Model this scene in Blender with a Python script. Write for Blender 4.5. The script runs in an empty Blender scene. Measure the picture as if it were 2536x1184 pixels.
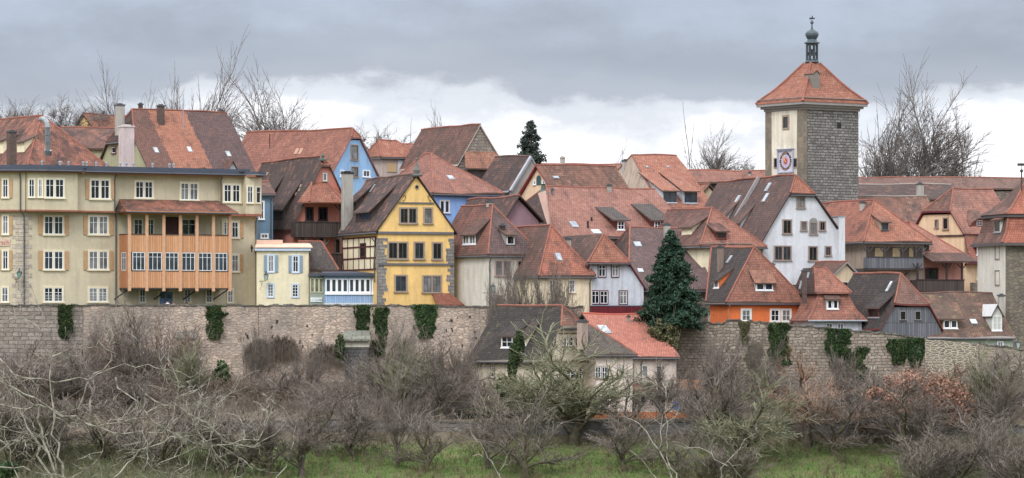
import bpy, bmesh, math, random
from mathutils import Vector
R = math.radians
random.seed(7)
S = bpy.context.scene
COL = S.collection
# ---------------------------------------------------------------- camera
F = 9000.0; CX = 1268.0; HY = 800.0          # focal length, centre and horizon in photo pixels (2536 wide)
cam = bpy.data.cameras.new("camera"); camo = bpy.data.objects.new("camera", cam); COL.objects.link(camo)
cam.sensor_width = 36.0; cam.lens = 36.0*F/2536.0; cam.shift_y = (HY-592.0)/2536.0
cam.clip_start = 1.0; cam.clip_end = 6000.0
camo.location = (0, 0, 0); camo.rotation_euler = (R(90), 0, 0)
S.camera = camo
# ---------------------------------------------------------------- sky and sun
SUN_EL, SUN_AZ = 48.0, 200.0     # azimuth clockwise from +Y: behind the camera, a little to the left
W = bpy.data.worlds.new("World"); S.world = W; W.use_nodes = True
nt = W.node_tree; nt.nodes.clear()
def wn(t, **k):
    n = nt.nodes.new(t)
    for a, b in k.items(): setattr(n, a, b)
    return n
def wl(a, b): nt.links.new(a, b)
def wmath(op, a, b=None, c=None, clamp=False):
    n = wn('ShaderNodeMath', operation=op); n.use_clamp = clamp
    for i, x in enumerate((a, b, c)):
        if x is None: continue
        if isinstance(x, (int, float)): n.inputs[i].default_value = x
        else: wl(x, n.inputs[i])
    return n.outputs[0]
sky = wn('ShaderNodeTexSky', sky_type='NISHITA'); sky.sun_disc = False
sky.sun_elevation = R(SUN_EL); sky.sun_rotation = R(SUN_AZ)
tc = wn('ShaderNodeTexCoord'); sp = wn('ShaderNodeSeparateXYZ'); wl(tc.outputs['Generated'], sp.inputs[0])
def wnoise(sc, scale, detail, rough=.55, off=(0, 0, 0)):
    mp = wn('ShaderNodeMapping'); mp.inputs['Scale'].default_value = sc; mp.inputs['Location'].default_value = off
    wl(tc.outputs['Generated'], mp.inputs[0])
    n = wn('ShaderNodeTexNoise'); n.inputs['Scale'].default_value = scale; n.inputs['Detail'].default_value = detail
    n.inputs['Roughness'].default_value = rough; wl(mp.outputs[0], n.inputs['Vector']); return n.outputs['Fac']
n1 = wnoise((7, 7, 26), 1.0, 5, .5, (3.1, 0, 1.7))
n2 = wnoise((30, 30, 56), 1.0, 7, .6, (0, 5, 0))
n3 = wnoise((9, 9, 60), 1.0, 3, .5, (9, 2, 4))
z = sp.outputs['Z']; x = sp.outputs['X']
t = wmath('ADD', z, wmath('MULTIPLY', wmath('SUBTRACT', n1, .5), .05))
t = wmath('ADD', t, wmath('MULTIPLY', wmath('SUBTRACT', n2, .5), .034))
t = wmath('SUBTRACT', t, wmath('MULTIPLY', wmath('ABSOLUTE', wmath('SUBTRACT', x, .035)), .05))
lf = wmath('MULTIPLY', wmath('SUBTRACT', -.02, x), 9.0, clamp=True)
t = wmath('ADD', t, wmath('MULTIPLY', lf, .011))
t = wmath('DIVIDE', t, .12)
ramp = wn('ShaderNodeValToRGB'); wl(t, ramp.inputs[0])
cr = ramp.color_ramp; cr.interpolation = 'EASE'
for i, (p, c) in enumerate([(.0, (.98, .98, 1.0)), (.40, (.92, .93, .97)), (.475, (.60, .63, .69)), (.53, (.37, .405, .47)),
                            (.62, (.325, .36, .43)), (.78, (.37, .42, .51)), (1.0, (.40, .46, .56))]):
    e = cr.elements[i] if i < 2 else cr.elements.new(p)
    e.position = p; e.color = (*c, 1)
tone = wmath('ADD', .63, wmath('ADD', wmath('MULTIPLY', n3, .44), wmath('MULTIPLY', n2, .30)))
hi = wn('ShaderNodeMapRange'); wl(z, hi.inputs['Value'])                    # an overcast sky is brightest overhead
for k, v in (('From Min', .11), ('From Max', .40), ('To Min', 1.0), ('To Max', 3.1)): hi.inputs[k].default_value = v
gain = wmath('MULTIPLY', wmath('MULTIPLY', tone, hi.outputs[0]), 10.0)
hf = wn('ShaderNodeMapRange'); wl(z, hf.inputs['Value']); hf.inputs['From Min'].default_value = .10; hf.inputs['From Max'].default_value = .25
neu = wn('ShaderNodeMix', data_type='RGBA'); wl(hf.outputs[0], neu.inputs[0]); wl(ramp.outputs[0], neu.inputs[6]); neu.inputs[7].default_value = (.455, .465, .487, 1)
vm = wn('ShaderNodeVectorMath', operation='SCALE'); wl(neu.outputs[2], vm.inputs[0]); wl(gain, vm.inputs['Scale'])
mx = wn('ShaderNodeMix', data_type='RGBA'); mx.inputs[0].default_value = .96
wl(sky.outputs[0], mx.inputs[6]); wl(vm.outputs[0], mx.inputs[7])
bg = wn('ShaderNodeBackground'); bg.inputs[1].default_value = .1; wl(mx.outputs[2], bg.inputs[0])
wo = wn('ShaderNodeOutputWorld'); wl(bg.outputs[0], wo.inputs[0])
sl = bpy.data.lights.new("sun", 'SUN'); sl.energy = 1.4; sl.angle = R(20); sl.color = (1, .97, .93)
so = bpy.data.objects.new("sun", sl); COL.objects.link(so)
so.rotation_euler = (R(90-SUN_EL), 0, R(180-SUN_AZ))
S.view_settings.view_transform = 'Standard'; S.view_settings.look = 'None'
S.view_settings.exposure = 0.42; S.view_settings.gamma = 1.0
S.render.engine = 'CYCLES'
# ---------------------------------------------------------------- materials
def lin(c):
    return tuple((v/255/12.92 if v/255 <= .04045 else ((v/255+.055)/1.055)**2.4) for v in c)
class M:
    cache = {}
    def __init__(s, name, rough=.85, spec=.2):
        s.m = bpy.data.materials.new(name); s.m.use_nodes = True; s.t = s.m.node_tree
        s.b = s.t.nodes['Principled BSDF']; s.b.inputs['Roughness'].default_value = rough
        s.b.inputs['Specular IOR Level'].default_value = spec
    def n(s, t, ins=None, **k):
        n = s.t.nodes.new(t)
        for a, b in k.items(): setattr(n, a, b)
        for a, b in (ins or {}).items(): s.set(n.inputs[a], b)
        return n
    def set(s, sock, v):
        if hasattr(v, 'links'): s.t.links.new(v, sock)
        else: sock.default_value = (*v, 1) if (isinstance(v, tuple) and len(v) == 3 and sock.type == 'RGBA') else v
    def math(s, op, a, b=0.0, clamp=False):
        n = s.n('ShaderNodeMath', {0: a, 1: b}, operation=op); n.use_clamp = clamp; return n.outputs[0]
    def vec(s, kind='pos', scale=(1, 1, 1), loc=(0, 0, 0)):
        src = s.n('ShaderNodeNewGeometry').outputs['Position'] if kind == 'pos' else s.n('ShaderNodeTexCoord').outputs['UV' if kind == 'uv' else 'Object']
        return s.n('ShaderNodeMapping', {'Vector': src, 'Scale': scale, 'Location': loc}).outputs[0]
    def noise(s, v, scale=1.0, detail=4, rough=.55, dist=0.0):
        return s.n('ShaderNodeTexNoise', {'Vector': v, 'Scale': scale, 'Detail': detail, 'Roughness': rough, 'Distortion': dist}).outputs['Fac']
    def range(s, v, a, b, c=0.0, d=1.0):
        return s.n('ShaderNodeMapRange', {'Value': v, 'From Min': a, 'From Max': b, 'To Min': c, 'To Max': d}).outputs[0]
    def mix(s, f, a, b, blend='MIX'):
        n = s.n('ShaderNodeMix', {0: f}, data_type='RGBA', blend_type=blend); s.set(n.inputs[6], a); s.set(n.inputs[7], b); return n.outputs[2]
    def bright(s, col, f):
        n = s.n('ShaderNodeHueSaturation', {'Color': col, 'Value': f}); return n.outputs[0]
    def bump(s, h, strength=.5, dist=.05):
        s.set(s.b.inputs['Normal'], s.n('ShaderNodeBump', {'Height': h, 'Strength': strength, 'Distance': dist}).outputs[0])
    def done(s, col): s.set(s.b.inputs['Base Color'], col); return s.m
def cached(f):
    def g(name, *a, **k):
        if name not in M.cache: M.cache[name] = f(name, *a, **k)
        return M.cache[name]
    return g
@cached
def plain(name, c, rough=.8, var=.10, scale=2.0, spec=.25, metal=0.0):
    m = M(name, rough, spec); m.b.inputs['Metallic'].default_value = metal
    f = m.range(m.noise(m.vec(), scale, 5, .6), .3, .7, 1-var, 1+var)
    return m.done(m.bright(lin(c), f))
@cached
def plaster(name, c, stain=(120, 112, 100), amt=.35, bump=.25):
    """rendered wall: broad tone changes, rain streaks, dirt near the top and the foot comes from noise only"""
    m = M(name, .9, .15)
    big = m.range(m.noise(m.vec(), .35, 6, .65), .3, .7, .85, 1.11)
    fine = m.range(m.noise(m.vec(scale=(1, 1, 1)), 5, 4, .6), .3, .7, .95, 1.05)
    st = m.range(m.noise(m.vec(scale=(1.6, 1.6, .18)), 1.6, 6, .65), .48, .74, 0, min(.8, amt+.16))
    col = m.bright(m.bright(lin(c), big), fine)
    m.bump(m.noise(m.vec(), 9, 4), bump, .02)
    return m.done(m.mix(st, col, lin(stain)))
@cached
def tile(name, c1, c2, c3=None, dark=(76, 66, 64), alt=.35, da=.35, seed=0.0, zones=None, row=.23, moss=0.0):
    """plain beaver-tail tiles laid in rows; uv is in metres along and up the slope"""
    m = M(name, .82, .22)
    uv = m.vec('uv')
    wob = m.noise(m.vec(), 2.2, 2)
    uvw = m.n('ShaderNodeVectorMath', {0: uv, 1: m.n('ShaderNodeCombineXYZ', {1: m.math('MULTIPLY', wob, .10)}).outputs[0]}, operation='ADD').outputs[0]
    br = m.n('ShaderNodeTexBrick', {'Vector': uvw, 'Color1': (.68, .68, .68), 'Color2': (1.22, 1.22, 1.22), 'Mortar': (.30, .30, .30), 'Scale': 1.0,
             'Mortar Size': .022, 'Mortar Smooth': .6, 'Bias': -.1, 'Brick Width': .21, 'Row Height': row})
    if zones:                                        # different batches of tiles side by side
        sx = m.n('ShaderNodeSeparateXYZ', {0: uv}).outputs[0]
        sx = m.math('ADD', sx, m.math('MULTIPLY', m.noise(m.vec(), 1.5, 3), .9))
        col = lin(zones[0][1])
        for edge, cc in zones[1:]:
            col = m.mix(m.math('GREATER_THAN', sx, edge), col, lin(cc))
    else:
        p = m.range(m.noise(m.vec(loc=(seed*13.7, seed, 0)), .55, 5, .62), .5-.16*alt, .5+.16, 0, 1)
        col = m.mix(m.math('MULTIPLY', p, min(1, alt*1.6)), lin(c1), lin(c2))
    sep = m.n('ShaderNodeTexWhiteNoise', {'Vector': m.n('ShaderNodeVectorMath', {0: m.n('ShaderNodeVectorMath', {0: uv, 1: (.42, row*2, 1)}, operation='DIVIDE').outputs[0]}, operation='FLOOR').outputs[0]}, noise_dimensions='3D').outputs['Value']
    odd = m.range(sep, .80, .97, 0, .6)              # a few replaced tiles
    col = m.mix(odd, col, lin(c3 or c2))
    dk = m.noise(m.vec('uv', (1.1, .33, 1), (seed*3.1, 0, 0)), 1.0, 6, .68)
    col = m.mix(m.range(dk, .56-.12*da, .70, 0, min(.92, .35+da)), col, lin(dark))
    sp = m.range(m.noise(m.vec(), 6, 3, .7), .58, .72, 0, .45)
    col = m.mix(m.math('MULTIPLY', sp, da), col, lin((150, 140, 122)))
    if moss:
        mo = m.range(m.noise(m.vec(), 1.3, 5, .7), .60, .66, 0, moss)
        col = m.mix(mo, col, lin((150, 150, 90)))
    col = m.n('ShaderNodeHueSaturation', {'Color': col, 'Hue': .5065, 'Saturation': .87, 'Value': .89}).outputs[0]
    sc = m.n('ShaderNodeMix', {0: .62}, data_type='RGBA', blend_type='MULTIPLY'); m.set(sc.inputs[6], col); m.set(sc.inputs[7], br.outputs['Color'])
    m.bump(m.math('ADD', m.math('MULTIPLY', br.outputs['Fac'], -1.0), m.noise(m.vec(), 4, 3)), .7, .06)
    return m.done(sc.outputs[2])
@cached
def stone(name, c1, c2, mortar=(120, 112, 104), bw=.55, bh=.28, wob=.10, ms=.03, pink=None, dirt=.4, rubble=False, pz=None, bump=.8):
    m = M(name, .92, .15)
    w = m.n('ShaderNodeTexNoise', {'Vector': m.vec('uv'), 'Scale': 1.7, 'Detail': 3}).outputs['Color']
    uv = m.n('ShaderNodeVectorMath', {0: m.vec('uv'), 1: m.n('ShaderNodeVectorMath', {0: w, 1: (wob*2, wob*2, 0)}, operation='MULTIPLY').outputs[0]}, operation='ADD').outputs[0]
    if rubble:
        v2 = m.n('ShaderNodeVectorMath', {0: uv, 1: (1/bw, 1/bh, 1)}, operation='MULTIPLY').outputs[0]
        vo = m.n('ShaderNodeTexVoronoi', {'Vector': v2, 'Scale': 1.0, 'Randomness': .9}, voronoi_dimensions='2D')
        ve = m.n('ShaderNodeTexVoronoi', {'Vector': v2, 'Scale': 1.0, 'Randomness': .9}, voronoi_dimensions='2D', feature='DISTANCE_TO_EDGE')
        fac = m.range(ve.outputs['Distance'], ms, ms*3.2, 1, 0)
        rnd = m.n('ShaderNodeSeparateColor', {0: vo.outputs['Color']}).outputs[0]
    else:
        br = m.n('ShaderNodeTexBrick', {'Vector': uv, 'Color1': (0, 0, 0), 'Color2': (1, 1, 1), 'Mortar': (.5, .5, .5), 'Scale': 1.0, 'Mortar Size': ms,
                 'Mortar Smooth': .5, 'Brick Width': bw, 'Row Height': bh}, squash=.7, squash_frequency=3)
        fac = br.outputs['Fac']; rnd = m.n('ShaderNodeSeparateColor', {0: br.outputs['Color']}).outputs[0]
    col = m.mix(rnd, lin(c1), lin(c2))
    if pink:
        col = m.mix(m.range(m.noise(m.vec(), .22, 4, .55), .40, .60, 0, .85), col, lin(pink))
        col = m.mix(m.range(m.noise(m.vec(loc=(40, 7, 3)), .5, 5, .6), .50, .66, 0, .7), col, lin((150, 144, 136)))
        col = m.bright(col, m.range(rnd, 0, 1, .72, 1.18))
    col = m.mix(fac, col, lin(mortar))
    col = m.bright(col, m.range(m.noise(m.vec(), 3.5, 5, .65), .3, .7, .82, 1.15))
    d = m.range(m.noise(m.vec(scale=(1, 1, .5)), .45, 6, .65), .50, .72, 0, dirt)
    col = m.mix(d, col, lin((84, 80, 78)))
    m.bump(m.math('ADD', m.math('MULTIPLY', fac, -.8), m.noise(m.vec(), 5, 4)), bump, .10)
    return m.done(col)
@cached
def boards(name, c1, c2, w=.16, gap=(60, 45, 35), vertical=True, rough=.75):
    m = M(name, rough, .25)
    br = m.n('ShaderNodeTexBrick', {'Vector': m.vec('uv'), 'Color1': lin(c1), 'Color2': lin(c2), 'Mortar': lin(gap), 'Scale': 1.0, 'Mortar Size': .014,
             'Mortar Smooth': .3, 'Brick Width': w if vertical else 40.0, 'Row Height': 60.0 if vertical else w}, offset=.0 if vertical else .5)
    gr = m.noise(m.vec('uv', (14, 1.2, 1) if vertical else (1.2, 14, 1)), 1.0, 5, .6)
    col = m.bright(br.outputs['Color'], m.range(gr, .3, .7, .84, 1.14))
    m.bump(m.math('MULTIPLY', br.outputs['Fac'], -1.0), .6, .03)
    return m.done(col)
@cached
def leafy(name, c1, c2, scale=1.2, rough=.6):
    m = M(name, rough, .25)
    oi = m.n('ShaderNodeObjectInfo').outputs['Random']
    f = m.range(m.noise(m.vec(), scale, 4, .7), .32, .68, 0, 1)
    g = m.range(m.noise(m.vec(), 9, 2, .6), .3, .7, .75, 1.25)
    col = m.bright(m.mix(f, lin(c1), lin(c2)), g)
    return m.done(m.bright(col, m.range(oi, 0, 1, .9, 1.12)))
@cached
def bark(name, c1, c2, scale=3.0, rough=.9):
    m = M(name, rough, .15)
    f = m.range(m.noise(m.vec(), scale, 4, .65), .38, .62, 0, 1)
    return m.done(m.mix(f, lin(c1), lin(c2)))
@cached
def glassy(name, c, rough=.08, spec=.5):
    m = M(name, rough, spec)
    f = m.range(m.noise(m.vec(), 1.1, 3, .6), .35, .65, .55, 1.5)
    m.bump(m.noise(m.vec(), 1.7, 2), .05, .05)
    return m.done(m.bright(lin(c), f))
GL = [glassy('window glass dark', (26, 29, 35)), glassy('window glass blue', (46, 53, 64)), glassy('window glass with curtain', (112, 114, 114), .3)]
GLB = glassy('loggia glass', (58, 66, 76), .05)
# ---------------------------------------------------------------- geometry helpers
Z = Vector((0, 0, 1))
def ray(px, py): return Vector(((px-CX)/F, 1.0, (HY-py)/F))
def at(px, py, Y): return ray(px, py)*Y
def Zat(py, Y): return (HY-py)*Y/F
def tag(o, label=None, cat=None, group=None, kind=None):
    for k, v in (('label', label), ('category', cat), ('group', group), ('kind', kind)):
        if v: o[k] = v
    return o
def empty(name, loc, label=None, cat=None, group=None):
    o = bpy.data.objects.new(name, None); COL.objects.link(o); o.location = loc; o.empty_display_size = .3
    return tag(o, label, cat, group)
def rootloc(p):
    while p.parent: p = p.parent
    return Vector(p.location)
class MB:
    def __init__(s): s.v = []; s.f = []; s.m = []
    def face(s, pts, mi=0):
        b = len(s.v); s.v += [Vector(p) for p in pts]; s.f.append(list(range(b, b+len(pts)))); s.m.append(mi)
    def prism(s, pts, vec, mi=0, side=None):
        b = len(s.v); n = len(pts); vec = Vector(vec)
        s.v += [Vector(p) for p in pts] + [Vector(p)+vec for p in pts]
        s.f.append(list(range(b+n-1, b-1, -1))); s.f.append(list(range(b+n, b+2*n))); s.m += [mi if side is None else side, mi]
        for i in range(n):
            j = (i+1) % n; s.f.append([b+i, b+j, b+n+j, b+n+i]); s.m.append(mi if side is None else side)
        return s
    def box(s, o, a, b, c, mi=0):
        o = Vector(o); a = Vector(a); b = Vector(b); return s.prism([o, o+a, o+a+b, o+b], c, mi)
    def cbox(s, c, sx, sy, sz, mi=0):
        return s.box((c[0]-sx/2, c[1]-sy/2, c[2]), (sx, 0, 0), (0, sy, 0), (0, 0, sz), mi)
    def tube(s, pts, r, n=6, mi=0):
        pts = [Vector(p) for p in pts]; rs = r if isinstance(r, (list, tuple)) else [r]*len(pts)
        b = len(s.v)
        for i, p in enumerate(pts):
            d = (pts[min(i+1, len(pts)-1)]-pts[max(i-1, 0)]).normalized()
            a = d.cross(Vector((.31, .17, .93)) if abs(d.z) < .8 else Vector((1, .1, 0))).normalized(); c = d.cross(a)
            for k in range(n):
                t = 2*math.pi*k/n; s.v.append(p+(a*math.cos(t)+c*math.sin(t))*rs[i])
        for i in range(len(pts)-1):
            for k in range(n):
                l = (k+1) % n; s.f.append([b+i*n+k, b+i*n+l, b+(i+1)*n+l, b+(i+1)*n+k]); s.m.append(mi)
        s.f.append([b+k for k in range(n)][::-1]); s.f.append([b+(len(pts)-1)*n+k for k in range(n)]); s.m += [mi, mi]
        return s
    def lathe(s, c, prof, n=16, mi=0, rot=0.0):
        b = len(s.v); c = Vector(c)
        for (r, zz) in prof:
            for k in range(n):
                t = 2*math.pi*k/n+rot; s.v.append(c+Vector((r*math.cos(t), r*math.sin(t), zz)))
        for i in range(len(prof)-1):
            for k in range(n):
                l = (k+1) % n; s.f.append([b+i*n+k, b+i*n+l, b+(i+1)*n+l, b+(i+1)*n+k]); s.m.append(mi)
        s.f.append([b+k for k in range(n)][::-1]); s.f.append([b+(len(prof)-1)*n+k for k in range(n)]); s.m += [mi, mi]
        return s
    def build(s, name, mats, parent=None, smooth=False, fix=True, origin=None, label=None):
        if not s.v: return None
        if not isinstance(mats, (list, tuple)): mats = [mats]
        org = rootloc(parent) if parent else (Vector(origin) if origin is not None else Vector((0, 0, 0)))
        me = bpy.data.meshes.new(name); me.from_pydata([tuple(p-org) for p in s.v], [], s.f)
        for m in mats: me.materials.append(m)
        me.polygons.foreach_set('material_index', s.m)
        if smooth: me.polygons.foreach_set('use_smooth', [True]*len(me.polygons))
        if fix:
            bm = bmesh.new(); bm.from_mesh(me); bmesh.ops.recalc_face_normals(bm, faces=bm.faces); bm.to_mesh(me); bm.free()
        uvl = me.uv_layers.new(name='UVMap'); vs = me.vertices
        for p in me.polygons:
            n = p.normal; u = Z.cross(n)
            if u.length < .05: u = Vector((1, 0, 0)); w = Vector((0, 1, 0))
            else: u.normalize(); w = n.cross(u)
            for li in p.loop_indices:
                q = vs[me.loops[li].vertex_index].co+org; uvl.data[li].uv = (q.dot(u), q.dot(w))
        o = bpy.data.objects.new(name, me); COL.objects.link(o)
        if parent: o.parent = parent
        else: o.location = org
        if label: o['label'] = label
        return o
class Face:
    """a vertical plane: O a point on it, d runs to the picture's right, n points outward"""
    def __init__(s, O, d, n): s.O = Vector(O); s.d = Vector(d).normalized(); s.n = Vector(n).normalized()
    def px(s, x, y, off=0.0):
        r = ray(x, y); return r*((s.O+s.n*off).dot(s.n)/r.dot(s.n))
    def sz(s, x, y, off=0.0):
        p = s.px(x, y, off); return (p-s.O).dot(s.d), p.z
    def pt(s, a, z, off=0.0):
        p = s.O+s.d*a+s.n*off; return Vector((p.x, p.y, z))
    def rect(s, x0, y0, x1, y1, off=0.0):
        xm, ym = (x0+x1)/2, (y0+y1)/2
        return s.sz(x0, ym, off)[0], s.sz(x1, ym, off)[0], s.sz(xm, y1, off)[1], s.sz(xm, y0, off)[1]
    def box(s, mb, s0, s1, z0, z1, o0, o1, mi=0):
        mb.prism([s.pt(s0, z0, o0), s.pt(s1, z0, o0), s.pt(s1, z0, o1), s.pt(s0, z0, o1)], (0, 0, z1-z0), mi)
    def pbox(s, mb, x0, y0, x1, y1, o0, o1, mi=0):
        s.box(mb, *s.rect(x0, y0, x1, y1, o1), o0, o1, mi)
WHITE = plain('white window paint', (236, 238, 242), .5, .04)
STONE_TRIM = plain('sandstone trim', (158, 142, 128), .9, .14, 3)
LEAD = plain('dark gutter metal', (74, 76, 82), .45, .12, 3, .5)
ZINC = plain('zinc', (150, 156, 164), .4, .12, 3, .5)
DARKWOOD = boards('dark stained boards', (70, 62, 60), (88, 80, 76), .17, (30, 26, 25))
gcount = [0]
def sash(mb, mp, F_, s0, s1, z0, z1, cols, rows, fr=.05, mu=.021, off=0.0, pro=.05, rowpos=None):
    """frame members into mb, the glass into mp"""
    F_.box(mp, s0+fr*.5, s1-fr*.5, z0+fr*.5, z1-fr*.5, off-.03, off+.012)
    F_.box(mb, s0, s1, z1-fr, z1, off-.03, off+pro); F_.box(mb, s0, s1, z0, z0+fr, off-.03, off+pro)
    F_.box(mb, s0, s0+fr, z0+fr, z1-fr, off-.03, off+pro); F_.box(mb, s1-fr, s1, z0+fr, z1-fr, off-.03, off+pro)
    for i in range(1, cols):
        c = s0+(s1-s0)*i/cols; F_.box(mb, c-mu, c+mu, z0+fr, z1-fr, off-.03, off+pro*.9)
    for j in (rowpos or [j/rows for j in range(1, rows)]):
        c = z0+(z1-z0)*j; F_.box(mb, s0+fr, s1-fr, c-mu*.8, c+mu*.8, off-.03, off+pro*.8)
def window(par, F_, r, cols=2, rows=2, n=1, tw=.12, tm=None, fm=None, gm=None, off=0.0, sill=True, shut=None, sw=.42, rowpos=None, label=None, gap=None, sh=(1, 1), bars=False, arch=False):
    """one window at photo rectangle r (its surround included): window > frame, pane; shutters are parts of the house"""
    s0, s1, z0, z1 = F_.rect(*r, off)
    tm = tm or STONE_TRIM; fm = fm or WHITE
    gm = gm or GL[(gcount[0]*7+gcount[0]//3) % 3]; gcount[0] += 1
    mt, mf, mp = MB(), MB(), MB()
    tp = .07
    a0, a1, b0, b1 = s0+tw, s1-tw, z0+tw, z1-tw
    F_.box(mt, s0, s1, b1, z1, off-.02, off+tp); F_.box(mt, s0-(.05 if sill else 0), s1+(.05 if sill else 0), z0, b0, off-.02, off+tp+(.06 if sill else 0))
    F_.box(mt, s0, a0, b0, b1, off-.02, off+tp); F_.box(mt, a1, s1, b0, b1, off-.02, off+tp)
    g = gap if gap is not None else tw
    wd = (a1-a0-g*(n-1))/n
    for i in range(n):
        c0 = a0+i*(wd+g)
        if i: F_.box(mt, c0-g, c0, b0, b1, off-.02, off+tp)
        sash(mf, mp, F_, c0, c0+wd, b0, b1, cols, rows, off=off, rowpos=rowpos)
    if arch:
        c = F_.pt((s0+s1)/2, z1-.02, off); rr = (s1-s0)/2
        pts = [c+F_.d*(rr*math.cos(t))+Z*(rr*math.sin(t)) for t in [math.pi*i/10 for i in range(11)]]
        mt.prism(pts, F_.n*tp); rr2 = rr-tw
        pts = [c+F_.n*.0+F_.d*(rr2*math.cos(t))+Z*(rr2*math.sin(t)-.0) for t in [math.pi*i/10 for i in range(11)]]
        mp.prism(pts, F_.n*(tp+.01))
    if bars:
        for k in range(4):
            zz = b0+(b1-b0)*(.1+.12*k); F_.box(mf, a0, a1, zz-.012, zz+.012, off+.06, off+.08)
    o = mt.build('window', tm, par, label=label)
    mf.build('frame', fm, o); mp.build('pane', gm, o)
    if shut:
        for k, (e0, e1) in enumerate(((s0-sw, s0-.02), (s1+.02, s1+sw))):
            if not sh[k]: continue
            ms = MB(); F_.box(ms, e0, e1, b0-.05, b1+.05, off+.03, off+.08)
            nn = 9
            for q in range(nn):
                zz = b0+(b1-b0)*(q+.5)/nn; F_.box(ms, e0+.05, e1-.05, zz-.03, zz+.02, off+.08, off+.095)
            ms.build('shutter', shut, par)
    return o
def door(par, F_, r, mat, tm=None, tw=.15, off=0.0, glass=True, leaves=2):
    s0, s1, z0, z1 = F_.rect(*r, off); mt, mp = MB(), MB()
    F_.box(mt, s0, s0+tw, z0, z1, off-.02, off+.07); F_.box(mt, s1-tw, s1, z0, z1, off-.02, off+.07); F_.box(mt, s0+tw, s1-tw, z1-tw, z1, off-.02, off+.07)
    d = mt.build('door', tm or STONE_TRIM, par)
    w = (s1-s0-2*tw)/leaves
    for i in range(leaves):
        m2 = MB(); c = s0+tw+i*w
        F_.box(m2, c+.01, c+w-.01, z0, z1-tw, off-.02, off+.04)
        F_.box(m2, c+.1, c+w-.1, z0+.12, z0+(z1-z0)*.45, off+.04, off+.055); m2.build('leaf', mat, d)
        if glass: F_.box(mp, c+.12, c+w-.12, z0+(z1-z0)*.52, z1-tw-.18, off+.02, off+.05)
    mp.build('pane', GL[0], d); return d
from mathutils import noise
def rayplane(px, py, P, N):
    r = ray(px, py); return r*(P.dot(N)/r.dot(N))
def wob(p):
    return Vector((p[0], p[1], p[2]+.05+.15*noise.noise(Vector((p[0]*.28, p[1]*.28, p[2]*.12)))))
def wobline(a, b):
    n = max(2, int((b-a).length/.8)); return [wob(a.lerp(b, i/n)) for i in range(n+1)]
def wobmesh(o):
    me = o.data; org = rootloc(o); bm = bmesh.new(); bm.from_mesh(me)
    for _ in range(3):
        ed = [e for e in bm.edges if e.calc_length() > 1.6]
        if ed: bmesh.ops.subdivide_edges(bm, edges=ed, cuts=1, use_grid_fill=True)
    for v in bm.verts: v.co = wob(v.co+org)-org
    bm.to_mesh(me); bm.free()
RIDGE = plain('ridge tiles', (140, 92, 80), .85, .25, 1.5)
RIDGED = plain('dark ridge tiles', (108, 86, 80), .85, .25, 1.5)
VERGE = plain('weathered verge boards', (92, 76, 70), .85, .15, 3)
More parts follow.
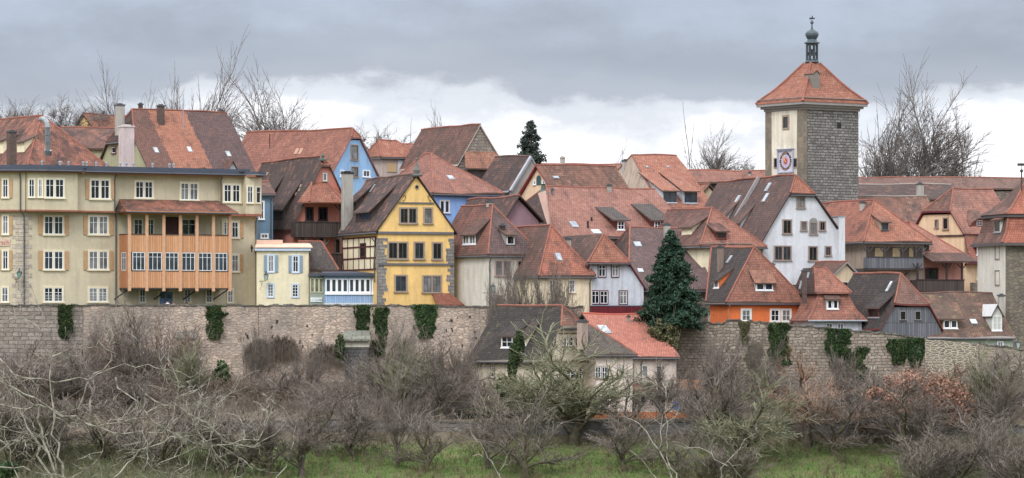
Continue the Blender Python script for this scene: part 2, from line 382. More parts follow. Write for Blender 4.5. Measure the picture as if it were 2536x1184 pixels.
class House:
    """front wall from photo x0 to x1, its left corner at depth Y; th turns the plan so that the left side shows (th > 0) or the right (th < 0)"""
    def __init__(s, name, label, cat, x0, x1, Y, yb, ye, th, d, wall, group=None, root=None, ye2=None, extra=0.0):
        s.P = at(x0, yb, Y); t = R(th)
        s.u = Vector((math.cos(t), math.sin(t), 0)); s.v = Vector((-math.sin(t), math.cos(t), 0))
        k = (x1-CX)/F; s.w = (k*s.P.y-s.P.x)/(s.u.x-k*s.u.y); s.d = d
        s.zb = s.P.z-extra; s.ze = Zat(ye, Y); s.ze2 = Zat(ye2, Y+s.w*math.sin(t)) if ye2 else s.ze
        s.wall = wall; O = Vector((s.P.x, s.P.y, s.zb)); s.O = O
        s.root = root or empty(name, O+s.u*s.w/2+s.v*s.d/2, label, cat, group)
        s.F = Face(O, s.u, -s.v); s.L = Face(O+s.v*d, -s.v, -s.u); s.R = Face(O+s.u*s.w, s.v, s.u)
        s.planes = {}
    def q(s, a, b, z): p = s.O+s.u*a+s.v*b; return Vector((p.x, p.y, z))
    def box(s):
        MB().prism([s.q(0, 0, s.zb), s.q(s.w, 0, s.zb), s.q(s.w, s.d, s.zb), s.q(0, s.d, s.zb)], (0, 0, s.ze-s.zb)).build('wall', s.wall, s.root); return s
    def zpx(s, y, a, b): return (HY-y)*(s.O+s.u*a+s.v*b).y/F
    def roof(s, mat, yr, axis='v', ap=.5, ov=.35, og=.25, e0=(1, 0), e1=(1, 0), ax=None, rx=None, th=.16, hipmat=None, rmat=None, gut=True, verge=None, cap=True, yh=None, sidemat=None, backx=None, body=True):
        """e0 / e1 = (height fraction where the hip starts, 1 = plain gable, 0 = full hip; run of the hip in metres) at the near / far (or left / right) end.
        ax = photo x of the near ridge end, which then gives the run"""
        if axis == 'v': A, B, la, lb = s.u, s.v, s.w, s.d
        else: A, B, la, lb = s.v, s.u, s.d, s.w
        z0, z1 = (s.ze, s.ze2) if axis == 'v' else (s.ze, s.ze)
        O = s.O
        def P(a, b, z): p = O+A*a+B*b; return Vector((p.x, p.y, z))
        def solve(x, a):            # b where the point (a, b) lies on photo column x
            k = (x-CX)/F; p = O+A*a; return (k*p.y-p.x)/(B.x-k*B.y)
        am = ap*la
        f0, r0 = e0; f1, r1 = e1
        if ax is not None: r0 = solve(ax, am)
        if rx is not None: r1 = lb-solve(rx, am)
        bb = (r0 if f0 < 1 else 0)
        zr = (HY-yr)*(O+A*am+B*bb).y/F
        lo0, lo1 = z0, z1                     # the eave edge is what the photo shows
        m0 = (zr-lo0)/(am+ov); m1 = (zr-lo1)/(la-am+ov)
        z0, z1 = lo0+ov*m0, lo1+ov*m1
        def end(f, r, b_edge, sg):
            if f >= 1: return None
            zh = min(z0, z1)+f*(zr-min(z0, z1)) if f > 0 else min(z0, z1)
            if f == 0:
                return dict(zh=zh, L=(-ov, b_edge-sg*ov, lo0), R=(la+ov, b_edge-sg*ov, lo1), full=True)
            res = dict(zh=zh, full=False)
            res['L'] = ((zh-z0)/m0, b_edge-sg*og, zh) if zh > z0+.02 else (-ov, b_edge-sg*og, lo0)
            res['R'] = (la-(zh-z1)/m1, b_edge-sg*og, zh) if zh > z1+.02 else (la+ov, b_edge-sg*og, lo1)
            return res
        E0, E1 = end(f0, r0, 0, 1), end(f1, r1, lb, -1)
        rb0 = r0 if E0 else -og; rb1 = lb-r1 if E1 else lb+og
        def slope(aedge, lo, side):
            pts = []
            if E0:
                e = E0[side]
                if not E0['full'] and abs(e[0]-aedge) > .01: pts.append((aedge, -og, lo))
                pts.append(e)
            else: pts.append((aedge, -og, lo))
            pts += [(am, rb0, zr), (am, rb1, zr)]
            if E1:
                e = E1[side]; pts.append(e)
                if not E1['full'] and abs(e[0]-aedge) > .01: pts.append((aedge, lb+og, lo))
            else: pts.append((aedge, lb+og, lo))
            return pts
        up = Vector((0, 0, th))
        vm = verge or VERGE
        mb = MB(); sA0, sA1 = slope(-ov, lo0, 'L'), slope(la+ov, lo1, 'R')
        for pts in (sA0, sA1): mb.prism([P(*p) for p in pts], up, 0, 1)
        hips = []
        for E, rb in ((E0, rb0), (E1, rb1)):
            if E:
                h = [E['L'], E['R'], (am, rb, zr)]; hips.append(h)
                mb.prism([P(*p) for p in h], up, 2, 1)
        ro = mb.build('roof', [mat, vm, hipmat or mat], s.root); s.ro = ro; wobmesh(ro)
        # planes for dormers, skylights and chimneys
        nA0 = (Z*1-A*m0).normalized(); nA1 = (Z+A*m1).normalized()
        s.zr = zr+th
        s.planes['A0'] = (P(0, 0, z0)+up, nA0, -A, m0); s.planes['A1'] = (P(la, 0, z1)+up, nA1, A, m1)
        for key, E, sg, rb in (('B0', E0, 1, rb0), ('B1', E1, -1, rb1)):
            if E:
                eL = P(*E['L']); run = abs((am-0)*0+(rb-E['L'][1])); mm = (zr-E['L'][2])/max(run, .05)
                s.planes[key] = (eL+up, (Z-B*sg*mm).normalized(), -B*sg, mm)
        # ridge and hip tiles
        if cap:
            mc = MB(); mc.tube(wobline(P(am, rb0, zr+th), P(am, rb1, zr+th)), .09, 6)
            for h in hips:
                mc.tube(wobline(P(*h[0])+up, P(*h[2])+up), .09, 5); mc.tube(wobline(P(*h[1])+up, P(*h[2])+up), .09, 5)
            mc.build('ridge_cap', rmat or RIDGE, ro)
        if gut:
            mg = MB()
            mg.tube([P(-ov-.04, sA0[0][1], lo0+.02), P(-ov-.04, sA0[-1][1], lo0+.02)], .075, 6)
            mg.tube([P(la+ov+.04, sA1[0][1], lo1+.02), P(la+ov+.04, sA1[-1][1], lo1+.02)], .075, 6)
            for E, sg in ((E0, 1), (E1, -1)):
                if E:
                    l, r = P(*E['L']), P(*E['R']); mg.tube([l-B*sg*.05, r-B*sg*.05], .07, 6)
            mg.build('gutter', LEAD, ro)
        # body under the roof
        if not body: return s
        eps = .06
        def prof(E, b):
            pts = [P(0, b, s.zb), P(la, b, s.zb), P(la, b, z1-eps)]
            if E and E['full']: return pts+[P(0, b, z0-eps)]
            if E:
                zh = E['zh']-eps
                if zh > z1+.03: pts.append(P(la-(zh-z1)/m1, b, zh))
                else: zh = z1-eps
                pts.append(P((E['zh']-z0)/m0, b, E['zh']-eps))
                if E['zh'] > z0+.03: pts.append(P(0, b, z0-eps))
                return pts
            return pts+[P(am, b, zr-eps), P(0, b, z0-eps)]
        mw = MB()
        mw.prism([P(0, .25, s.zb), P(la, .25, s.zb), P(la, lb-.25, s.zb), P(0, lb-.25, s.zb)], (0, 0, min(z0, z1)-s.zb-.05))
        for E, b, b2 in ((E0, .0, .25), (E1, lb, lb-.25)):
            pr = prof(E, b); mw.prism(pr, B*(b2-b))
        if z0 > z1: mw.prism([P(.003, .25, z1-.05), P(.003, lb-.25, z1-.05), P(.003, lb-.25, z0-eps), P(.003, .25, z0-eps)], A*.2)
        if z1 > z0: mw.prism([P(la-.003, .25, z0-.05), P(la-.003, lb-.25, z0-.05), P(la-.003, lb-.25, z1-eps), P(la-.003, .25, z1-eps)], -A*.2)
        s.body = mw.build('wall', s.wall, s.root)
        return s
    # ---- things on the roof
    def dormer(s, key, r, kind='shed', wm=None, rm=None, cols=1, rows=2, n=1, fm=None, m2=None, ov=.22, side=.15, tw=.07, gh=.7, tm=None, win=True, arch=False, gl=None, top=None):
        P0, N, out, m = s.planes[key]
        x0, y0, x1, y1 = r; Q = rayplane((x0+x1)/2, y1, P0, N); d = Z.cross(out).normalized()
        Fd = Face(Q, d, out); s0, s1, zb, zt = Fd.rect(x0, y0, x1, y1); h = zt-Q.z
        m2 = m2 if m2 is not None else m*.45
        wm = wm or s.wall; rm = rm or s.ro.data.materials[0]
        mb, mr = MB(), MB()
        inw = -out
        if kind == 'shed':
            if top is not None:
                gain = max((y1-top)*Q.y/F, h*1.08)
                if hasattr(s, 'zr'): gain = max(min(gain, .95*(s.zr-Q.z)), h*1.04)
                m2 = m*(1-h/gain)
            t = h/(m-m2)
            a = Fd.pt(s0, Q.z-.25)
            mb.prism([a, Fd.pt(s0, zt), Fd.pt(s0, zt)+inw*t+Z*(t*m2)], d*(s1-s0))
            mr.prism([Fd.pt(s0-side, zt-ov*m2)+out*ov, Fd.pt(s1+side, zt-ov*m2)+out*ov, Fd.pt(s1+side, zt+t*m2)+inw*t, Fd.pt(s0-side, zt+t*m2)+inw*t], (0, 0, .12), 0, 1)
        else:
            sm = (s0+s1)/2; t = (h+gh)/m+.1
            mb.prism([Fd.pt(s0, Q.z-.25), Fd.pt(s1, Q.z-.25), Fd.pt(s1, zt), Fd.pt(sm, zt+gh-(.01 if kind == 'gable' else gh)), Fd.pt(s0, zt)], inw*t)
            k = 0 if kind == 'gable' else (s1-s0)*.45
            e = side; mg = gh/((s1-s0)/2)
            for sg, c in ((1, s0-e), (-1, s1+e)):
                mr.prism([Fd.pt(c, zt-e*mg)+out*ov, Fd.pt(sm, zt+gh)+out*(ov-k), Fd.pt(sm, zt+gh)+inw*t, Fd.pt(c, zt-e*mg)+inw*t], (0, 0, .1), 0, 1)
            if k: mr.prism([Fd.pt(s0-e, zt-e*mg)+out*ov, Fd.pt(s1+e, zt-e*mg)+out*ov, Fd.pt(sm, zt+gh)+out*(ov-k)], (0, 0, .1), 0, 1)
        o = mb.build('dormer', wm, s.root); mr.build('dormer_roof', [rm, VERGE], o)
        if win:
            mf, mp, mt = MB(), MB(), MB(); g = .1
            b0, b1 = Q.z+.12, zt-.08; a0, a1 = s0+tw, s1-tw; wd = (a1-a0-g*(n-1))/n
            for i in range(n): sash(mf, mp, Fd, a0+i*(wd+g), a0+i*(wd+g)+wd, b0, b1, cols, rows, fr=.06)
            Fd.box(mt, s0-.02, s1+.02, Q.z+.02, b0, -.02, .09)
            mf.build('frame', fm or WHITE, o); mp.build('pane', gl or GL[gcount[0] % 3], o); mt.build('sill', tm or fm or WHITE, o); gcount[0] += 1
        return o
    def skylight(s, key, x, y, w=.6, h=.8, fm=None, gm=None):
        P0, N, out, m = s.planes[key]; c = rayplane(x, y, P0, N); d = Z.cross(out).normalized(); up = N.cross(d).normalized()
        if up.z < 0: up = -up
        mf, mp = MB(), MB()
        mf.box(c-d*w/2-up*h/2, d*w, up*h, N*.09); mp.box(c-d*(w/2-.07)-up*(h/2-.07), d*(w-.14), up*(h-.14), N*.10)
        o = mf.build('skylight', fm or ZINC, s.root); mp.build('pane', gm or GLS, o); return o
    def chimney(s, key, x0, x1, yt, yb, mat, cap=None, dep=None, pot=None, Yd=None):
        if Yd: c = at((x0+x1)/2, yb, Yd)
        else: c = rayplane((x0+x1)/2, yb, *s.planes[key][:2])
        wpx = (x1-x0)*c.y/F; zt = Zat(yt, c.y); dp = dep or wpx*.8
        a = abs(math.atan2(s.u.y, s.u.x)); w = wpx/(math.cos(a)+dp/wpx*math.sin(a)); dp = w*dp/wpx
        o = c-s.u*w/2-s.v*dp/2; o.z = c.z-1.2
        mb = MB(); mb.box(o, s.u*w, s.v*dp, (0, 0, zt-.22-o.z))
        q = mb.build('chimney', mat, s.root)
        mc = MB(); e = .06; mc.box(o-s.u*e-s.v*e+Z*(zt-.2199-o.z), s.u*(w+2*e), s.v*(dp+2*e), (0, 0, .12))
        if pot:
            for k in range(pot):
                pc = o+s.u*w*(k+.5)/pot+s.v*dp/2; pc.z = zt-.1; mc.lathe(pc, [(.14, 0), (.12, .3), (.16, .32), (.16, .38), (.1, .42)], 8)
        else: mc.box(o+s.u*w*.2+s.v*dp*.2+Z*(zt-.1-o.z), s.u*w*.6, s.v*dp*.6, (0, 0, .1))
        mc.build('chimney_cap', cap or LEAD, q); return q
    def pipe(s, F_, x, y0, y1, off=.12, r=.055, kink=None, mat=None):
        a, zt = F_.sz(x, y0, off); _, zb = F_.sz(x, y1, off)
        pts = [F_.pt(a, zb, off), F_.pt(a, zt-.3, off)]
        pts += [F_.pt(a+(kink or 0), zt, off+.25)]
        MB().tube(pts, r, 6).build('downpipe', mat or LEAD, s.root)
    def band(s, F_, x0, y0, x1, y1, o1, mat, name='trim', o0=-.02):
        mb = MB(); F_.pbox(mb, x0, y0, x1, y1, o0, o1); return mb.build(name, mat, s.root)
GLS = glassy('skylight glass', (150, 158, 168), .1)
def slab(par, name, pts, mat, th=.12, mi=None, side=None):
    return MB().prism(pts, (0, 0, th), 0, 1 if side else None).build(name, [mat]+([side] if side else []), par)
def gallery(H, F_, x0, x1, yt, yb, dep, mat, posts=(), ytop=None, pmat=None, floor=True, base=.0, back=True, rail=None, pw=.14):
    """projecting wooden balcony: boarded parapet, floor, posts up to ytop and rail"""
    s0, s1, z0, z1 = F_.rect(x0, yt, x1, yb, base+dep)
    mb = MB()
    F_.box(mb, s0, s1, z0, z1, base+dep-.08, base+dep)
    F_.box(mb, s0, s0+.08, z0, z1, base, base+dep-.08); F_.box(mb, s1-.08, s1, z0, z1, base, base+dep-.08)
    o = mb.build('balcony', mat, H.root)
    mf = MB(); F_.box(mf, s0, s1, z0-.16, z0-.003, base-.02, base+dep); F_.box(mf, s0-.05, s1+.05, z1+.003, z1+.08, base+dep-.12, base+dep+.05); mf.build('balcony_floor', pmat or mat, o)
    for x in posts:
        mp = MB(); a, _ = F_.sz(x, yt, base+dep); _, zt = F_.sz(x, ytop, base+dep)
        F_.box(mp, a-pw/2, a+pw/2, z1+.08, zt, base+dep-.18, base+dep-.04)
        for sg in (-1, 1):
            q = F_.pt(a, zt-.55, base+dep-.11); mp.tube([q, F_.pt(a+sg*.5, zt-.03, base+dep-.11)], .05, 4)
        mp.build('post', pmat or mat, o)
    return o
def mansard(H, levels, mat, mats=None, cap=True, name='roof', thin=True):
    """stacked roof: levels = [(inset_left, inset_right, inset_front, inset_back, z)] from the eave up"""
    mb = MB(); rings = []
    for (l, r, f, b, zz) in levels:
        rings.append([H.q(l, f, zz), H.q(H.w-r, f, zz), H.q(H.w-r, H.d-b, zz), H.q(l, H.d-b, zz)])
    bs = len(mb.v)
    for rg in rings: mb.v += rg
    for i in range(len(rings)-1):
        for k in range(4):
            j = (k+1) % 4; mb.f.append([bs+i*4+k, bs+i*4+j, bs+(i+1)*4+j, bs+(i+1)*4+k]); mb.m.append((mats or {}).get((i, k), 0))
    mb.f.append([bs+k for k in range(4)][::-1]); mb.f.append([bs+(len(rings)-1)*4+k for k in range(4)]); mb.m += [0, 0]
    return mb, rings
# ================================================================ palette
T_RED = tile('orange red roof tiles', (168, 98, 78), (146, 84, 70), (182, 120, 100), alt=.3, da=.22, seed=1)
T_RED2 = tile('weathered red roof tiles', (158, 92, 76), (118, 80, 72), (176, 112, 92), alt=.5, da=.45, seed=2)
T_PINK = tile('pale red roof tiles', (172, 112, 98), (150, 98, 88), (182, 130, 116), alt=.35, da=.3, seed=3)
T_BROWN = tile('brown roof tiles', (104, 78, 72), (132, 84, 74), (150, 100, 86), alt=.5, da=.4, seed=4)
T_DARK = tile('dark brown roof tiles', (86, 70, 68), (108, 80, 74), (140, 90, 78), alt=.4, da=.45, seed=5)
T_PURP = tile('purple brown roof tiles', (114, 90, 90), (100, 78, 78), (126, 98, 94), alt=.3, da=.25, seed=6)
T_PATCH = tile('patched red and black roof tiles', (162, 94, 76), (76, 62, 62), (176, 108, 88), alt=.75, da=.65, seed=7)
T_MIX = tile('mottled brown red tiles', (146, 96, 82), (112, 86, 78), (166, 116, 98), alt=.7, da=.6, seed=8)
T_MOSS = tile('mossy brown tiles', (108, 84, 74), (124, 94, 80), (158, 108, 90), alt=.5, da=.5, seed=9, moss=.75)
T_GREY = tile('grey weathered tiles', (98, 90, 88), (84, 76, 74), (112, 100, 94), alt=.4, da=.35, seed=10)
T_NEW = tile('new red clay tiles', (190, 106, 90), (184, 102, 86), (196, 114, 98), alt=.15, da=.03, seed=11)
T_BLACK = tile('soot dark tiles', (70, 64, 64), (84, 72, 70), (100, 80, 74), alt=.4, da=.4, seed=12, moss=.15)
T_HIP = tile('faded orange tiles', (166, 106, 86), (150, 102, 88), (180, 124, 104), alt=.5, da=.5, seed=13)
P_BEIGE = plaster('beige render', (200, 190, 166), amt=.05)
P_CREAM = plaster('cream render', (234, 224, 194), amt=.10)
P_CREAM2 = plaster('pale cream render', (212, 208, 198), amt=.25)
P_YELLOW = plaster('yellow render', (234, 196, 130), amt=.16)
P_WHITE = plaster('white render', (208, 211, 218), amt=.14)
P_BLUEWHITE = plaster('pale blue render', (200, 206, 216), amt=.25)
P_BLUE = plaster('bright blue render', (138, 172, 224), amt=.2)
P_BLUE2 = plaster('sky blue render', (150, 188, 226), amt=.25)
P_SLATEBLUE = plaster('slate blue render', (112, 140, 166), amt=.2)
P_SALMON = plaster('salmon render', (202, 134, 120), amt=.2)
P_PURPLE = plaster('mauve render', (148, 120, 130), amt=.2)
P_ORANGE = plaster('orange render', (222, 120, 72), amt=.18)
P_STUCCO = plaster('old pinkish stucco', (176, 160, 146), (120, 104, 92), .55)
P_GREY = plaster('grey cement render', (158, 154, 150), amt=.5)
P_SAND = plaster('sand render', (204, 186, 160), amt=.3)
P_PEACH = plaster('peach render', (222, 194, 162), amt=.2)
P_PINKW = plaster('pinkish white render', (224, 210, 200), amt=.25)
P_GREEN = plaster('pale green render', (168, 182, 168), amt=.3)
P_OLIVE = plaster('greenish render', (166, 164, 136), amt=.3)
P_STONEWALL = stone('house rubble stone', (136, 126, 116), (108, 102, 98), bw=.4, bh=.24, rubble=True, dirt=.5)
BRICK = stone('chimney brick', (118, 96, 90), (94, 80, 78), (128, 118, 110), .24, .09, .0, .012, dirt=.5)
CONC = plaster('chimney cement', (172, 168, 162), (96, 90, 88), .65)
PALEPINK = plaster('pale pink cement', (196, 180, 180), amt=.25)
BRTRIM = plain('brown red painted wood', (108, 60, 56), .7, .12)
DKTRIM = plain('dark brown trim', (66, 54, 54), .7, .15)
LIMEWASH = plain('cream painted surround', (226, 216, 190), .85, .06)
BLTRIM = plain('pale blue trim', (196, 212, 232), .75, .06)
GREYWOOD = boards('weathered grey boards', (124, 126, 132), (100, 102, 110), .17, (48, 48, 52))
WOODNEW = boards('new larch boards', (216, 166, 128), (198, 146, 108), .2, (160, 112, 80))
WOODSIDE = boards('orange larch boards', (194, 140, 104), (180, 124, 90), .16, (104, 62, 40))
WOODPOST = plain('larch post', (208, 166, 134), .7, .12, 4)
SHUTW = plain('ochre brown shutters', (188, 154, 120), .75, .12, 4)
SHUTG = plain('grey blue shutters', (142, 158, 172), .7, .08)
MAROON = boards('maroon boards', (112, 44, 52), (98, 38, 46), .18, (58, 22, 28))
MARFR = plain('maroon paint', (92, 42, 48), .6, .1)
SLATE = plain('dark roofing felt', (70, 76, 90), .6, .12, 1.5, .4)
COPPER = plain('pinkish sheet metal', (222, 186, 166), .5, .08, 1.5, .4)
STEEL = plain('stainless steel flue', (130, 136, 140), .25, .1, 3, .6, .7)
BLACK = plain('black iron', (40, 40, 44), .5, .1)
# ================================================================ A: the long beige building on the left
A = House('beige_building', 'long beige flat-roofed building with ochre shutters and a wooden two-storey gallery', 'building', 58, 636, 300, 760, 424, 28, 11, P_BEIGE, extra=.6)
r = A.root
A.box()
wing = House('wing', None, None, -90, 58, 300.25, 760, 424, -3, 11, P_BEIGE, root=r, extra=.6)
wq = [wing.q(0, 0, wing.zb), wing.q(wing.w, 0, wing.zb), A.q(0, 11, wing.zb), wing.q(0, 11, wing.zb)]
MB().prism(wq, (0, 0, A.ze-wing.zb-.01)).build('wing_wall', P_BEIGE, r)
# projecting top storey with canted bays
zs = A.F.sz(300, 523, .35)[1]
def up(a, o): p = A.F.pt(a, 0, o); return p
sx = lambda x, o=.35: A.F.sz(x, 500, o)[0]
pts = [A.F.pt(sx(58), zs, -.1), A.F.pt(sx(58)+.3, zs, .4), A.F.pt(sx(68, .5), zs, .5), A.F.pt(sx(110, 1.1), zs, 1.1), A.F.pt(sx(192, 1.1), zs, 1.1), A.F.pt(sx(193, .4), zs, .4), A.F.pt(sx(285), zs, .4), A.F.pt(sx(286), zs, -.1)]
MB().prism(pts, (0, 0, A.ze-zs-.005)).build('upper_storey', P_BEIGE, r)
zr_ = A.F.sz(600, 530, .35)[1]
pts2 = [A.F.pt(sx(546), zr_, -.1), A.F.pt(sx(546), zr_, .35), A.F.pt(sx(600), zr_, .35), A.F.pt(sx(608, 1), zr_, 1.0), A.F.pt(sx(630, 1), zr_, 1.0), A.F.pt(sx(648, .3), zr_, .3), A.F.pt(sx(648, .3), zr_, -.1)]
MB().prism(pts2, (0, 0, A.ze-zr_-.006)).build('upper_storey', P_BEIGE, r)
wz = MB(); wing.F.box(wz, -.1, wing.w+.2, zs, A.ze-.02, -.05, .35); wz.build('upper_storey', P_BEIGE, r)
tr = MB()
tr.prism([p+A.F.n*.12-Z*.14 for p in pts[1:7]]+[pts[7]-Z*.14, pts[0]-Z*.14], (0, 0, .138))
wing.F.box(tr, -.1, wing.w+.2, zs-.14, zs-.002, 0, .45)
tr.build('cornice', plain('brown painted cornice', (150, 100, 84), .7, .1), r); tr = MB()
tr.prism([p+A.F.n*.1-Z*.2 for p in pts2[1:6]]+[pts2[6]-Z*.2, pts2[0]-Z*.2], (0, 0, .198))
tr.build('cornice', plain('brown painted cornice', (150, 100, 84), .7, .1), r)
rb = MB(); ov = .55
outl = [wing.F.pt(0, 0, .9), wing.F.pt(wing.w, 0, .9), A.F.pt(sx(70, .5), 0, 1.0), A.F.pt(sx(112, 1.1), 0, 1.55), A.F.pt(sx(200, 1.1), 0, 1.5), A.F.pt(sx(204, .4), 0, .95), A.F.pt(sx(540), 0, .9), A.F.pt(sx(600), 0, .95), A.F.pt(sx(632, 1), 0, 1.5), A.F.pt(sx(652, .3), 0, .8), A.F.pt(A.w+.5, 0, -11.3), A.F.pt(0, 0, -11.3), wing.F.pt(0, 0, -11.3)]
outl = [Vector((p.x, p.y, A.ze)) for p in outl]
rb.prism(outl, (0, 0, .30)); cen = sum(outl, Vector())/len(outl)
rb.prism([cen+(p-cen)*.9+Z*.302 for p in outl], (0, 0, .22))
ro = rb.build('roof', SLATE, r)
MB().tube([p+Z*.02+(p-cen).normalized()*.06 for p in outl[:10]], .08, 6).build('gutter', LEAD, ro)
fm = MB(); fm.prism([cen+(p-cen)*.985-Z*.13 for p in outl], (0, 0, .128)); fm.build('fascia', plain('reddish fascia', (150, 104, 84), .7), ro)
for x in (104, 148, 150, 170, 206, 215, 238, 264, 298, 313, 330, 378, 420, 430):
    c = A.F.pt(A.F.sz(x, 408, -3.0)[0], A.ze+.4, -3.0); c = at(x, 405, c.y); c.z = A.ze+.45
    MB().lathe(c, [(.13, 0), (.08, .12), (.07, .42), (.11, .44), (.11, .56), (.05, .6)], 8).build('vent_pipe', ZINC, ro)
mq = MB()
Qm = stone('corner quoins', (200, 188, 172), (172, 164, 156), (184, 174, 156), .7, .34, .03, .03, dirt=.3)
for i in range(20):
    a = A.zb+.2+i*.4; w1 = .75 if i % 2 else .45
    if a+.36 > zs-.2: break
    A.F.box(mq, -.003, w1, a, a+.36, 0, .02); wing.F.box(mq, wing.w-(.95 if i % 2 else .65), wing.w+.01, a, a+.36, 0, .02)
mq.build('quoins', Qm, r)
kw = dict(tm=LIMEWASH, tw=.13, n=2, cols=2, rows=1, rowpos=[.66])
window(r, A.F, (221, 442, 274, 496), off=.4, shut=SHUTW, sw=.34, **kw)
for y0, y1 in ((532, 584), (619, 671)):
    window(r, A.F, (106, y0, 159, y1), shut=SHUTW, sw=.4, **kw); window(r, A.F, (217, y0, 270, y1), shut=SHUTW, sw=.38, **kw)
window(r, A.F, (106, 709, 158, 751), bars=True, **kw); window(r, A.F, (217, 710, 268, 751), bars=True, **kw)
window(r, A.F, (109, 440, 161, 493), off=1.1, **kw)
cb = Face((pts[2]), (pts[3]-pts[2]), Vector(((pts[3]-pts[2]).y, -(pts[3]-pts[2]).x, 0)))
window(r, cb, (69, 441, 88, 491), tm=LIMEWASH, tw=.09, cols=2, rows=1, rowpos=[.66]); window(r, cb, (93, 441, 107, 491), tm=LIMEWASH, tw=.09, cols=2, rows=1, rowpos=[.66])
for y0, y1, o in ((441, 492, .35), (531, 583, 0), (618, 670, 0)):
    window(r, wing.F, (4, y0, 23, y1), tm=LIMEWASH, tw=.1, cols=2, rows=1, rowpos=[.66], off=o, shut=SHUTW, sw=.26)
window(r, wing.F, (2, 709, 23, 751), tm=LIMEWASH, tw=.1, cols=2, rows=2)
for rr in ((332, 446, 381, 494), (444, 450, 493, 499)): window(r, A.F, rr, **kw)
window(r, A.F, (551, 454, 597, 504), off=.35, **kw)
cf1 = Face(pts2[3], pts2[4]-pts2[3], Vector(((pts2[4]-pts2[3]).y, -(pts2[4]-pts2[3]).x, 0)))
cf2 = Face(pts2[4], pts2[5]-pts2[4], Vector(((pts2[5]-pts2[4]).y, -(pts2[5]-pts2[4]).x, 0)))
window(r, cf1, (610, 459, 628, 505), tm=LIMEWASH, tw=.09, cols=2, rows=1, rowpos=[.66]); window(r, cf2, (633, 461, 645, 505), tm=LIMEWASH, tw=.06, cols=1, rows=1, rowpos=[.66])
for y0, y1 in ((546, 592), (628, 676)):
    window(r, A.F, (551, y0, 593, y1), shut=SHUTW, sw=.34, sh=(0, 1), **kw)
for rr in ((343, 714, 362, 752), (454, 714, 474, 752), (508, 714, 527, 752), (561, 713, 579, 752)): window(r, A.F, rr, tm=LIMEWASH, tw=.1, cols=2, rows=2, bars=True)
bd = plain('blue painted door', (96, 130, 168), .6, .08)
door(r, A.F, (391, 719, 431, 759), bd, LIMEWASH, .14)
for rr in ((330, 541, 354, 583), (362, 541, 382, 583), (449, 541, 485, 583), (548, 541, 562, 583)): window(r, A.F, rr, tm=LIMEWASH, tw=.06, cols=2, rows=1, rowpos=[.66])
door(r, A.F, (408, 538, 442, 590), plain('dark gallery door', (84, 58, 58), .6), DKTRIM, .08, glass=False)
# wooden gallery
D = 2.2; zt = A.F.sz(445, 524, D)[1]; z583 = A.F.sz(445, 582, D)[1]; z625 = A.F.sz(445, 625, D)[1]; z672 = A.F.sz(445, 671, D)[1]; zbt = A.F.sz(445, 713, D)[1]
g0, g1 = A.F.sz(320, 600, D)[0], A.F.sz(572, 600, D)[0]
mb = MB(); sides = []
for (a, b) in ((z625, z583), (zbt, z672)): A.F.box(mb, g0, g1, a, b, D-.08, D)
for e in (g0, g1-.08):
    ms = MB(); sides.append(ms)
    for (a, b) in ((z625, z583), (zbt, z672)): A.F.box(ms, e, e+.08, a, b, 0, D-.08)
    mfa = MB(); A.F.box(mfa, e, e+.08, zt-.28, zt, 0, D-.08); sides.append(mfa)
    A.F.box(ms, e, e+.08, z672, z625, 0, .5); A.F.box(ms, e, e+.08, z672, z625, D-.7, D-.08)
A.F.box(mb, g0, g1, zt-.28, zt, D-.08, D)
tw_ = (g1-g0)
bal = mb.build('gallery', WOODNEW, r)
for ms in sides: ms.build('side_boards', WOODSIDE, bal)
mf = MB()
A.F.box(mf, g0+.01, g1-.01, zbt-.12, zbt-.003, 0, D-.01); A.F.box(mf, g0-.03, g1+.03, z583+.003, z583+.07, D-.1, D+.06)
A.F.box(mf, g0+.1, g1-.1, z583-.25, z583-.1, .02, D-.1); A.F.box(mf, g0-.01, g1+.01, z672-.03, z672+.03, D-.06, D+.04)
for e in (g0-.03, g1-.09): A.F.box(mf, e, e+.12, z583+.003, z583+.07, 0, D-.1)
mf.build('rail', plain('dark metal rail', (74, 66, 64), .5), bal)
for x in (320, 363, 405, 446, 487, 528, 569):
    a = A.F.sz(x, 600, D)[0]; mp = MB(); A.F.box(mp, a-.13, a+.13, zbt-.28, zt-.28, D+.002, D+.10); mp.build('post', WOODPOST, bal)
for i in range(6):
    xa, xb = (328, 367, 409, 450, 491, 532)[i], (359, 401, 442, 483, 524, 563)[i]
    s0, s1, _, _ = A.F.rect(xa, 627, xb, 669, D); m1, m2 = MB(), MB()
    sash(m1, m2, A.F, s0, s1, z672+.02, z625-.02, 3, 1, fr=.06, mu=.02, off=D-.04, pro=.05, rowpos=[.74])
    m1.build('frame', WHITE, bal); m2.build('pane', GLB, bal)
Ls = Face(A.F.pt(g0, 0, 0), A.F.n, -A.u); m1, m2 = MB(), MB(); sash(m1, m2, Ls, .52, 1.48, z672+.02, z625-.02, 2, 1, off=-.04, rowpos=[.7]); m1.build('frame', WHITE, bal); m2.build('pane', GLB, bal)
rz = A.F.sz(445, 499, 0)[1]; e = .45
rp = [A.F.pt(g0-e, 0, 0), A.F.pt(g1+e+.2, 0, 0), A.F.pt(g1+e, 0, D+.5), A.F.pt(g0-e, 0, D+.5)]
for i, zz in enumerate((rz, rz, zt-.1, zt-.1)): rp[i].z = zz
rp[0] = A.F.pt(g0+.0, rz, 0); rp[1] = A.F.pt(g1-.2, rz, 0)
slab(bal, 'gallery_roof', rp, T_PATCH, .12, side=WOODSIDE)
slab(bal, 'gallery_roof', [A.F.pt(g0, rz-.05, 0), A.F.pt(g0-e, zt-.12, 0), A.F.pt(g0-e, zt-.12, D+.5), ], T_PATCH, .08)
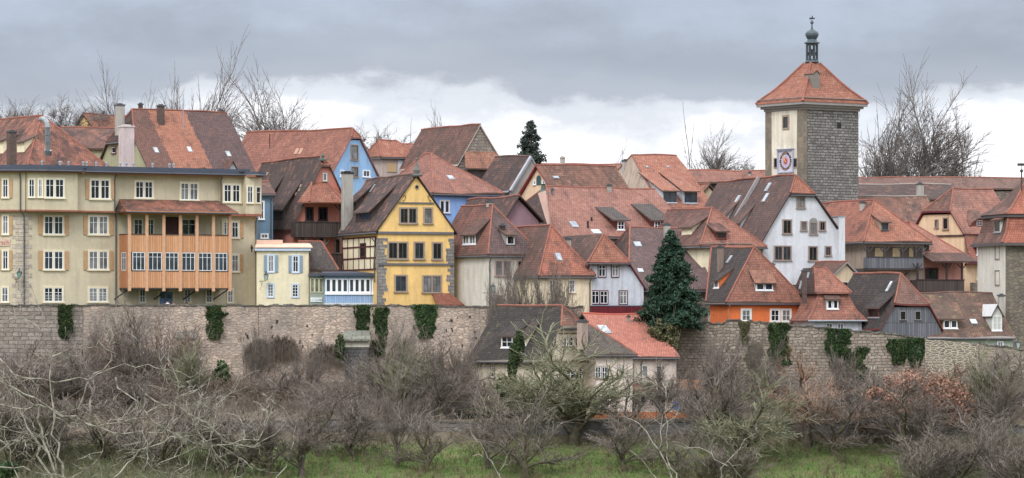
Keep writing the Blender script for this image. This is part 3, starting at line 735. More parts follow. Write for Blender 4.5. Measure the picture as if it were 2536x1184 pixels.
slab(bal, 'gallery_roof', [A.F.pt(g1-.2, rz-.05, 0), A.F.pt(g1+e+.2, zt-.12, 0), A.F.pt(g1+e, zt-.12, D+.5), ], T_PATCH, .08)
MB().tube([A.F.pt(g0-e, zt-.12, D+.55), A.F.pt(g1+e, zt-.12, D+.55)], .07, 6).build('gutter', LEAD, bal)
for x in (300, 398, 470, 545):
    a = A.F.sz(x, 715, 1)[0]; MB().tube([A.F.pt(a-.2, zbt-.95, .05), A.F.pt(a+.5, zbt-.12, 1.5)], .07, 4).build('brace', BLACK, bal)
for x, y0, k in ((50, 430, 0), (285, 436, 0), (548, 440, 0)):
    Fx = wing.F if x < 58 else A.F
    a = Fx.sz(x, 500, .55)[0]; zb_ = Fx.sz(x, 757, .12)[1]
    p = [Fx.pt(a, A.ze-.05, .75), Fx.pt(a, A.ze-.5, .5), Fx.pt(a, zs-.05, .5), Fx.pt(a+.25, zs-.5, .12), Fx.pt(a+.25, zb_, .12)]
    if x == 548: p = p[:2]+[Fx.pt(a, zt+.9, .5)]
    MB().tube(p, .06, 6).build('downpipe', LEAD, r)
A.pipe(A.F, 634, 540, 757, off=.1); 
# hotel sign, cut by the picture's left edge
sg = MB(); wing.F.pbox(sg, -30, 592, 25, 609, 0, .06); sgo = sg.build('wall_sign', plain('pale pink sign board', (206, 180, 164), .7), r)
def text(body, par, F_, x, y, h, mat, off=.07, align='LEFT', ital=False, sx=1.0):
    cu = bpy.data.curves.new('lettering', 'FONT'); cu.body = body; cu.size = h; cu.align_x = align; cu.extrude = .004; cu.space_character = 1.0
    if ital: cu.shear = .4
    cu.materials.append(mat); o = bpy.data.objects.new('lettering', cu); COL.objects.link(o); o.parent = par
    p = F_.px(x, y, off)-rootloc(par); o.location = p
    dg = bpy.context.evaluated_depsgraph_get(); me = bpy.data.meshes.new_from_object(o.evaluated_get(dg)); bpy.data.objects.remove(o)
    o = bpy.data.objects.new('lettering', me); COL.objects.link(o); o.parent = par; o.location = p
    if not me.materials: me.materials.append(mat)
    o.rotation_euler = (R(90), 0, math.atan2(F_.d.y, F_.d.x)); o.scale = (sx, 1, 1); return o
text('Hirsch', sgo, wing.F, 23.5, 605.5, .52, plain('red brown lettering', (160, 84, 76), .7), align='RIGHT')
mb = MB(); s_, z_ = A.F.sz(624, 615, .08); A.F.box(mb, s_-.03, s_+.03, z_-.3, z_+.3, 0, .06); A.F.box(mb, s_-.09, s_+.09, z_-.04, z_+.12, 0, .05); mb.build('wall_anchor', BLACK, r)
# ================================================================ B: small cream house with grey shutters
B = House('cream_cube_house', 'small cream flat-topped house with grey blue shutters and pink metal roof edge', 'house', 636, 765, 307.5, 760, 621, 6, 6, P_CREAM, extra=.6).box()
r = B.root; r.name = 'cream_house'
mb = MB(); B.F.box(mb, -.15, B.w+.15, B.ze+.002, B.ze+.24, -B.d, .22); mb.build('cornice', BLTRIM, r)
zc = B.ze+.245; mb = MB()
mb.prism([B.q(-.15, -.3, zc), B.q(B.w+.3, -.3, zc), B.q(B.w+.1, .25, zc+.30), B.q(-.05, .25, zc+.30)], (0, 0, .08)); mb.box(B.q(0, .2, zc), B.u*B.w, B.v*5.5, (0, 0, .42))
mb.box(B.q(0, .1, zc), B.u*B.w*.5, B.v*4, (0, 0, .68)); mb.build('roof', COPPER, r)
kb = dict(tm=BLTRIM, tw=.11, cols=2, rows=1, rowpos=[.66], sill=False)
for rr in ((661, 630, 681, 676), (722, 631, 742, 677)): window(r, B.F, rr, shut=SHUTG, sw=.26, **kb)
for rr in ((660, 701, 680, 738), (721, 702, 741, 738)): window(r, B.F, rr, tm=BLTRIM, tw=.1, cols=2, rows=4, sill=False)
B.pipe(B.F, 766, 625, 757, mat=plain('rusty brown pipe', (110, 76, 66), .6))
def lamp(x, y, F_, label, group=None, mount='wall', sc=1.0, glass=None):
    a, z = F_.sz(x, y, .7); c = F_.pt(a, z, .7); o = empty('wall_lantern', F_.pt(a, z-.5, 0), label, 'lantern', group)
    m = MB(); m.lathe(c, [(.05, .30), (.30, .12), (.28, .10)], 4, rot=R(45)); m.lathe(c, [(.03, .30), (.04, .42), (.01, .48)], 6); m.lathe(c, [(.12, -.35), (.14, -.33)], 4, rot=R(45))
    for k in range(4):
        t = R(45+90*k); m.tube([c+Vector((.14*math.cos(t), .14*math.sin(t), -.33)), c+Vector((.26*math.cos(t), .26*math.sin(t), .1))], .015, 4)
    m.build('lamp_frame', LAMPM, o); g = MB(); g.lathe(c, [(.12, -.32), (.24, .09)], 4, rot=R(45)); g.build('lamp_glass', glass or plain('lantern glass', (170, 186, 184), .3), o)
    b = MB(); b.tube([F_.pt(a-.55, z-.42, -.03), F_.pt(a-.3, z-.42, .4), F_.pt(a, z-.40, .7)], .025, 5); b.tube([F_.pt(a-.55, z-1.1, -.03), F_.pt(a-.4, z-.9, .25), F_.pt(a-.3, z-.42, .4)], .015, 4); b.build('bracket', LAMPM, o)
    return o
LAMPM = plain('dark green lamp metal', (58, 74, 74), .5, .1)
lamp(659, 684, B.F, 'dark iron lantern on a bracket on the cream house with grey shutters')
lamp(48, 678, wing.F, 'green lantern on the quoined corner of the beige building', glass=plain('green lantern glass', (120, 158, 156), .3))
# ================================================================ C: blue sun room
C_ = House('sunroom', 'pale blue glazed sun room with flat dark roof between cream and yellow houses', 'sunroom', 804, 977, 305.6, 757, 683, 4, 5, plain('blue paint', (150, 176, 208), .6, .05), extra=.2).box()
r = C_.root; FB = C_.F; BLUEB = boards('blue ribbed boards', (158, 184, 216), (146, 172, 206), .15, (96, 122, 158))
ann = MB(); c0 = FB.sz(767, 700, -.6)[0]; FB.box(ann, c0, .0, C_.zb, C_.ze-.05, -4.9, -.6); an = ann.build('side_annex', plain('grey green paint', (150, 158, 146), .7, .05), r)
mb = MB(); FB.box(mb, -.35, C_.w+.25, C_.ze, C_.ze+.16, -5, .45); mb.prism([FB.pt(-.2, C_.ze+.161, .3), FB.pt(C_.w+.1, C_.ze+.161, .3), FB.pt(C_.w, C_.ze+.4, -5), FB.pt(-.2, C_.ze+.4, -5)], (0, 0, .06)); FB.box(mb, c0-.1, -.36, C_.ze-.05, C_.ze+.2, -5, -.35); mb.build('roof', SLATE, r)
mb = MB(); FB.pbox(mb, 804.5, 729, 976, 750, .0, .04); mb.build('ribbed_panel', BLUEB, r)
mb = MB(); FB.pbox(mb, 803, 750.5, 977, 753.5, 0, .16); FB.pbox(mb, 803, 754.2, 977, 757, 0, .24); mb.build('plinth', plain('pale plinth', (200, 206, 208), .8), r)
for x0, x1 in ((806, 862), (864, 918), (921, 975)):
    s0, s1, z0, z1 = FB.rect(x0, 690, x1, 730, .05); m1, m2 = MB(), MB(); wd = (s1-s0)/4
    for i in range(4): sash(m1, m2, FB, s0+i*wd, s0+(i+1)*wd, z0+.18, z1, 1, 1, fr=.10, off=.03, pro=.06)
    FB.box(m1, s0-.04, s1+.04, z0, z0+.18, 0, .14)
    w = m1.build('window', WHITE, r); m2.build('pane', GLB, w)
s0, s1, z0, z1 = FB.rect(768, 689, 801, 729, -.58); m1, m2 = MB(), MB()
for i in range(3): sash(m1, m2, FB, s0+i*(s1-s0)/3, s0+(i+1)*(s1-s0)/3, z0+.15, z1, 1, 1, fr=.07, off=-.6, pro=.05)
w = m1.build('window', plain('sage frame', (196, 196, 166), .6), r); m2.build('pane', glassy('olive glass', (112, 112, 98)), w)
mb = MB(); FB.pbox(mb, 769, 737, 798, 748, -.6, -.53); sgo = mb.build('wall_sign', plain('white sign board', (226, 230, 232), .6), r)
text('Café', sgo, FB, 783, 745.3, .27, plain('grey sign lettering', (150, 160, 164), .6), off=-.52, align='CENTER', ital=True, sx=1.9)
mb = MB()
for i in range(14): FB.box(mb, .0+i*.43+.02, .0+i*.43+.05, C_.ze-.28, C_.ze-.05, 0, .03)
FB.box(mb, 0, C_.w, C_.ze-.33, C_.ze-.29, 0, .05); mb.build('frieze', plain('blue frieze', (172, 196, 224), .6), r)
# ================================================================ D: small brown roofed house behind the sun room
D_ = House('low_house', 'low house with a brown hipped roof squeezed behind the blue sun room', 'house', 742, 836, 309.6, 757, 672, 4, 5, P_STUCCO)
D_.roof(T_GREY, 603, 'u', e0=(1, 0), e1=(0, 1), rx=796, ov=.1, og=.1, hipmat=T_RED2, gut=False)
# ================================================================ E: salmon house with dark balcony
E = House('salmon_house', 'salmon pink gabled house with a hipped pent roof over a dark wooden balcony', 'house', 729, 879, 318, 757, 571, 25, 15, P_SALMON)
E.roof(tile('dark tiles with red patches', (84, 70, 68), (100, 78, 74), (150, 96, 80), alt=.4, da=.4, seed=21), 391, e0=(.86, .9), hipmat=T_RED, ov=.3, og=.3, gut=False)
r = E.root
for rr in ((756, 513, 776, 548), (788, 513, 811, 548)): window(r, E.F, rr, tm=DKTRIM, tw=.08, cols=2, rows=1, fm=DKTRIM, gm=GL[0])
window(r, E.F, (797, 426, 812, 451), tw=.1, cols=1, rows=1, gm=GL[2])
pr = MB(); FE = E.F
t0, t1, b0, b1 = FE.sz(773, 452, .1)[0], FE.sz(803, 452, .1)[0], FE.sz(757, 503, 1.6)[0], FE.sz(852, 503, 1.6)[0]
zt_, zm = FE.sz(800, 455, .1)[1], FE.sz(800, 503, 1.6)[1]
la0 = FE.sz(747, 505, 0)[0]; lb1 = FE.sz(862, 505, 0)[0]
Pt = [FE.pt(t0, zt_, 0), FE.pt(t1+.3, zt_, 0)]; Pb = [FE.pt(b0+.3, zm, 1.7), FE.pt(b1, zm, 1.7)]; Ps = [FE.pt(la0-.4, zm, 0), FE.pt(lb1+.5, zm, 0)]
pr.prism([Pt[0], Pt[1], Pb[1], Pb[0]], (0, 0, .12)); pr.prism([Pt[0], Pb[0], Ps[0]], (0, 0, .12)); pr.prism([Pt[1], Pb[1], Ps[1]], (0, 0, .12))
po = pr.build('pent_roof', T_RED, r); [MB().tube([Pt[k]+Z*.12, Pb[k]+Z*.12], .09, 5).build('ridge_cap', RIDGE, po) for k in (0, 1)]
gallery(E, E.F, 734, 851, 551, 583, 1.3, DARKWOOD, posts=(843,), ytop=506, pmat=DARKWOOD)
for x in (757, 803):
    a, zz = FE.sz(x, 586, 1.0); m = MB(); zlo = FE.sz(x, 625, 1)[1]
    FE.box(m, a-.09, a+.09, zlo-1.2, zz, .92, 1.08)
    for sg_ in (-1, 1): m.tube([FE.pt(a, zz-.9, 1), FE.pt(a+sg_*.75, zz-.05, 1)], .06, 4)
    m.build('post', plain('grey timber post', (118, 110, 108), .8), r)
for rr in ((746, 590, 760, 626), (790, 588, 806, 632), (828, 590, 843, 629)): window(r, E.F, rr, tm=plain('greyish surround', (150, 140, 138)), tw=.1, cols=1, rows=1, fm=DKTRIM, gm=GL[0])
gallery(E, E.F, 806, 852, 630, 668, 1.3, DARKWOOD, rail=1)
E.dormer('A0', (676, 515, 700, 547), wm=DARKWOOD, m2=.62, win=False, side=.4, top=449)
E.dormer('A0', (640, 500, 660, 525), wm=DARKWOOD, m2=.6, win=False, side=.3, top=440)
for x, y in ((663, 431), (733, 480), (746, 461), (742, 471)): E.skylight('A0', x, y, .25, .3, fm=STONE_TRIM, gm=STONE_TRIM)
E.chimney(None, 845, 875, 424, 566, CONC, cap=BLACK, Yd=314, dep=.8)
mb = MB(); c = E.q(E.w*.46, -.1, 0); zt_ = Zat(398, c.y); c.z = zt_; mb.lathe(c, [(.35, 0), (.35, .12), (.12, .2), (.16, .45), (.05, .62)], 8); mb.build('finial', plain('greened copper', (84, 100, 92), .6), r)
# ================================================================ F: slate-blue house
Fh = House('blue_house', 'narrow slate blue house wedged beside the beige building', 'house', 600, 676, 317, 757, 484, 14, 6, P_SLATEBLUE)
Fh.roof(T_BROWN, 452, 'u', ov=.3, og=.2)
window(Fh.root, Fh.F, (640, 497, 655, 545), tm=WHITE, tw=.08, cols=2, rows=2); window(Fh.root, Fh.F, (645, 578, 665, 592), tm=WHITE, tw=.08, cols=2, rows=1)
Fh.pipe(Fh.F, 671, 490, 600)
# ================================================================ G: yellow gabled house
G = House('yellow_house', 'tall yellow gabled house with grey stone quoins and half-timbered side', 'house', 937, 1124, 304.5, 760, 578, 20, 5, P_YELLOW, extra=.5)
bk = (G.P.x, )
k = (848-CX)/F; G.d = (k*G.P.y-G.P.x)/(G.v.x-k*G.v.y); G.L = Face(G.O+G.v*G.d, -G.v, -G.u)
TG = tile('dark brown tiles with orange eaves', (84, 70, 70), (112, 82, 76), (170, 104, 84), alt=.45, da=.4, seed=22)
G.roof(TG, 436, e1=(0, -3.6), ov=.25, og=.15, hipmat=TG, rmat=RIDGED, verge=DKTRIM)
r = G.root; FG = G.F
for rr, n in (((988, 513, 1034, 556), 2), ((1048, 513, 1072, 556), 1), ((959, 598, 1011, 644), 2), ((1024, 598, 1052, 644), 1), ((1069, 599, 1096, 645), 1), ((976, 680, 1009, 725), 1), ((1045, 681, 1094, 727), 2)):
    window(r, FG, rr, n=n, tw=.13, cols=2, rows=1, fm=plain('grey brown frame', (96, 86, 86), .6), gap=.12, label=None)
BAND = plain('grey moulded band', (104, 104, 110), .7, .1)
G.band(FG, 937, 574, 1124, 580, .14, BAND); G.band(FG, 937, 652, 1124, 657, .12, BAND); G.band(FG, 989, 501, 1075, 504.5, .1, BAND)
mq = MB(); i = 0; zz = G.zb+.4
rnd = random.Random(3)
while zz < G.ze-.4:
    h = .28; w1 = rnd.uniform(.35, .85)
    FG.box(mq, -.02, w1, zz, zz+h, .0, .025); FG.box(mq, G.w-rnd.uniform(.3, .75), G.w+.02, zz, zz+h, 0, .025); G.L.box(mq, G.d-.35, G.d+.0, zz, zz+h, 0, .02); zz += h
mq.build('quoins', stone('grey quoin stone', (150, 146, 144), (130, 126, 124), (120, 116, 112), .5, .28, .02, .02, dirt=.3), r)
mt = MB(); cc = FG.px(1032, 463, .03); a, z = FG.sz(1032, 463)
ring = [FG.pt(a+.19*math.cos(t), z+.19*math.sin(t), .03) for t in [2*math.pi*i/16 for i in range(16)]]; MB().prism(ring, FG.n*.04).build('round_window', STONE_TRIM, r)
MB().prism([FG.pt(a+.12*math.cos(t), z+.12*math.sin(t), .06) for t in [2*math.pi*i/12 for i in range(12)]], FG.n*.03).build('pane', GL[0], r)
ms = MB()
for x, sg_ in ((1002, 1), (1063, -1)):
    a, z = FG.sz(x, 493, .04)
    p = [FG.pt(a+sg_*(.12*math.cos(t)*(1-t/9)), z+.22+.12*math.sin(t)*(1-t/9), .04) for t in [i*.5 for i in range(9)]]
    p2 = [FG.pt(a+sg_*(-.08+.12*math.cos(t)*(1-t/9)), z-.2+.1*math.sin(t)*(1-t/9), .04) for t in [i*.5+1 for i in range(9)]]
    ms.tube(p, .022, 4); ms.tube(p2, .022, 4); ms.tube([p[0], p2[0]], .022, 4)
ms.build('scroll_ornament', plain('ornament brown', (120, 84, 60), .7), r)
c = G.q(G.w/2, -.1, Zat(436, 305)); mb = MB(); mb.lathe(c, [(.45, -.02), (.5, .12), (.22, .2), (.3, .5), (.14, .85), (.04, 1.3), (.1, 1.45), (.02, 1.6)], 8); mb.build('finial', plain('grey carved stone', (110, 110, 108), .9, .15, 5), r)
mb = MB(); G.L.box(mb, .02, G.d-.4, *[Zat(y, 307) for y in (669, 586)], .0, .03); mb.build('plaster_panel', P_CREAM, r)
tm_ = MB(); zt_, zb_ = Zat(586, 307), Zat(669, 307); wL = G.d-.42; n = 6
for i in range(n+1): a = .04+(wL-.14)*i/n; G.L.box(tm_, a, a+.11, zb_, zt_, .03, .07)
for f in (0, .34, .68, .96): G.L.box(tm_, .04, wL, zb_+(zt_-zb_)*f, zb_+(zt_-zb_)*f+.12, .03, .075)
for a0, a1 in ((.12, .55), (wL-.2, wL-.62)): tm_.tube([G.L.pt(a0, zt_-.1, .06), G.L.pt(a1, zb_+.05, .06)], .06, 4)
tm_.build('timber_framing', plain('dark red timber', (86, 48, 50), .8, .12), r)
window(r, G.L, (893, 602, 906, 638), tm=plain('timber window trim', (90, 46, 48), .7), tw=.07, cols=1, rows=1, fm=DKTRIM, gm=GL[0], off=.06, sill=False)
G.dormer('A0', (882, 522, 919, 549), wm=DARKWOOD, m2=.62, cols=2, rows=1, fm=DKTRIM, side=.2, top=457)
G.dormer('A0', (862, 500, 880, 525), wm=DARKWOOD, m2=.62, win=False, side=.2, top=452)
G.skylight('A0', 923, 467, .5, .8)
G.pipe(G.L, 928, 590, 700, off=.15)
lr = MB(); a0, a1 = FG.sz(1070, 740, 0)[0], FG.sz(1112, 740, 0)[0]
lo = Zat(757, 303.5); hi_ = Zat(729, 305.5)
lr.prism([FG.pt(a0, hi_, 0), FG.pt(a1+.1, hi_, 0), FG.pt(a1+.9, lo, 1.4), FG.pt(a0-.0, lo, 1.4)], (0, 0, .1)); lr.build('porch_roof', tile('plain red lean-to tiles', (150, 82, 66), (138, 76, 64), alt=.2, da=.2, seed=30), r)
lr = MB(); FG.box(lr, a0+.1, a1, G.zb, lo+.1, 0, 1.2); lr.build('porch', P_YELLOW, r)
# ================================================================ H: sky-blue gable behind
H = House('blue_gable_house', 'big house with sky blue gable and very long red roof at the skyline', 'house', 820, 936, 352, 520, 440, 52, 14, P_BLUE2)
H.roof(tile('long red tiled roof', (158, 94, 80), (140, 86, 76), (172, 110, 92), alt=.5, da=.3, seed=23), 323, e0=(.80, .8), ax=873, hipmat=T_RED, ov=.2, og=.2, gut=False, verge=plain('mauve verge', (140, 100, 100)))
k = (584-CX)/F
r = H.root
window(r, H.F, (868, 358, 887, 398), tw=.1, cols=1, rows=1, gm=GL[2], fm=DKTRIM); window(r, H.F, (869, 412, 887, 440), tw=.1, cols=1, rows=1, gm=GL[2], fm=DKTRIM)
window(r, H.F, (842, 421, 852, 440), tm=WHITE, tw=.08, cols=1, rows=1); window(r, H.F, (898, 421, 916, 440), tm=WHITE, tw=.08, cols=2, rows=1)
for x, y in ((735, 376), (745, 376)): H.skylight('A0', x, y, .35, .7, fm=plain('chimney pot clay', (196, 150, 130)), gm=STONE_TRIM)
MB().tube([at(668, 368, 350), at(668, 332, 350)], .04, 4).build('antenna', BLACK, r)
# ================================================================ I: the big three-coloured roof
I = House('three_toned_roof_house', 'large house whose roof shows brown, orange and purple-brown strips', 'house', 382, 638, 335, 560, 452, 30, 14.4, P_OLIVE)
uvx = lambda x, y: I.F.px(x, y).dot(I.u)
def bx(x, y):   # u-coordinate of the roof front slope above photo point
    P0 = I.O+Z*(I.ze-I.zb); m = (Zat(275, 341)-I.ze)/7.2; N = (Z-I.v*m).normalized(); return rayplane(x, y, P0, N).dot(I.u)
TI = tile('three batch roof', (0, 0, 0), (0, 0, 0), (128, 88, 78), da=.22, zones=[(0, (124, 86, 78)), (bx(408, 350), (172, 104, 82)), (bx(500, 350), (108, 84, 84))])
I.roof(TI, 275, 'u', e0=(.55, 1.0), ov=.3, og=.25, hipmat=T_DARK, rmat=RIDGE)
for x0, x1, yt, yb in ((388, 408, 258, 306), (284, 309, 256, 304)): I.chimney('A0', x0, x1, yt, yb, BRICK if x0 == 388 else CONC, cap=LEAD)
I.chimney('A1', 541, 556, 270, 292, BRICK); I.chimney('A1', 342, 354, 254, 282, BRICK)
I.chimney(None, 293, 333, 309, 415, PALEPINK, cap=plain('pale cap', (200, 190, 188)), Yd=319, dep=1.4)
for x, y in ((386, 373), (469, 371), (565, 382)): I.skylight('A0', x, y, .45, .75, gm=glassy('bright skylight glass', (190, 196, 200)))
window(I.root, I.L, (277, 362, 288, 381), tm=BRTRIM, tw=.08, cols=1, rows=1, gm=GL[0])
I.dormer('A0', (562, 424, 588, 438), 'gable', wm=P_BLUEWHITE, gh=.9, win=False); I.dormer('A0', (488, 426, 520, 438), 'gable', wm=P_BLUEWHITE, gh=.35, win=False)
MB().tube([at(454, 318, 338), at(454, 233, 338)], .035, 4).build('antenna', ZINC, I.root)
# ================================================================ J K L: roofs at the far left
J = House('hipped_roof_house', 'house with patched red and black hip roof behind the beige building, far left', 'house', 70, 268, 324, 560, 416, 35, 14, P_CREAM)
J.roof(T_PATCH, 291, e0=(0, 0), ax=103, ov=.2, rmat=RIDGE, gut=False)
J.chimney(None, 16, 41, 322, 396, BRICK, Yd=321)
J.dormer('A0', (42, 352, 60, 380), wm=P_CREAM, m2=.3, win=False, rm=T_BROWN, top=336); J.dormer('A0', (-20, 350, 8, 382), wm=P_CREAM, m2=.3, win=False, rm=T_BROWN, top=336)
fl = at(118, 384, 318.5); mb = MB()
mb.tube([fl, at(118, 318, 318.5), at(117, 306, 318.8), at(113, 298, 319.5), at(106, 294, 320.5), at(101, 296, 322)], .22, 10); mb.tube([at(118, 384, 318.5), at(119, 372, 318.4)], .36, 10)
for y in (315, 333, 354, 350): mb.tube([at(118, y, 318.5), at(118, y+2, 318.5)], .31, 10)
mb.build('flue_pipe', STEEL, J.root)
K = House('orange_roof_house', 'little house with yellow gable and bright orange roof on the far left skyline', 'house', 189, 230, 388, 400, 324, -38, 6, P_YELLOW)
K.roof(T_RED, 285, ov=.3, og=.35, gut=False, verge=DKTRIM); MB().tube([at(256, 290, 390), at(256, 276, 390)], [.25, .12], 6).build('chimney', BLACK, K.root)
L = House('dark_roof_house', 'long low dark-tiled roof behind the patched hip roof', 'house', 140, 305, 347, 480, 372, 0, 10, P_OLIVE)
L.roof(tile('long dark roof with orange ridge', (96, 74, 72), (150, 92, 76), (164, 100, 80), alt=.5, da=.6, seed=24), 321, 'u', ov=.3, gut=False)
# ================================================================ N O P: back middle
N_ = House('grey_pink_house', 'small grey pink house with red hipped roof and boarded window at the skyline', 'house', 946, 1035, 372, 520, 393, 25, 4.6, plaster('grey pink render', (184, 170, 164), amt=.3))
N_.roof(T_RED, 352, 'u', e0=(0, .9), e1=(0, 1), ax=938, rx=982, ov=.25)
r = N_.root; mb = MB(); N_.F.pbox(mb, 959, 404, 982, 426, 0, .08); mb.build('shutter', plain('tan board', (186, 160, 128), .8), r)
mb = MB(); N_.F.pbox(mb, 986, 396, 1004, 440, 0, .05); mb.build('white_panel', P_WHITE, r)
O_ = House('low_red_roof_house', 'low red roof with a white chimney beside the tall barn roof', 'house', 985, 1075, 383, 480, 390, 10, 6, P_PINKW)
O_.roof(T_RED2, 362, 'u', ov=.2, gut=False); O_.chimney(None, 1058, 1080, 366, 392, P_WHITE, Yd=381, dep=.5)
Pb_ = House('barn', 'tall barn with a steep brown roof, stone gable and dark timber under a skirt roof', 'barn', 1136, 1246, 362, 560, 413, 30, 12, stone('barn stone', (164, 154, 146), (146, 136, 128), (130, 122, 114), .6, .3, dirt=.3))
Pb_.roof(T_MIX if False else tile('barn brown tiles', (122, 84, 76), (100, 76, 70), (150, 98, 84), alt=.6, da=.5, seed=25), 313, ap=.47, ov=.2, og=.15, gut=False, verge=plain('pale verge', (186, 176, 168)))
FP = Pb_.F; za, zb_ = FP.sz(1190, 379, 0)[1], FP.sz(1190, 420, 1.6)[1]
a0, a1 = FP.sz(1150, 379, 0)[0], FP.sz(1228, 379, 0)[0]; b0, b1 = FP.sz(1153, 418, 1.6)[0], FP.sz(1262, 410, 1.6)[0]
slab(Pb_.root, 'skirt_roof', [FP.pt(a0, za, 0), FP.pt(a1, za, 0), FP.pt(b1, zb_, 1.6), FP.pt(b0, zb_, 1.6)], T_HIP, .14, side=VERGE)
mb = MB(); FP.box(mb, .3, Pb_.w+.8, Zat(448, 360), zb_-.02, .2, 1.3); mb.build('timber_wall', DARKWOOD, Pb_.root)
# ================================================================ Q: bright blue house
Q = House('bright_blue_house', 'bright blue house with broad red hip roof behind the yellow gable', 'house', 1076, 1238, 326, 640, 483, 30, 11, P_BLUE)
Q.roof(tile('red hip tiles', (160, 98, 84), (140, 90, 82), (172, 112, 96), alt=.5, da=.3, seed=26), 386, e0=(0, 0), e1=(0, 3), ax=1068, ov=.3)
window(Q.root, Q.F, (1088, 495, 1114, 529), n=2, tm=plain('grey white surround', (196, 198, 204)), tw=.08, cols=1, rows=1); Q.skylight('B0', 1116, 441, .6, .8)
Q.pipe(Q.F, 1157, 488, 540)
# ================================================================ R: dark roof with grey gable
Rh = House('grey_gable_house', 'house with dark roof, grey cement gable and pale zinc verge', 'house', 1262, 1364, 340, 600, 478, 30, 6.5, P_GREY)
Rh.roof(T_DARK, 389, ov=.2, og=.1, gut=True, verge=plain('pale zinc verge', (168, 174, 182)), rmat=RIDGED)
Rh.w0 = 1
window(Rh.root, Rh.F, (1306, 440, 1314, 456), tm=WHITE, tw=.06, cols=1, rows=2)
MB().tube([Rh.q(0, -.15, Rh.ze+.2), Rh.q(Rh.w/2, -.15, Zat(388, 341))], .16, 4).build('verge_flashing', plain('pale zinc verge', (168, 174, 182)), Rh.root)
# ================================================================ S: cream gable with red verge
Sh = House('cream_gable_house', 'cream gable with an arched green shutter and dark red verges at the skyline', 'house', 1283, 1384, 336, 600, 506, -48, 9.5, P_PEACH)
Sh.roof(T_MIX, 412, ov=.3, og=.35, verge=plain('red verge boards', (140, 70, 66)), gut=False)
r = Sh.root
a, z0 = Sh.F.sz(1334.5, 458, 0); _, z1 = Sh.F.sz(1334.5, 442, 0)
mb = MB(); pts_ = [Sh.F.pt(a-.28, z0, 0), Sh.F.pt(a+.28, z0, 0)]+[Sh.F.pt(a+.28*math.cos(t), z1+.28*math.sin(t), 0) for t in [math.pi*i/8 for i in range(9)]]
mb.prism(pts_, Sh.F.n*.06); mb.build('shutter', plain('dark green shutter', (56, 88, 92), .6), r)
for rr in ((1321, 446, 1327, 459), (1344, 446, 1351, 459), (1310, 492, 1320, 508)): window(r, Sh.F, rr, tm=WHITE, tw=.05, cols=1, rows=1)
Sh.skylight('A1', 1376, 440, .7, .3)
# ================================================================ far roofs between
Fr = House('distant_long_house', 'distant long red ridge with square chimney right of the spruce', 'house', 1330, 1565, 375, 480, 440, 2, 8, P_STUCCO)
Fr.roof(T_HIP, 411, 'u', ov=.2, gut=False); Fr.chimney('A0', 1387, 1399, 387, 416, CONC, cap=CONC); Fr.chimney('A1', 1268, 1276, 383, 400, CONC, Yd=372)
for x in (1348, 1374): Fr.skylight('A0', x, 416, .5, .5)
# ================================================================ U: mauve gable
U = House('mauve_gable_house', 'mauve gabled house with dark overhanging roof in the middle of the town', 'house', 1251, 1334, 315.5, 640, 553, 25, 10, P_PURPLE)
U.roof(tile('dark mauve house tiles', (92, 72, 70), (106, 78, 74), (172, 104, 84), alt=.5, da=.45, seed=27), 490, ap=.37, ov=.3, og=.45, verge=DKTRIM, gut=False)
# ================================================================ V: cream house behind bare trees
V = House('pale_cream_house', 'pale cream house with hipped brown roof and two small dormers next to the yellow gable', 'house', 1211, 1332, 303.8, 762, 636, 33, 8, P_CREAM2, extra=.5)
V.roof(tile('red brown left slope', (138, 86, 76), (110, 80, 76), (156, 96, 82), alt=.6, da=.4, seed=28), 514, e0=(0, 0), ax=1220, ov=.25, hipmat=T_PURP)
r = V.root; FV = V.F
for rr in ((1225, 645, 1264, 685), (1280, 645, 1318, 685)): window(r, FV, rr, n=2, tw=.09, gap=.14, cols=1, rows=1, tm=plain('pinkish surround', (176, 150, 144)), rowpos=[.7], fm=plain('grey frame', (130, 124, 124)))
door(r, FV, (1228, 731, 1244, 762), plain('grey plank door', (124, 112, 104), .8), leaves=1, glass=False, tw=.08)
V.pipe(FV, 1213, 640, 757); V.pipe(FV, 1331, 640, 757)
V.dormer('A0', (1146, 579, 1179, 608), wm=DARKWOOD, m2=.5, n=2, cols=2, rows=1, rm=T_BROWN, top=543)
V.dormer('B0', (1253, 582, 1275, 609), wm=P_GREY, m2=.35, cols=1, rows=1, rm=T_BROWN, fm=WHITE, tm=LEAD, top=566); V.chimney('B0', 1237, 1252, 554, 580, DARKWOOD, dep=.6)
V.chimney('A1', 1204, 1222, 495, 516, CONC); lamp(1221, 713, FV, 'green lantern on the pale cream house behind the bare branches')
# ================================================================ W: cream house with bright red hip
Wh = House('red_hip_house', 'cream house with bright red hip roof blotched with dark tiles', 'house', 1338, 1466, 301, 790, 688, 25, 9.5, plaster('warm cream render', (232, 218, 190), amt=.35))
Wh.roof(T_BROWN, 565, e0=(0, 0), ax=1364, ov=.25, hipmat=tile('bright red tiles with dark blotches', (176, 96, 76), (120, 82, 74), (120, 84, 78), alt=.45, da=.35, seed=29))
for rr in ((1359, 692, 1376, 726), (1408, 692, 1425, 726)): window(Wh.root, Wh.F, rr, tw=.06, cols=2, rows=3, tm=LIMEWASH)
Wh.skylight('B0', 1383, 637, .5, .8); Wh.pipe(Wh.F, 1461, 690, 787)
MB().tube([at(1336, 690, 301.6), at(1335, 757, 301.6)], .16, 6).build('downpipe', plain('grey wrapped pipe', (140, 138, 134)), Wh.root)
# ================================================================ X: pale blue house with maroon balcony
X = House('pale_blue_house', 'pale blue house with maroon window frames above a maroon balcony', 'house', 1460, 1594, 303, 790, 651, 25, 8, P_BLUEWHITE, ye2=713)
X.roof(T_DARK, 584, ap=.376, e0=(.0, .9), ov=.12, og=.2, hipmat=T_RED, gut=False) if False else None
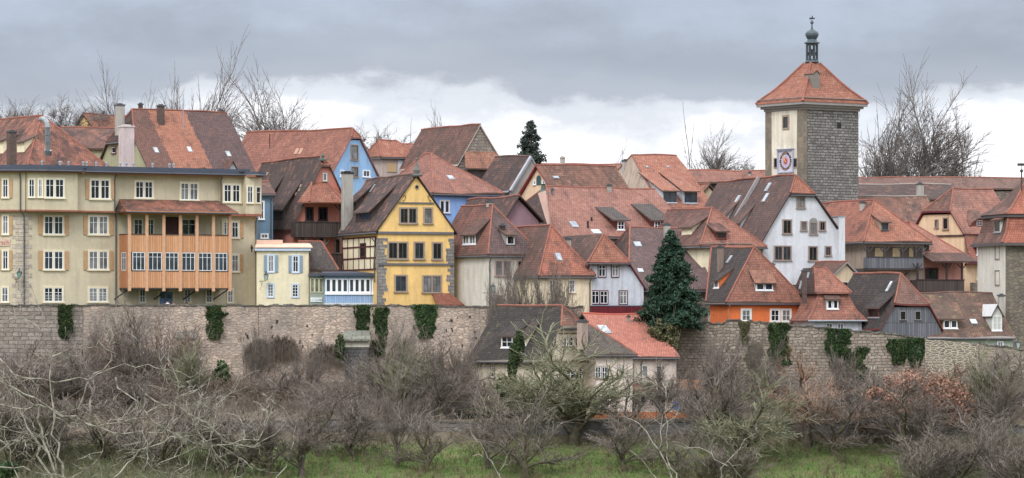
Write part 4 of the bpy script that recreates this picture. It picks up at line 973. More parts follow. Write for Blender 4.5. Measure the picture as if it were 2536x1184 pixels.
# front is hipped above the left eave level and runs on down to the right
def xroof():
    s = X; z0, z1 = s.ze, s.ze2; am = s.w*.376; b = 1.2; zr = s.zpx(584, am, b); th = .15
    mR = (zr-z1)/(s.w-am); aR = s.w-(z0-z1)/mR; m0 = (zr-z0)/am
    mb = MB(); u = (0, 0, th); B = s.d+.2
    mb.prism([s.q(-.3, -.3, z0-.3*m0), s.q(am, b, zr), s.q(am, B, zr), s.q(-.3, B, z0-.3*m0)], u, 0, 1)
    mb.prism([s.q(s.w+.2, -.2, z1-.2*mR), s.q(aR+.1, -.2, z0-.1*mR), s.q(am, b, zr), s.q(am, B, zr), s.q(s.w+.2, B, z1-.2*mR)], u, 0, 1)
    mb.prism([s.q(-.3, -.3, z0-.1), s.q(aR+.15, -.3, z0-.1), s.q(am, b, zr)], u, 2, 1)
    ro = mb.build('roof', [tile('dark left slope tiles', (98, 78, 74), (120, 84, 76), (150, 96, 80), alt=.4, da=.4, seed=31), MARFR, T_RED], s.root); s.ro = ro
    MB().tube([s.q(-.3, -.3, z0-.1+th), s.q(am, b, zr+th)], .09, 5).tube([s.q(aR+.1, -.3, z0-.1+th), s.q(am, b, zr+th)], .09, 5).build('ridge_cap', RIDGE, ro)
    MB().tube([s.q(-.3, -.38, z0-.1), s.q(aR+.15, -.38, z0-.1)], .07, 6).build('gutter', LEAD, ro)
    mw = MB(); mw.prism([s.q(0, 0, s.zb), s.q(s.w, 0, s.zb), s.q(s.w, 0, z1), s.q(aR, 0, z0), s.q(0, 0, z0)], s.v*.3)
    mw.prism([s.q(0, .3, s.zb), s.q(s.w, .3, s.zb), s.q(s.w, s.d, s.zb), s.q(0, s.d, s.zb)], (0, 0, z1-s.zb)); mw.prism([s.q(0, .3, z1), s.q(.3, .3, z1), s.q(.3, s.d, z1), s.q(0, s.d, z1)], (0, 0, z0-z1-.01))
    mw.build('wall', s.wall, s.root)
xroof(); r = X.root
kx = dict(tm=MARFR, tw=.07, cols=2, rows=1, rowpos=[.66], sill=False)
for rr, n in (((1480, 654, 1501, 687), 1), ((1513, 654, 1533, 687), 1), ((1463, 719, 1506, 754), 2), ((1532, 719, 1554, 755), 1)): window(r, X.F, rr, n=n, gap=.1, **kx)
mb = MB(); s0, s1 = X.F.sz(1463, 770, .8)[0], X.F.sz(1611, 770, .8)[0]; z0, z1 = X.F.sz(1537, 785, .8)[1], X.F.sz(1537, 758, .8)[1]
X.F.box(mb, s0, s1, z0, z1, .72, .8); X.F.box(mb, s1-.08, s1, z0, z1, -3, .72); mb2 = MB(); X.F.box(mb2, s0, s1+.02, z1+.002, z1+.07, .66, .84); X.F.box(mb2, s0, s1-.1, z0-.1, z0-.002, 0, .78)
bo = mb.build('balcony', MAROON, r); mb2.build('rail', plain('grey blue rail', (130, 140, 156), .6), bo)
mb = MB()
for k in range(30): X.F.box(mb, s0+.1+k*(s1-s0-.3)/29, s0+.2+k*(s1-s0-.3)/29, z0-.16, z0-.101, .66, .79)
mb.build('fringe', MARFR, bo)
mb = MB(); X.F.box(mb, X.w+.05, s1-.1, z0, X.F.sz(1600, 715, 0)[1], -2.5, -.4); mb.build('side_annex', DARKWOOD, r)
X.chimney(None, 1395, 1414, 587, 618, CONC, Yd=307)
# ================================================================ Y: red roof with two long dormers
Yh = House('twin_dormer_house', 'house with orange red roof and two long shed dormers with wide windows', 'house', 1636, 1765, 345, 640, 517, 30, 13.5, P_SAND)
Yh.roof(tile('even red tiles', (176, 106, 86), (160, 96, 80), (188, 124, 102), alt=.3, da=.12, seed=32), 387, 'u', e0=(0, 1), e1=(1, 0), ax=1565, ov=.3, og=.2, hipmat=P_STUCCO)
for rr in ((1642, 473, 1676, 504), (1694, 474, 1727, 505)): Yh.dormer('A0', rr, top=426, wm=P_BLUEWHITE, m2=.42, cols=2, rows=1, tw=.05, fm=plain('dark teal frame', (52, 64, 78), .5), tm=P_BLUEWHITE, gl=GL[1], side=.25)
for x, y in ((1602, 414), (1654, 414)): Yh.skylight('A0', x, y, .25, .3, fm=ZINC, gm=ZINC)
Yh.chimney(None, 1541, 1556, 394, 412, CONC, Yd=352)
# ================================================================ T: the long middle roof
T = House('long_pale_red_roof_house', 'very long pale red roof with two small brown shed dormers in the town middle', 'house', 1367, 1708, 315, 640, 590, 27, 13.2, P_PINKW)
T.roof(tile('long pale red roof', (166, 106, 94), (146, 98, 88), (172, 118, 104), alt=.45, da=.2, seed=33), 467, 'u', e0=(0, 2.6), ax=1353, ov=.35, og=.2, hipmat=T_DARK)
T.dormer('A0', (1528, 546, 1547, 572), wm=BRTRIM, m2=.42, cols=2, rows=2, rm=T_GREY, side=.5, tw=.05, top=513)
T.dormer('A0', (1619, 546, 1655, 571), wm=BRTRIM, m2=.42, n=2, cols=2, rows=2, rm=T_GREY, side=.35, tw=.05, top=505)
T.skylight('A0', 1421, 557, .65, .95); T.skylight('A0', 1476, 575, .9, .7, gm=glassy('white skylight', (205, 210, 212)))
T.chimney('A0', 1503, 1515, 455, 474, CONC); T.chimney('A0', 1365, 1371, 466, 484, STEEL)
for x, ya, yb_ in ((1456, 547, 566), (1465, 538, 548)): c = rayplane(x, yb_, *T.planes['A0'][:2]); MB().tube([c-Z*.2, Vector((c.x, c.y, Zat(ya, c.y)))], .09, 6).build('vent_pipe', BLACK, T.root)
mb = MB(); zz = T.ze; mb.prism([at(1332, 478, 315.5), at(1352, 472, 315.4), at(1368, 566, 313.8), at(1366, 592, 314.0)], (0, .5, 0)); mb.build('rendered_gable', plaster('dusty pink render', (188, 158, 148), amt=.2), T.root)
mb = MB(); c = at(1345, 470, 316); mb.lathe(c-Z*.4, [(.5, 0), (.2, .4), (.15, .8), (.25, .9)], 6); mb.build('chimney_cap', plain('greened copper', (84, 100, 92)), T.root)
# ================================================================ T2: purple-brown roof behind the conifer
T2 = House('purple_roof_house', 'house with purple brown roof half hidden by the dark conifer', 'house', 1562, 1766, 307, 806, 723, 15, 17, P_STONEWALL, extra=1)
T2.roof(T_PURP, 570, 'u', e0=(0, 3), ax=1560, ov=.3, og=.2, hipmat=T_DARK)
T2.skylight('A0', 1579, 606, .6, .8); T2.skylight('A0', 1586, 671, .5, .6, gm=glassy('pale skylight', (180, 186, 190))); T2.skylight('A0', 1709, 678, .4, .6)
T2.chimney('A0', 1643, 1660, 552, 590, CONC); window(T2.root, T2.F, (1752, 770, 1760, 800), tw=.05, cols=1, rows=1)
# ================================================================ AA: hipped red house
AA = House('small_dormer_house', 'cream house with red hip roof and one small dark dormer left of the white house', 'house', 1738, 1884, 311.5, 700, 614, 30, 10, P_CREAM)
AA.roof(T_PATCH if False else tile('dark left and red', (118, 78, 72), (92, 72, 70), (160, 98, 84), alt=.5, da=.5, seed=34), 521, e0=(0, 0), ax=1764, ov=.4, hipmat=tile('faded red hip', (164, 100, 84), (140, 90, 80), (176, 114, 98), alt=.4, da=.3, seed=35))
AA.dormer('B0', (1774, 573, 1799, 594), wm=BRTRIM, m2=.35, cols=2, rows=1, fm=BRTRIM, side=.25, tw=.05, top=555)
AA.dormer('A0', (1688, 563, 1712, 584), wm=P_CREAM, m2=.5, win=False, side=.3, top=536)
P0, N, out, m_ = AA.planes['B0']; mb = MB()
for x0, x1 in ((1737, 1765), (1767, 1800), (1803, 1832), (1834, 1862)): mb.tube([rayplane(x0, 607, P0, N)+Z*.12, rayplane(x1, 607, P0, N)+Z*.12], .05, 4)
mb.build('snow_guard', plain('grey rail', (120, 112, 110)), AA.root)
# ================================================================ BB: the white house under the tower
BB = House('white_house', 'large white half-hipped house with an arched window in front of the tower', 'house', 1889, 2075, 315, 705, 602, 22, 16.5, P_WHITE, ye2=577)
BB.roof(tile('dark brown big slope', (98, 78, 76), (116, 84, 78), (146, 96, 84), alt=.5, da=.25, seed=36), 439, e0=(.70, .9), ax=1970, ov=.18, og=.25, hipmat=T_RED, verge=DKTRIM)
r = BB.root; FW = BB.F
kb2 = dict(tm=plain('brown grey surround', (150, 138, 134), .85), fm=plain('brown grey frames', (118, 96, 86), .6), cols=2, rows=1)
for rr in ((1972, 487, 1994, 517), (1937, 543, 1961, 581), (1982, 547, 1999, 573), (2028, 547, 2045, 573), (1916, 608, 1960, 647), (2001, 609, 2025, 648), (2042, 609, 2059, 635)):
    window(r, FW, rr, n=2 if rr[0] == 1916 else 1, tw=.1, **kb2)
window(r, FW, (2004, 550, 2024, 582), tw=.1, arch=True, **kb2)
BB.skylight('A0', 1903, 464, .6, .9); BB.skylight('A0', 1897, 490, .6, .9); BB.skylight('A0', 1827, 495, .6, .9)
BB.dormer('A0', (1811, 550, 1834, 568), wm=P_WHITE, m2=.62, cols=1, rows=1, fm=ZINC, side=.2, top=508); BB.dormer('A0', (1786, 532, 1800, 548), wm=P_WHITE, m2=.55, win=False, side=.2, top=500)
P0, N, out, m_ = BB.planes['A0']; p1, p2 = rayplane(1884, 441, P0, N), rayplane(1822, 548, P0, N)
mb = MB(); mb.prism([p1, p2, p2+BB.v*.18, p1+BB.v*.18], N*.3); mb.build('parapet', plain('pale parapet', (150, 146, 148)), r)
# side buttress chimney
mb = MB(); FW.box(mb, BB.w-.05, BB.w+.55, BB.zb, Zat(537, 315+BB.w*.37), -1.2, .3)
q = FW.px(2087, 690, .28); mb.prism([FW.pt(BB.w+.5, Zat(640, 317), .28), FW.pt(BB.w+.5, BB.zb, .28), FW.pt(BB.w+1.3, BB.zb, .28), FW.pt(BB.w+1.1, Zat(678, 317), .28)], -FW.n*1.2); mb.build('buttress', P_WHITE, r)
mb = MB(); FW.box(mb, BB.w-.1, BB.w+.6, Zat(537, 317.5)+.002, Zat(535, 317.5), -1.25, .35); mb.build('chimney_cap', ZINC, r)
# ================================================================ CC: orange house
CC = House('orange_house', 'bright orange house with broad tiled hip roof and a double-window dormer on the town wall', 'house', 1801, 1990, 299.5, 812, 754, 25, 3.0, P_ORANGE, extra=.5)
CC.roof(T_BLACK, 617, e0=(0, 0), e1=(0, -6.5), ax=1868, ov=.25, hipmat=tile('red hip over orange wall', (160, 98, 82), (138, 90, 80), (172, 112, 96), alt=.45, da=.35, seed=37))
r = CC.root; PW = plain('white painted surround', (226, 222, 216), .8)
for rr in ((1834, 764, 1861, 798), (1906, 764, 1932, 799), (1933.5, 764, 1960, 799)): window(r, CC.F, rr, tm=PW, tw=.13, cols=2, rows=2)
CC.dormer('B0', (1871, 697, 1915, 722), wm=P_WHITE, m2=.30, n=2, cols=1, rows=1, side=.2, rm=T_HIP, top=672)
CC.dormer('A0', (1768, 693, 1781, 716), wm=P_ORANGE, m2=.55, cols=1, rows=1, side=.1, tw=.08, rm=T_BLACK, top=666)
CC.chimney('A0', 1776, 1792, 607, 668, plaster('brown cement', (132, 116, 108), amt=.5)); CC.skylight('A0', 1807, 643, .35, .8); CC.pipe(CC.F, 1804, 756, 800, mat=plain('orange grey pipe', (176, 130, 108)))
CC.chimney(None, 1908, 1918, 650, 680, BRICK, Yd=305)
lamp(1991, 795, CC.F, 'pale green lantern at the right corner of the orange house', glass=plain('pale green lantern glass', (140, 172, 160), .3))
# ================================================================ DD: mansard house
DD = House('mansard_house', 'small white house under a flared red mansard roof with a white double dormer', 'house', 2008, 2134, 297, 826, 791, 12, 8, P_WHITE, extra=.8)
DD.ze = Zat(791, 297); DD.box()
zA, zB, zC, zR = DD.ze-.12, Zat(768, 297), Zat(728, 298), Zat(667, 301)
k1 = 1.25
mb, rg = mansard(DD, [(-.35, -.35, -.35, -.35, zA), (.35, .35, .35, .35, zB), (.95, .95, .95, .95, zC)], None)
rr1 = DD; eL, eR, eF = -.0, 0, .75
o = mb.build('roof', [tile('mansard red', (164, 98, 82), (132, 88, 80), (180, 116, 98), alt=.5, da=.35, seed=38)], DD.root); DD.ro = o
mb = MB(); ra = (DD.w)/2-.55; b0_, b1_ = 2.3, DD.d-1
E_ = .62
cs = [DD.q(E_, E_, zC+.003), DD.q(DD.w-E_, E_, zC+.003), DD.q(DD.w-E_, DD.d-E_, zC+.003), DD.q(E_, DD.d-E_, zC+.003)]; ra_, rb_ = DD.q(ra-.5, 2.6, zR), DD.q(ra+.4, 2.6, zR); rc_ = DD.q(ra-.5, 6.0, zR)
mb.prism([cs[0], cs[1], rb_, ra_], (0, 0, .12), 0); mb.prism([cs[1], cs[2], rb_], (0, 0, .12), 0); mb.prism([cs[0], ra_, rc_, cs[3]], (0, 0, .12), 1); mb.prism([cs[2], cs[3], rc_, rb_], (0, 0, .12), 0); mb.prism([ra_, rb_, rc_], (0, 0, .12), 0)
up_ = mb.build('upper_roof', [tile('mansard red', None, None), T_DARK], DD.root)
mb = MB(); mb.tube([cs[0]+Z*.1, ra_+Z*.1, rb_+Z*.1, cs[1]+Z*.1], .09, 5)
for k in (0, 1): mb.tube([rg[0][k], rg[1][k], rg[2][k]], .08, 5)
mb.build('ridge_cap', RIDGE, up_)
MB().tube([rg[0][0]-DD.v*.06, rg[0][1]-DD.v*.06], .07, 6).build('gutter', ZINC, DD.root)
P0 = DD.q(0, .35, zB); mm = (zC-zB)/.6; DD.planes['F'] = (P0, (Z-DD.v*mm).normalized(), -DD.v, mm)
DD.dormer('F', (2047, 741, 2077, 768), wm=P_WHITE, m2=.3, n=2, cols=1, rows=1, rm=T_BROWN, side=.15, top=733)
P0 = DD.q(E_, 0, zC); mm = (zR-zC)/(ra-.5-E_); DD.planes['A0'] = (P0, (Z-DD.u*mm).normalized(), -DD.u, mm)
DD.skylight('A0', 2003, 682, .5, .5); DD.skylight('A0', 1984, 706, .4, .7); DD.chimney(None, 1986, 1998, 666, 716, BRICK, Yd=299)
for q_ in ((2044, 799, 2063, 817), (2072, 799, 2091, 817)): window(DD.root, DD.F, q_, tm=plain('pale grey surround', (190, 194, 198)), tw=.07, cols=2, rows=1)
DD.pipe(DD.F, 2129, 793, 826, mat=ZINC)
# ================================================================ EE: sand gable
EE = House('sand_gable_house', 'small sand coloured gable with a single square window below the white house', 'house', 2057, 2133, 311, 770, 697, 33, 4, P_SAND, extra=1)
EE.roof(T_BROWN, 654, ov=.25, og=.2, gut=False, verge=plain('grey verge', (150, 146, 146))); window(EE.root, EE.F, (2078, 696, 2101, 720), tw=.12, tm=plain('sand trim', (196, 186, 170)), cols=1, rows=1, fm=DKTRIM, gm=GL[0])
# ================================================================ FF: balcony house
FFh = House('gallery_house', 'stucco house with orange hip roof over a long grey wooden gallery', 'house', 2143, 2289, 322, 730, 603, 28, 14, P_STUCCO, extra=1)
FFh.roof(tile('red with dark streak', (166, 94, 76), (140, 84, 72), (112, 80, 74), alt=.4, da=.5, seed=39), 502, e0=(0, 0), ax=2165, ov=.5, hipmat=tile('orange hip tiles', (176, 104, 82), (160, 100, 84), (184, 120, 98), alt=.4, da=.25, seed=40))
r = FFh.root
gallery(FFh, FFh.F, 2150, 2287, 638, 664, .75, GREYWOOD, posts=(2152, 2192, 2236, 2270, 2285), ytop=612, pmat=plain('dark grey timber', (72, 68, 70), .8))
mb = MB(); FFh.F.pbox(mb, 2146, 612, 2284, 637, 0, .04); mb.build('painted_shade', plain('painted recess shade', (84, 74, 66), .8), r)  # dark sheet on the wall paints the shade behind the gallery openings
for x0, x1 in ((2167, 2187), (2211, 2229), (2252, 2262)): mb = MB(); FFh.F.pbox(mb, x0, 614, x1, 637, .04, .08); mb.build('infill_panel', plain('yellowish infill', (166, 150, 118)), r)
for x in (2167, 2250): a, z0 = FFh.F.sz(x, 668, .7); MB().tube([FFh.F.pt(a-.3, z0-.7, .0), FFh.F.pt(a+.1, z0-.15, .7)], .08, 4).build('brace', DKTRIM, r)
FFh.dormer('B0', (2182, 550, 2201, 573), wm=P_STUCCO, m2=.35, cols=1, rows=1, fm=plain('dark grey trim', (80, 82, 86)), side=.15, rm=T_RED2, top=530)
FFh.chimney('A0', 2129, 2145, 497, 518, CONC)
mb = MB(); FFh.L.box(mb, FFh.d-3.2, FFh.d, FFh.zb, FFh.F.sz(2150, 665, 0)[1], 0, .03); mb.build('weathered_boards', plain('dark brown side boards', (96, 84, 82), .85), r)
# ================================================================ GG and back roofs on the right
GG = House('mottled_roof_house', 'house with large mottled red brown roof behind the gallery house', 'house', 2152, 2344, 345, 660, 588, 12, 13, P_STUCCO)
GG.roof(T_MIX, 491, 'u', e0=(1, 0), ov=.3, og=.2, rmat=plain('grey ridge', (150, 142, 136))); GG.chimney(None, 2221, 2234, 540, 562, CONC, Yd=334)
HH = House('dark_roof_house', 'long soot dark roof behind the mottled red one', 'house', 2100, 2365, 358, 560, 498, 0, 11, P_STUCCO)
HH.roof(T_DARK, 462, 'u', ov=.2, gut=False, rmat=plain('grey ridge', (150, 142, 136))); HH.chimney('A0', 2270, 2287, 452, 492, CONC)
TW = House('covered_town_wall', 'distant covered town wall with long brown roof right of the tower', 'wall', 2120, 2575, 368, 560, 474, -2, 7, P_STONEWALL)
TW.roof(tile('long brown wall roof', (124, 92, 84), (146, 96, 84), (150, 110, 98), alt=.4, da=.4, seed=41), 445, 'u', ov=.2, gut=False)
TW2 = House('covered_town_wall', 'distant covered town wall roof with dark wooden gallery left of the tower', 'wall', 1690, 1905, 372, 560, 455, 1, 6, DARKWOOD)
TW2.roof(tile('left wall roof', (156, 96, 82), (128, 88, 80), (160, 112, 98), alt=.5, da=.4, seed=42), 427, 'u', ov=.4, gut=False); TW2.chimney('A0', 1853, 1860, 424, 434, CONC)
SG = House('small_back_house', 'tiny gabled house under the distant wall left of the big dark roof', 'house', 1743, 1768, 352, 560, 486, 25, 4, P_SAND)
SG = SG.roof(T_PINK, 462, ov=.3, og=.2, gut=False) and SG
TW3 = House('back_row_house', 'reddish brown roof in the back row right of the middle long roof', 'house', 1700, 1800, 352, 560, 515, 0, 6, P_STUCCO); TW3.roof(T_HIP, 478, 'u', ov=.2, gut=False)
# ================================================================ II: peach half-hipped house
II = House('peach_house', 'peach house with half-hipped roof, eyebrow dormer and red tiled lower front', 'house', 2388, 2520, 333, 720, 584, 40, 6.6, P_PEACH, extra=.5)
II.roof(tile('pale red tiles with moss marks', (174, 110, 96), (132, 98, 90), (182, 124, 110), alt=.5, da=.35, seed=43), 472, 'u', e0=(.46, 1.2), ax=2361, ov=.15, og=.25, hipmat=T_BROWN, verge=MARFR, gut=False)
r = II.root; FL = II.L
window(r, FL, (2335, 538, 2350, 570), tw=.12, cols=1, rows=1, fm=DKTRIM); window(r, FL, (2315, 543, 2325, 566), tw=.09, cols=1, rows=1, fm=BRTRIM)
II.band(FL, 2294, 582, 2388, 586, .12, plain('dark band', (78, 66, 66)), 'trim')
zt_, zb_ = II.F.sz(2420, 590, .15)[1], II.F.sz(2420, 652, 1.0)[1]
slab(r, 'lower_tiling', [II.F.pt(.0, zt_, .05), II.F.pt(II.w, zt_, .05), II.F.pt(II.w, zb_, .75), II.F.pt(-.05, zb_, .75)], tile('fresh lower tiles', (174, 98, 86), (160, 92, 82), (180, 110, 96), alt=.3, da=.15, seed=44), .12, side=MARFR)
II.planes['M'] = (II.F.pt(0, zb_, .75)+Z*.12, (Z+II.F.n*0+(-II.v)*((zt_-zb_)/.7)).normalized(), -II.v, (zt_-zb_)/.7)
II.dormer('M', (2418, 606, 2443, 634), 'gable', wm=BRTRIM, gh=.75, cols=2, rows=2, rm=DKTRIM, side=.25, tw=.06)
mb = MB(); II.F.box(mb, 0, II.w, zb_-.12, zb_-.003, 0, .8); mb.build('eave_board', MARFR, r)
window(r, II.F, (2417, 660, 2441, 695), tw=.12, cols=2, rows=2, fm=plain('brown frame', (104, 76, 70)), tm=LIMEWASH)
# eyebrow dormer
P0, N, out, m_ = II.planes['A0']; Qd = rayplane(2432, 562, P0, N); d = Z.cross(out).normalized(); Fe = Face(Qd, d, out)
s0, s1, zb2, zt2 = Fe.rect(2399, 541, 2465, 562); n = 12; hh = zt2-zb2
cur = [(s0+(s1-s0)*i/n, zb2+hh*math.sin(math.pi*i/n)**.7) for i in range(n+1)]
mb = MB(); mb.prism([Fe.pt(a, z) for a, z in cur], -out*.5); eo = mb.build('dormer', BRTRIM, r)
mb = MB()
for i in range(n):
    (a, z), (a2, z2) = cur[i], cur[i+1]; t1, t2 = (z-zb2)/m_*2.0+.05, (z2-zb2)/m_*2.0+.05
    mb.prism([Fe.pt(a, z)+out*.15, Fe.pt(a2, z2)+out*.15, Fe.pt(a2, z2+(t2*m_*.5))-out*t2, Fe.pt(a, z+(t1*m_*.5))-out*t1], (0, 0, .10))
mb.build('dormer_roof', T_MIX, eo)
m1, m2 = MB(), MB()
for x0, x1 in ((2418, 2432), (2437, 2451)): a0, a1, b0, b1 = Fe.rect(x0, 546, x1, 559); sash(m1, m2, Fe, a0, a1, b0, b1, 2, 2, fr=.05, mu=.02)
m1.build('frame', plain('pink grey frame', (176, 160, 160)), eo); m2.build('pane', GL[1], eo)
mb = MB(); II.F.box(mb, -.2, II.w, Zat(728, 332), Zat(700, 332), .9, 1.3); mb.build('garden_wall', P_STONEWALL, r)
# ================================================================ JJ: pink veranda house
JJ = House('pink_veranda_house', 'pink house with red hip roof sweeping over a dark wooden veranda', 'house', 2284, 2386, 325.2, 745, 640, 26, 9, plaster('soft pink render', (204, 148, 138), amt=.25), extra=.5)
JJ.roof(tile('red swept roof', (166, 104, 88), (146, 96, 84), (176, 116, 100), alt=.4, da=.3, seed=45), 556, e0=(0, 0), ax=2254, ov=.3, gut=False)
r = JJ.root; FJ = JJ.F
zt_, zb_ = FJ.sz(2330, 629, .1)[1], FJ.sz(2330, 650, 1.7)[1]
slab(r, 'skirt_roof', [FJ.pt(-.3, zt_, .0), FJ.pt(JJ.w+.0, zt_, .0), FJ.pt(JJ.w+.9, zb_, 1.8), FJ.pt(-.1, zb_, 1.8)], T_BROWN, .12, side=DKTRIM)
gallery(JJ, FJ, 2271, 2388, 694, 720, 1.5, DARKWOOD, posts=(2274, 2346, 2384), ytop=652, pmat=DKTRIM)
door(r, FJ, (2290, 663, 2323, 708), BLACK, BRTRIM, leaves=2, tw=.1); JJ.dormer('B0', (2287, 606, 2302, 622), wm=P_PINKW, m2=.3, cols=1, rows=1, fm=DKTRIM, side=.1, top=594)
# ================================================================ LL: board-clad barn house
LL = House('board_clad_house', 'grey board-clad gable with dark mossy roof standing on the town wall', 'house', 2181, 2330, 295.5, 846, 822, 25, 9, GREYWOOD, extra=.8)
LL.roof(T_BLACK, 682, e0=(.42, 1.6), ax=2231, ov=.15, og=.2, hipmat=tile('pinkish brown hip tiles', (140, 100, 90), (118, 86, 80), (150, 112, 102), alt=.5, da=.35, seed=46), verge=BRTRIM, gut=False)
r = LL.root
for rr in ((2228, 770, 2243, 793), (2265, 770, 2280, 793)): window(r, LL.F, rr, tm=plain('pale grey board trim', (150, 146, 146)), tw=.05, cols=1, rows=1, fm=DKTRIM, gm=GL[0])
LL.dormer('A0', (2150, 760, 2178, 789), wm=DARKWOOD, m2=.55, n=1, cols=2, rows=1, fm=BRTRIM, side=.3, tm=ZINC, top=728); LL.skylight('A0', 2203, 710, .35, 1.0, gm=glassy('bright skylight glass', None))
# ================================================================ MM: low mossy-roofed house
MMh = House('mossy_roof_house', 'long low house with mossy brown roof, white windows and green wall at right', 'house', 2300, 2508, 297.5, 870, 840, 9, 12.6, P_GREEN, extra=1)
MMh.roof(T_MOSS, 732, 'u', ov=.25, og=.15, verge=plain('pale verge strip', (170, 162, 158)), rmat=RIDGED)
r = MMh.root
MMh.dormer('A0', (2335, 791, 2372, 816), wm=P_SAND, m2=.35, n=2, cols=1, rows=1, side=.5, rm=T_MOSS, top=757)
MMh.dormer('A0', (2456, 780, 2482, 822), 'gable', wm=plain('white grey boards', (196, 196, 192)), gh=.8, cols=2, rows=2, side=.12, rm=plain('white board', (200, 200, 200)), gl=plain('pale shutters', (184, 186, 178)))
MMh.skylight('A0', 2411, 798, .55, .8, gm=glassy('bright skylight glass', None)); MMh.chimney('A0', 2472, 2488, 727, 764, CONC)
window(r, MMh.F, (2469, 845, 2485, 862), tm=WHITE, tw=.06, cols=2, rows=1)
lamp(2521, 852, MMh.F, 'pale lantern at the foot of the tower by the mossy-roofed house')
# ================================================================ KK: right-hand tower house
KK = House('gate_tower', 'stone tower with bell-shaped red mansard roof cut by the right edge', 'tower', 2490, 2690, 304, 900, 598, 13, 6.6, stone('tower rubble', (134, 126, 112), (112, 106, 100), (126, 118, 108), .5, .3, rubble=True, dirt=.45), extra=1)
KK.box(); mb = MB(); KK.L.box(mb, KK.d-3.0 if False else 0, KK.d-.0, KK.zb, KK.ze-.01, 0, .03)
r = KK.root; mb.build('rendered_side', P_CREAM2, r)
kd = KK.L.sz(2453, 650)[0]
for y0, y1 in ((606, 644), (669, 708)): window(r, KK.L, (2465, y0, 2477, y1), tw=.05, tm=STONE_TRIM, cols=1, rows=1, fm=DKTRIM, gm=plain('brown shutter', (110, 98, 84)), sill=False)
zE, zM, zU = KK.ze-.1, Zat(548, 303), Zat(528, 303)
mb, rg = mansard(KK, [(-.5, -.5, -.5, -.5, zE), (.1, .1, .1, .1, zE+.9), (.5, .5, .5, .5, zU)], None)
TK = tile('bright tower tiles', (176, 92, 72), (166, 88, 72), (184, 106, 84), alt=.3, da=.15, seed=47)
for k in range(len(mb.m)): pass
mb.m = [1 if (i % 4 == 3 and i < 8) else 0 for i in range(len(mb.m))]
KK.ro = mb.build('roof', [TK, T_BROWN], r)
mb2 = MB()
for k in (0, 1): mb2.tube([rg[0][k], rg[1][k], rg[2][k]], .1, 5)
mb, rg = mansard(KK, [(.1, .1, .1, .1, zU), (.9, .9, .9, .9, zU+.55), (2.0, 2.0, 2.0, 2.0, Zat(478, 304)), (3.1, 3.1, 3.1, 3.1, Zat(436, 306))], None)
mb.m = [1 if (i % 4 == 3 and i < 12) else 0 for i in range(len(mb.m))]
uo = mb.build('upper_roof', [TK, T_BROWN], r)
for k in (0, 1): mb2.tube([rg[0][k], rg[1][k], rg[2][k], rg[3][k]], .1, 5)
mb2.build('ridge_cap', RIDGE, uo)
mb = MB(); KK.F.box(mb, -.5, KK.w+.5, KK.ze-.35, KK.ze-.11, -KK.d-.5, .5); KK.F.box(mb, .2, KK.w-.2, zU-.28, zU-.01, -KK.d+.2, -.2); mb.build('cornice', plain('dark grey cornice', (92, 86, 88)), r)
lz = MB(); cA = KK.L.sz(2475, 540, .5)[0]
P0 = KK.q(.1, 0, zE+.9); mm = (zU-zE-.9)/.4; KK.planes['L'] = (P0, (Z-KK.u*mm).normalized(), -KK.u, mm)
KK.dormer('L', (2462, 545, 2478, 578), wm=P_CREAM2, m2=.3, cols=1, rows=1, side=.3, fm=ZINC, rm=TK)
fi = at(2530, 455, 306); mb = MB(); mb.tube([fi-Z*.6, fi+Z*1.0], .06, 6); mb.lathe(fi+Z*.9, [(.02, 0), (.18, .18), (.02, .36)], 10); mb.tube([fi+Z*1.2, fi+Z*1.75], .025, 5); mb.box(fi+Z*1.5-Vector((.35, 0, 0)), (.6, 0, 0), (0, .04, 0), (0, 0, .22)); mb.build('finial', plain('iron grey', (70, 66, 70)), r)
# ================================================================ main tower
MT = House('clock_tower', 'tall square stone tower with clock, flared red roof and copper lantern', 'tower', 1990, 2126, 341, 700, 262, 35, 6.2, stone('tower ashlar', (152, 150, 146), (118, 116, 114), (92, 90, 90), .62, .26, .05, .035, dirt=.35, bump=1.0), extra=2)
k = (1896-CX)/F; MT.d = (k*MT.P.y-MT.P.x)/(MT.v.x-k*MT.v.y); MT.L = Face(MT.O+MT.v*MT.d, -MT.v, -MT.u); MT.root.location = MT.O+MT.u*MT.w/2+MT.v*MT.d/2
MT.box(); r = MT.root; w, d_ = MT.w, MT.d
QS = stone('tower corner stone', (140, 130, 116), (122, 114, 104), (110, 104, 96), .8, .5, .02, .012, dirt=.45, bump=.3)
mb = MB(); MT.L.box(mb, 0, .95, MT.zb, MT.ze, 0, .05); MT.L.box(mb, d_-.9, d_+.05, MT.zb, MT.ze, 0, .05); MT.F.box(mb, 0, .42, MT.zb, MT.ze, 0, .04); mb.build('corner_stones', QS, r)
mb = MB(); MT.L.box(mb, .95, d_-.9, MT.zb, MT.ze-.35, 0, .03); mb.build('plaster_panel', plaster('tower cream plaster', (222, 214, 198), (150, 140, 124), .5), r)
mb = MB(); a, z = MT.F.sz(2078, 311); MT.F.box(mb, a-.26, a+.26, z-.28, z+.28, -.02, .02); mb.build('opening', BLACK, r)  # black slab paints the dark inside of the opening, no real hole
window(r, MT.L, (1938, 285, 1955, 321), tw=.17, cols=1, rows=1, fm=DKTRIM, gm=GL[0], sill=False, off=.03)
for rr in ((1917, 391, 1927, 417), (1965, 391, 1976, 416)): window(r, MT.L, rr, tw=.09, cols=1, rows=1, fm=DKTRIM, gm=GL[0], sill=False, off=.03)
mb = MB()
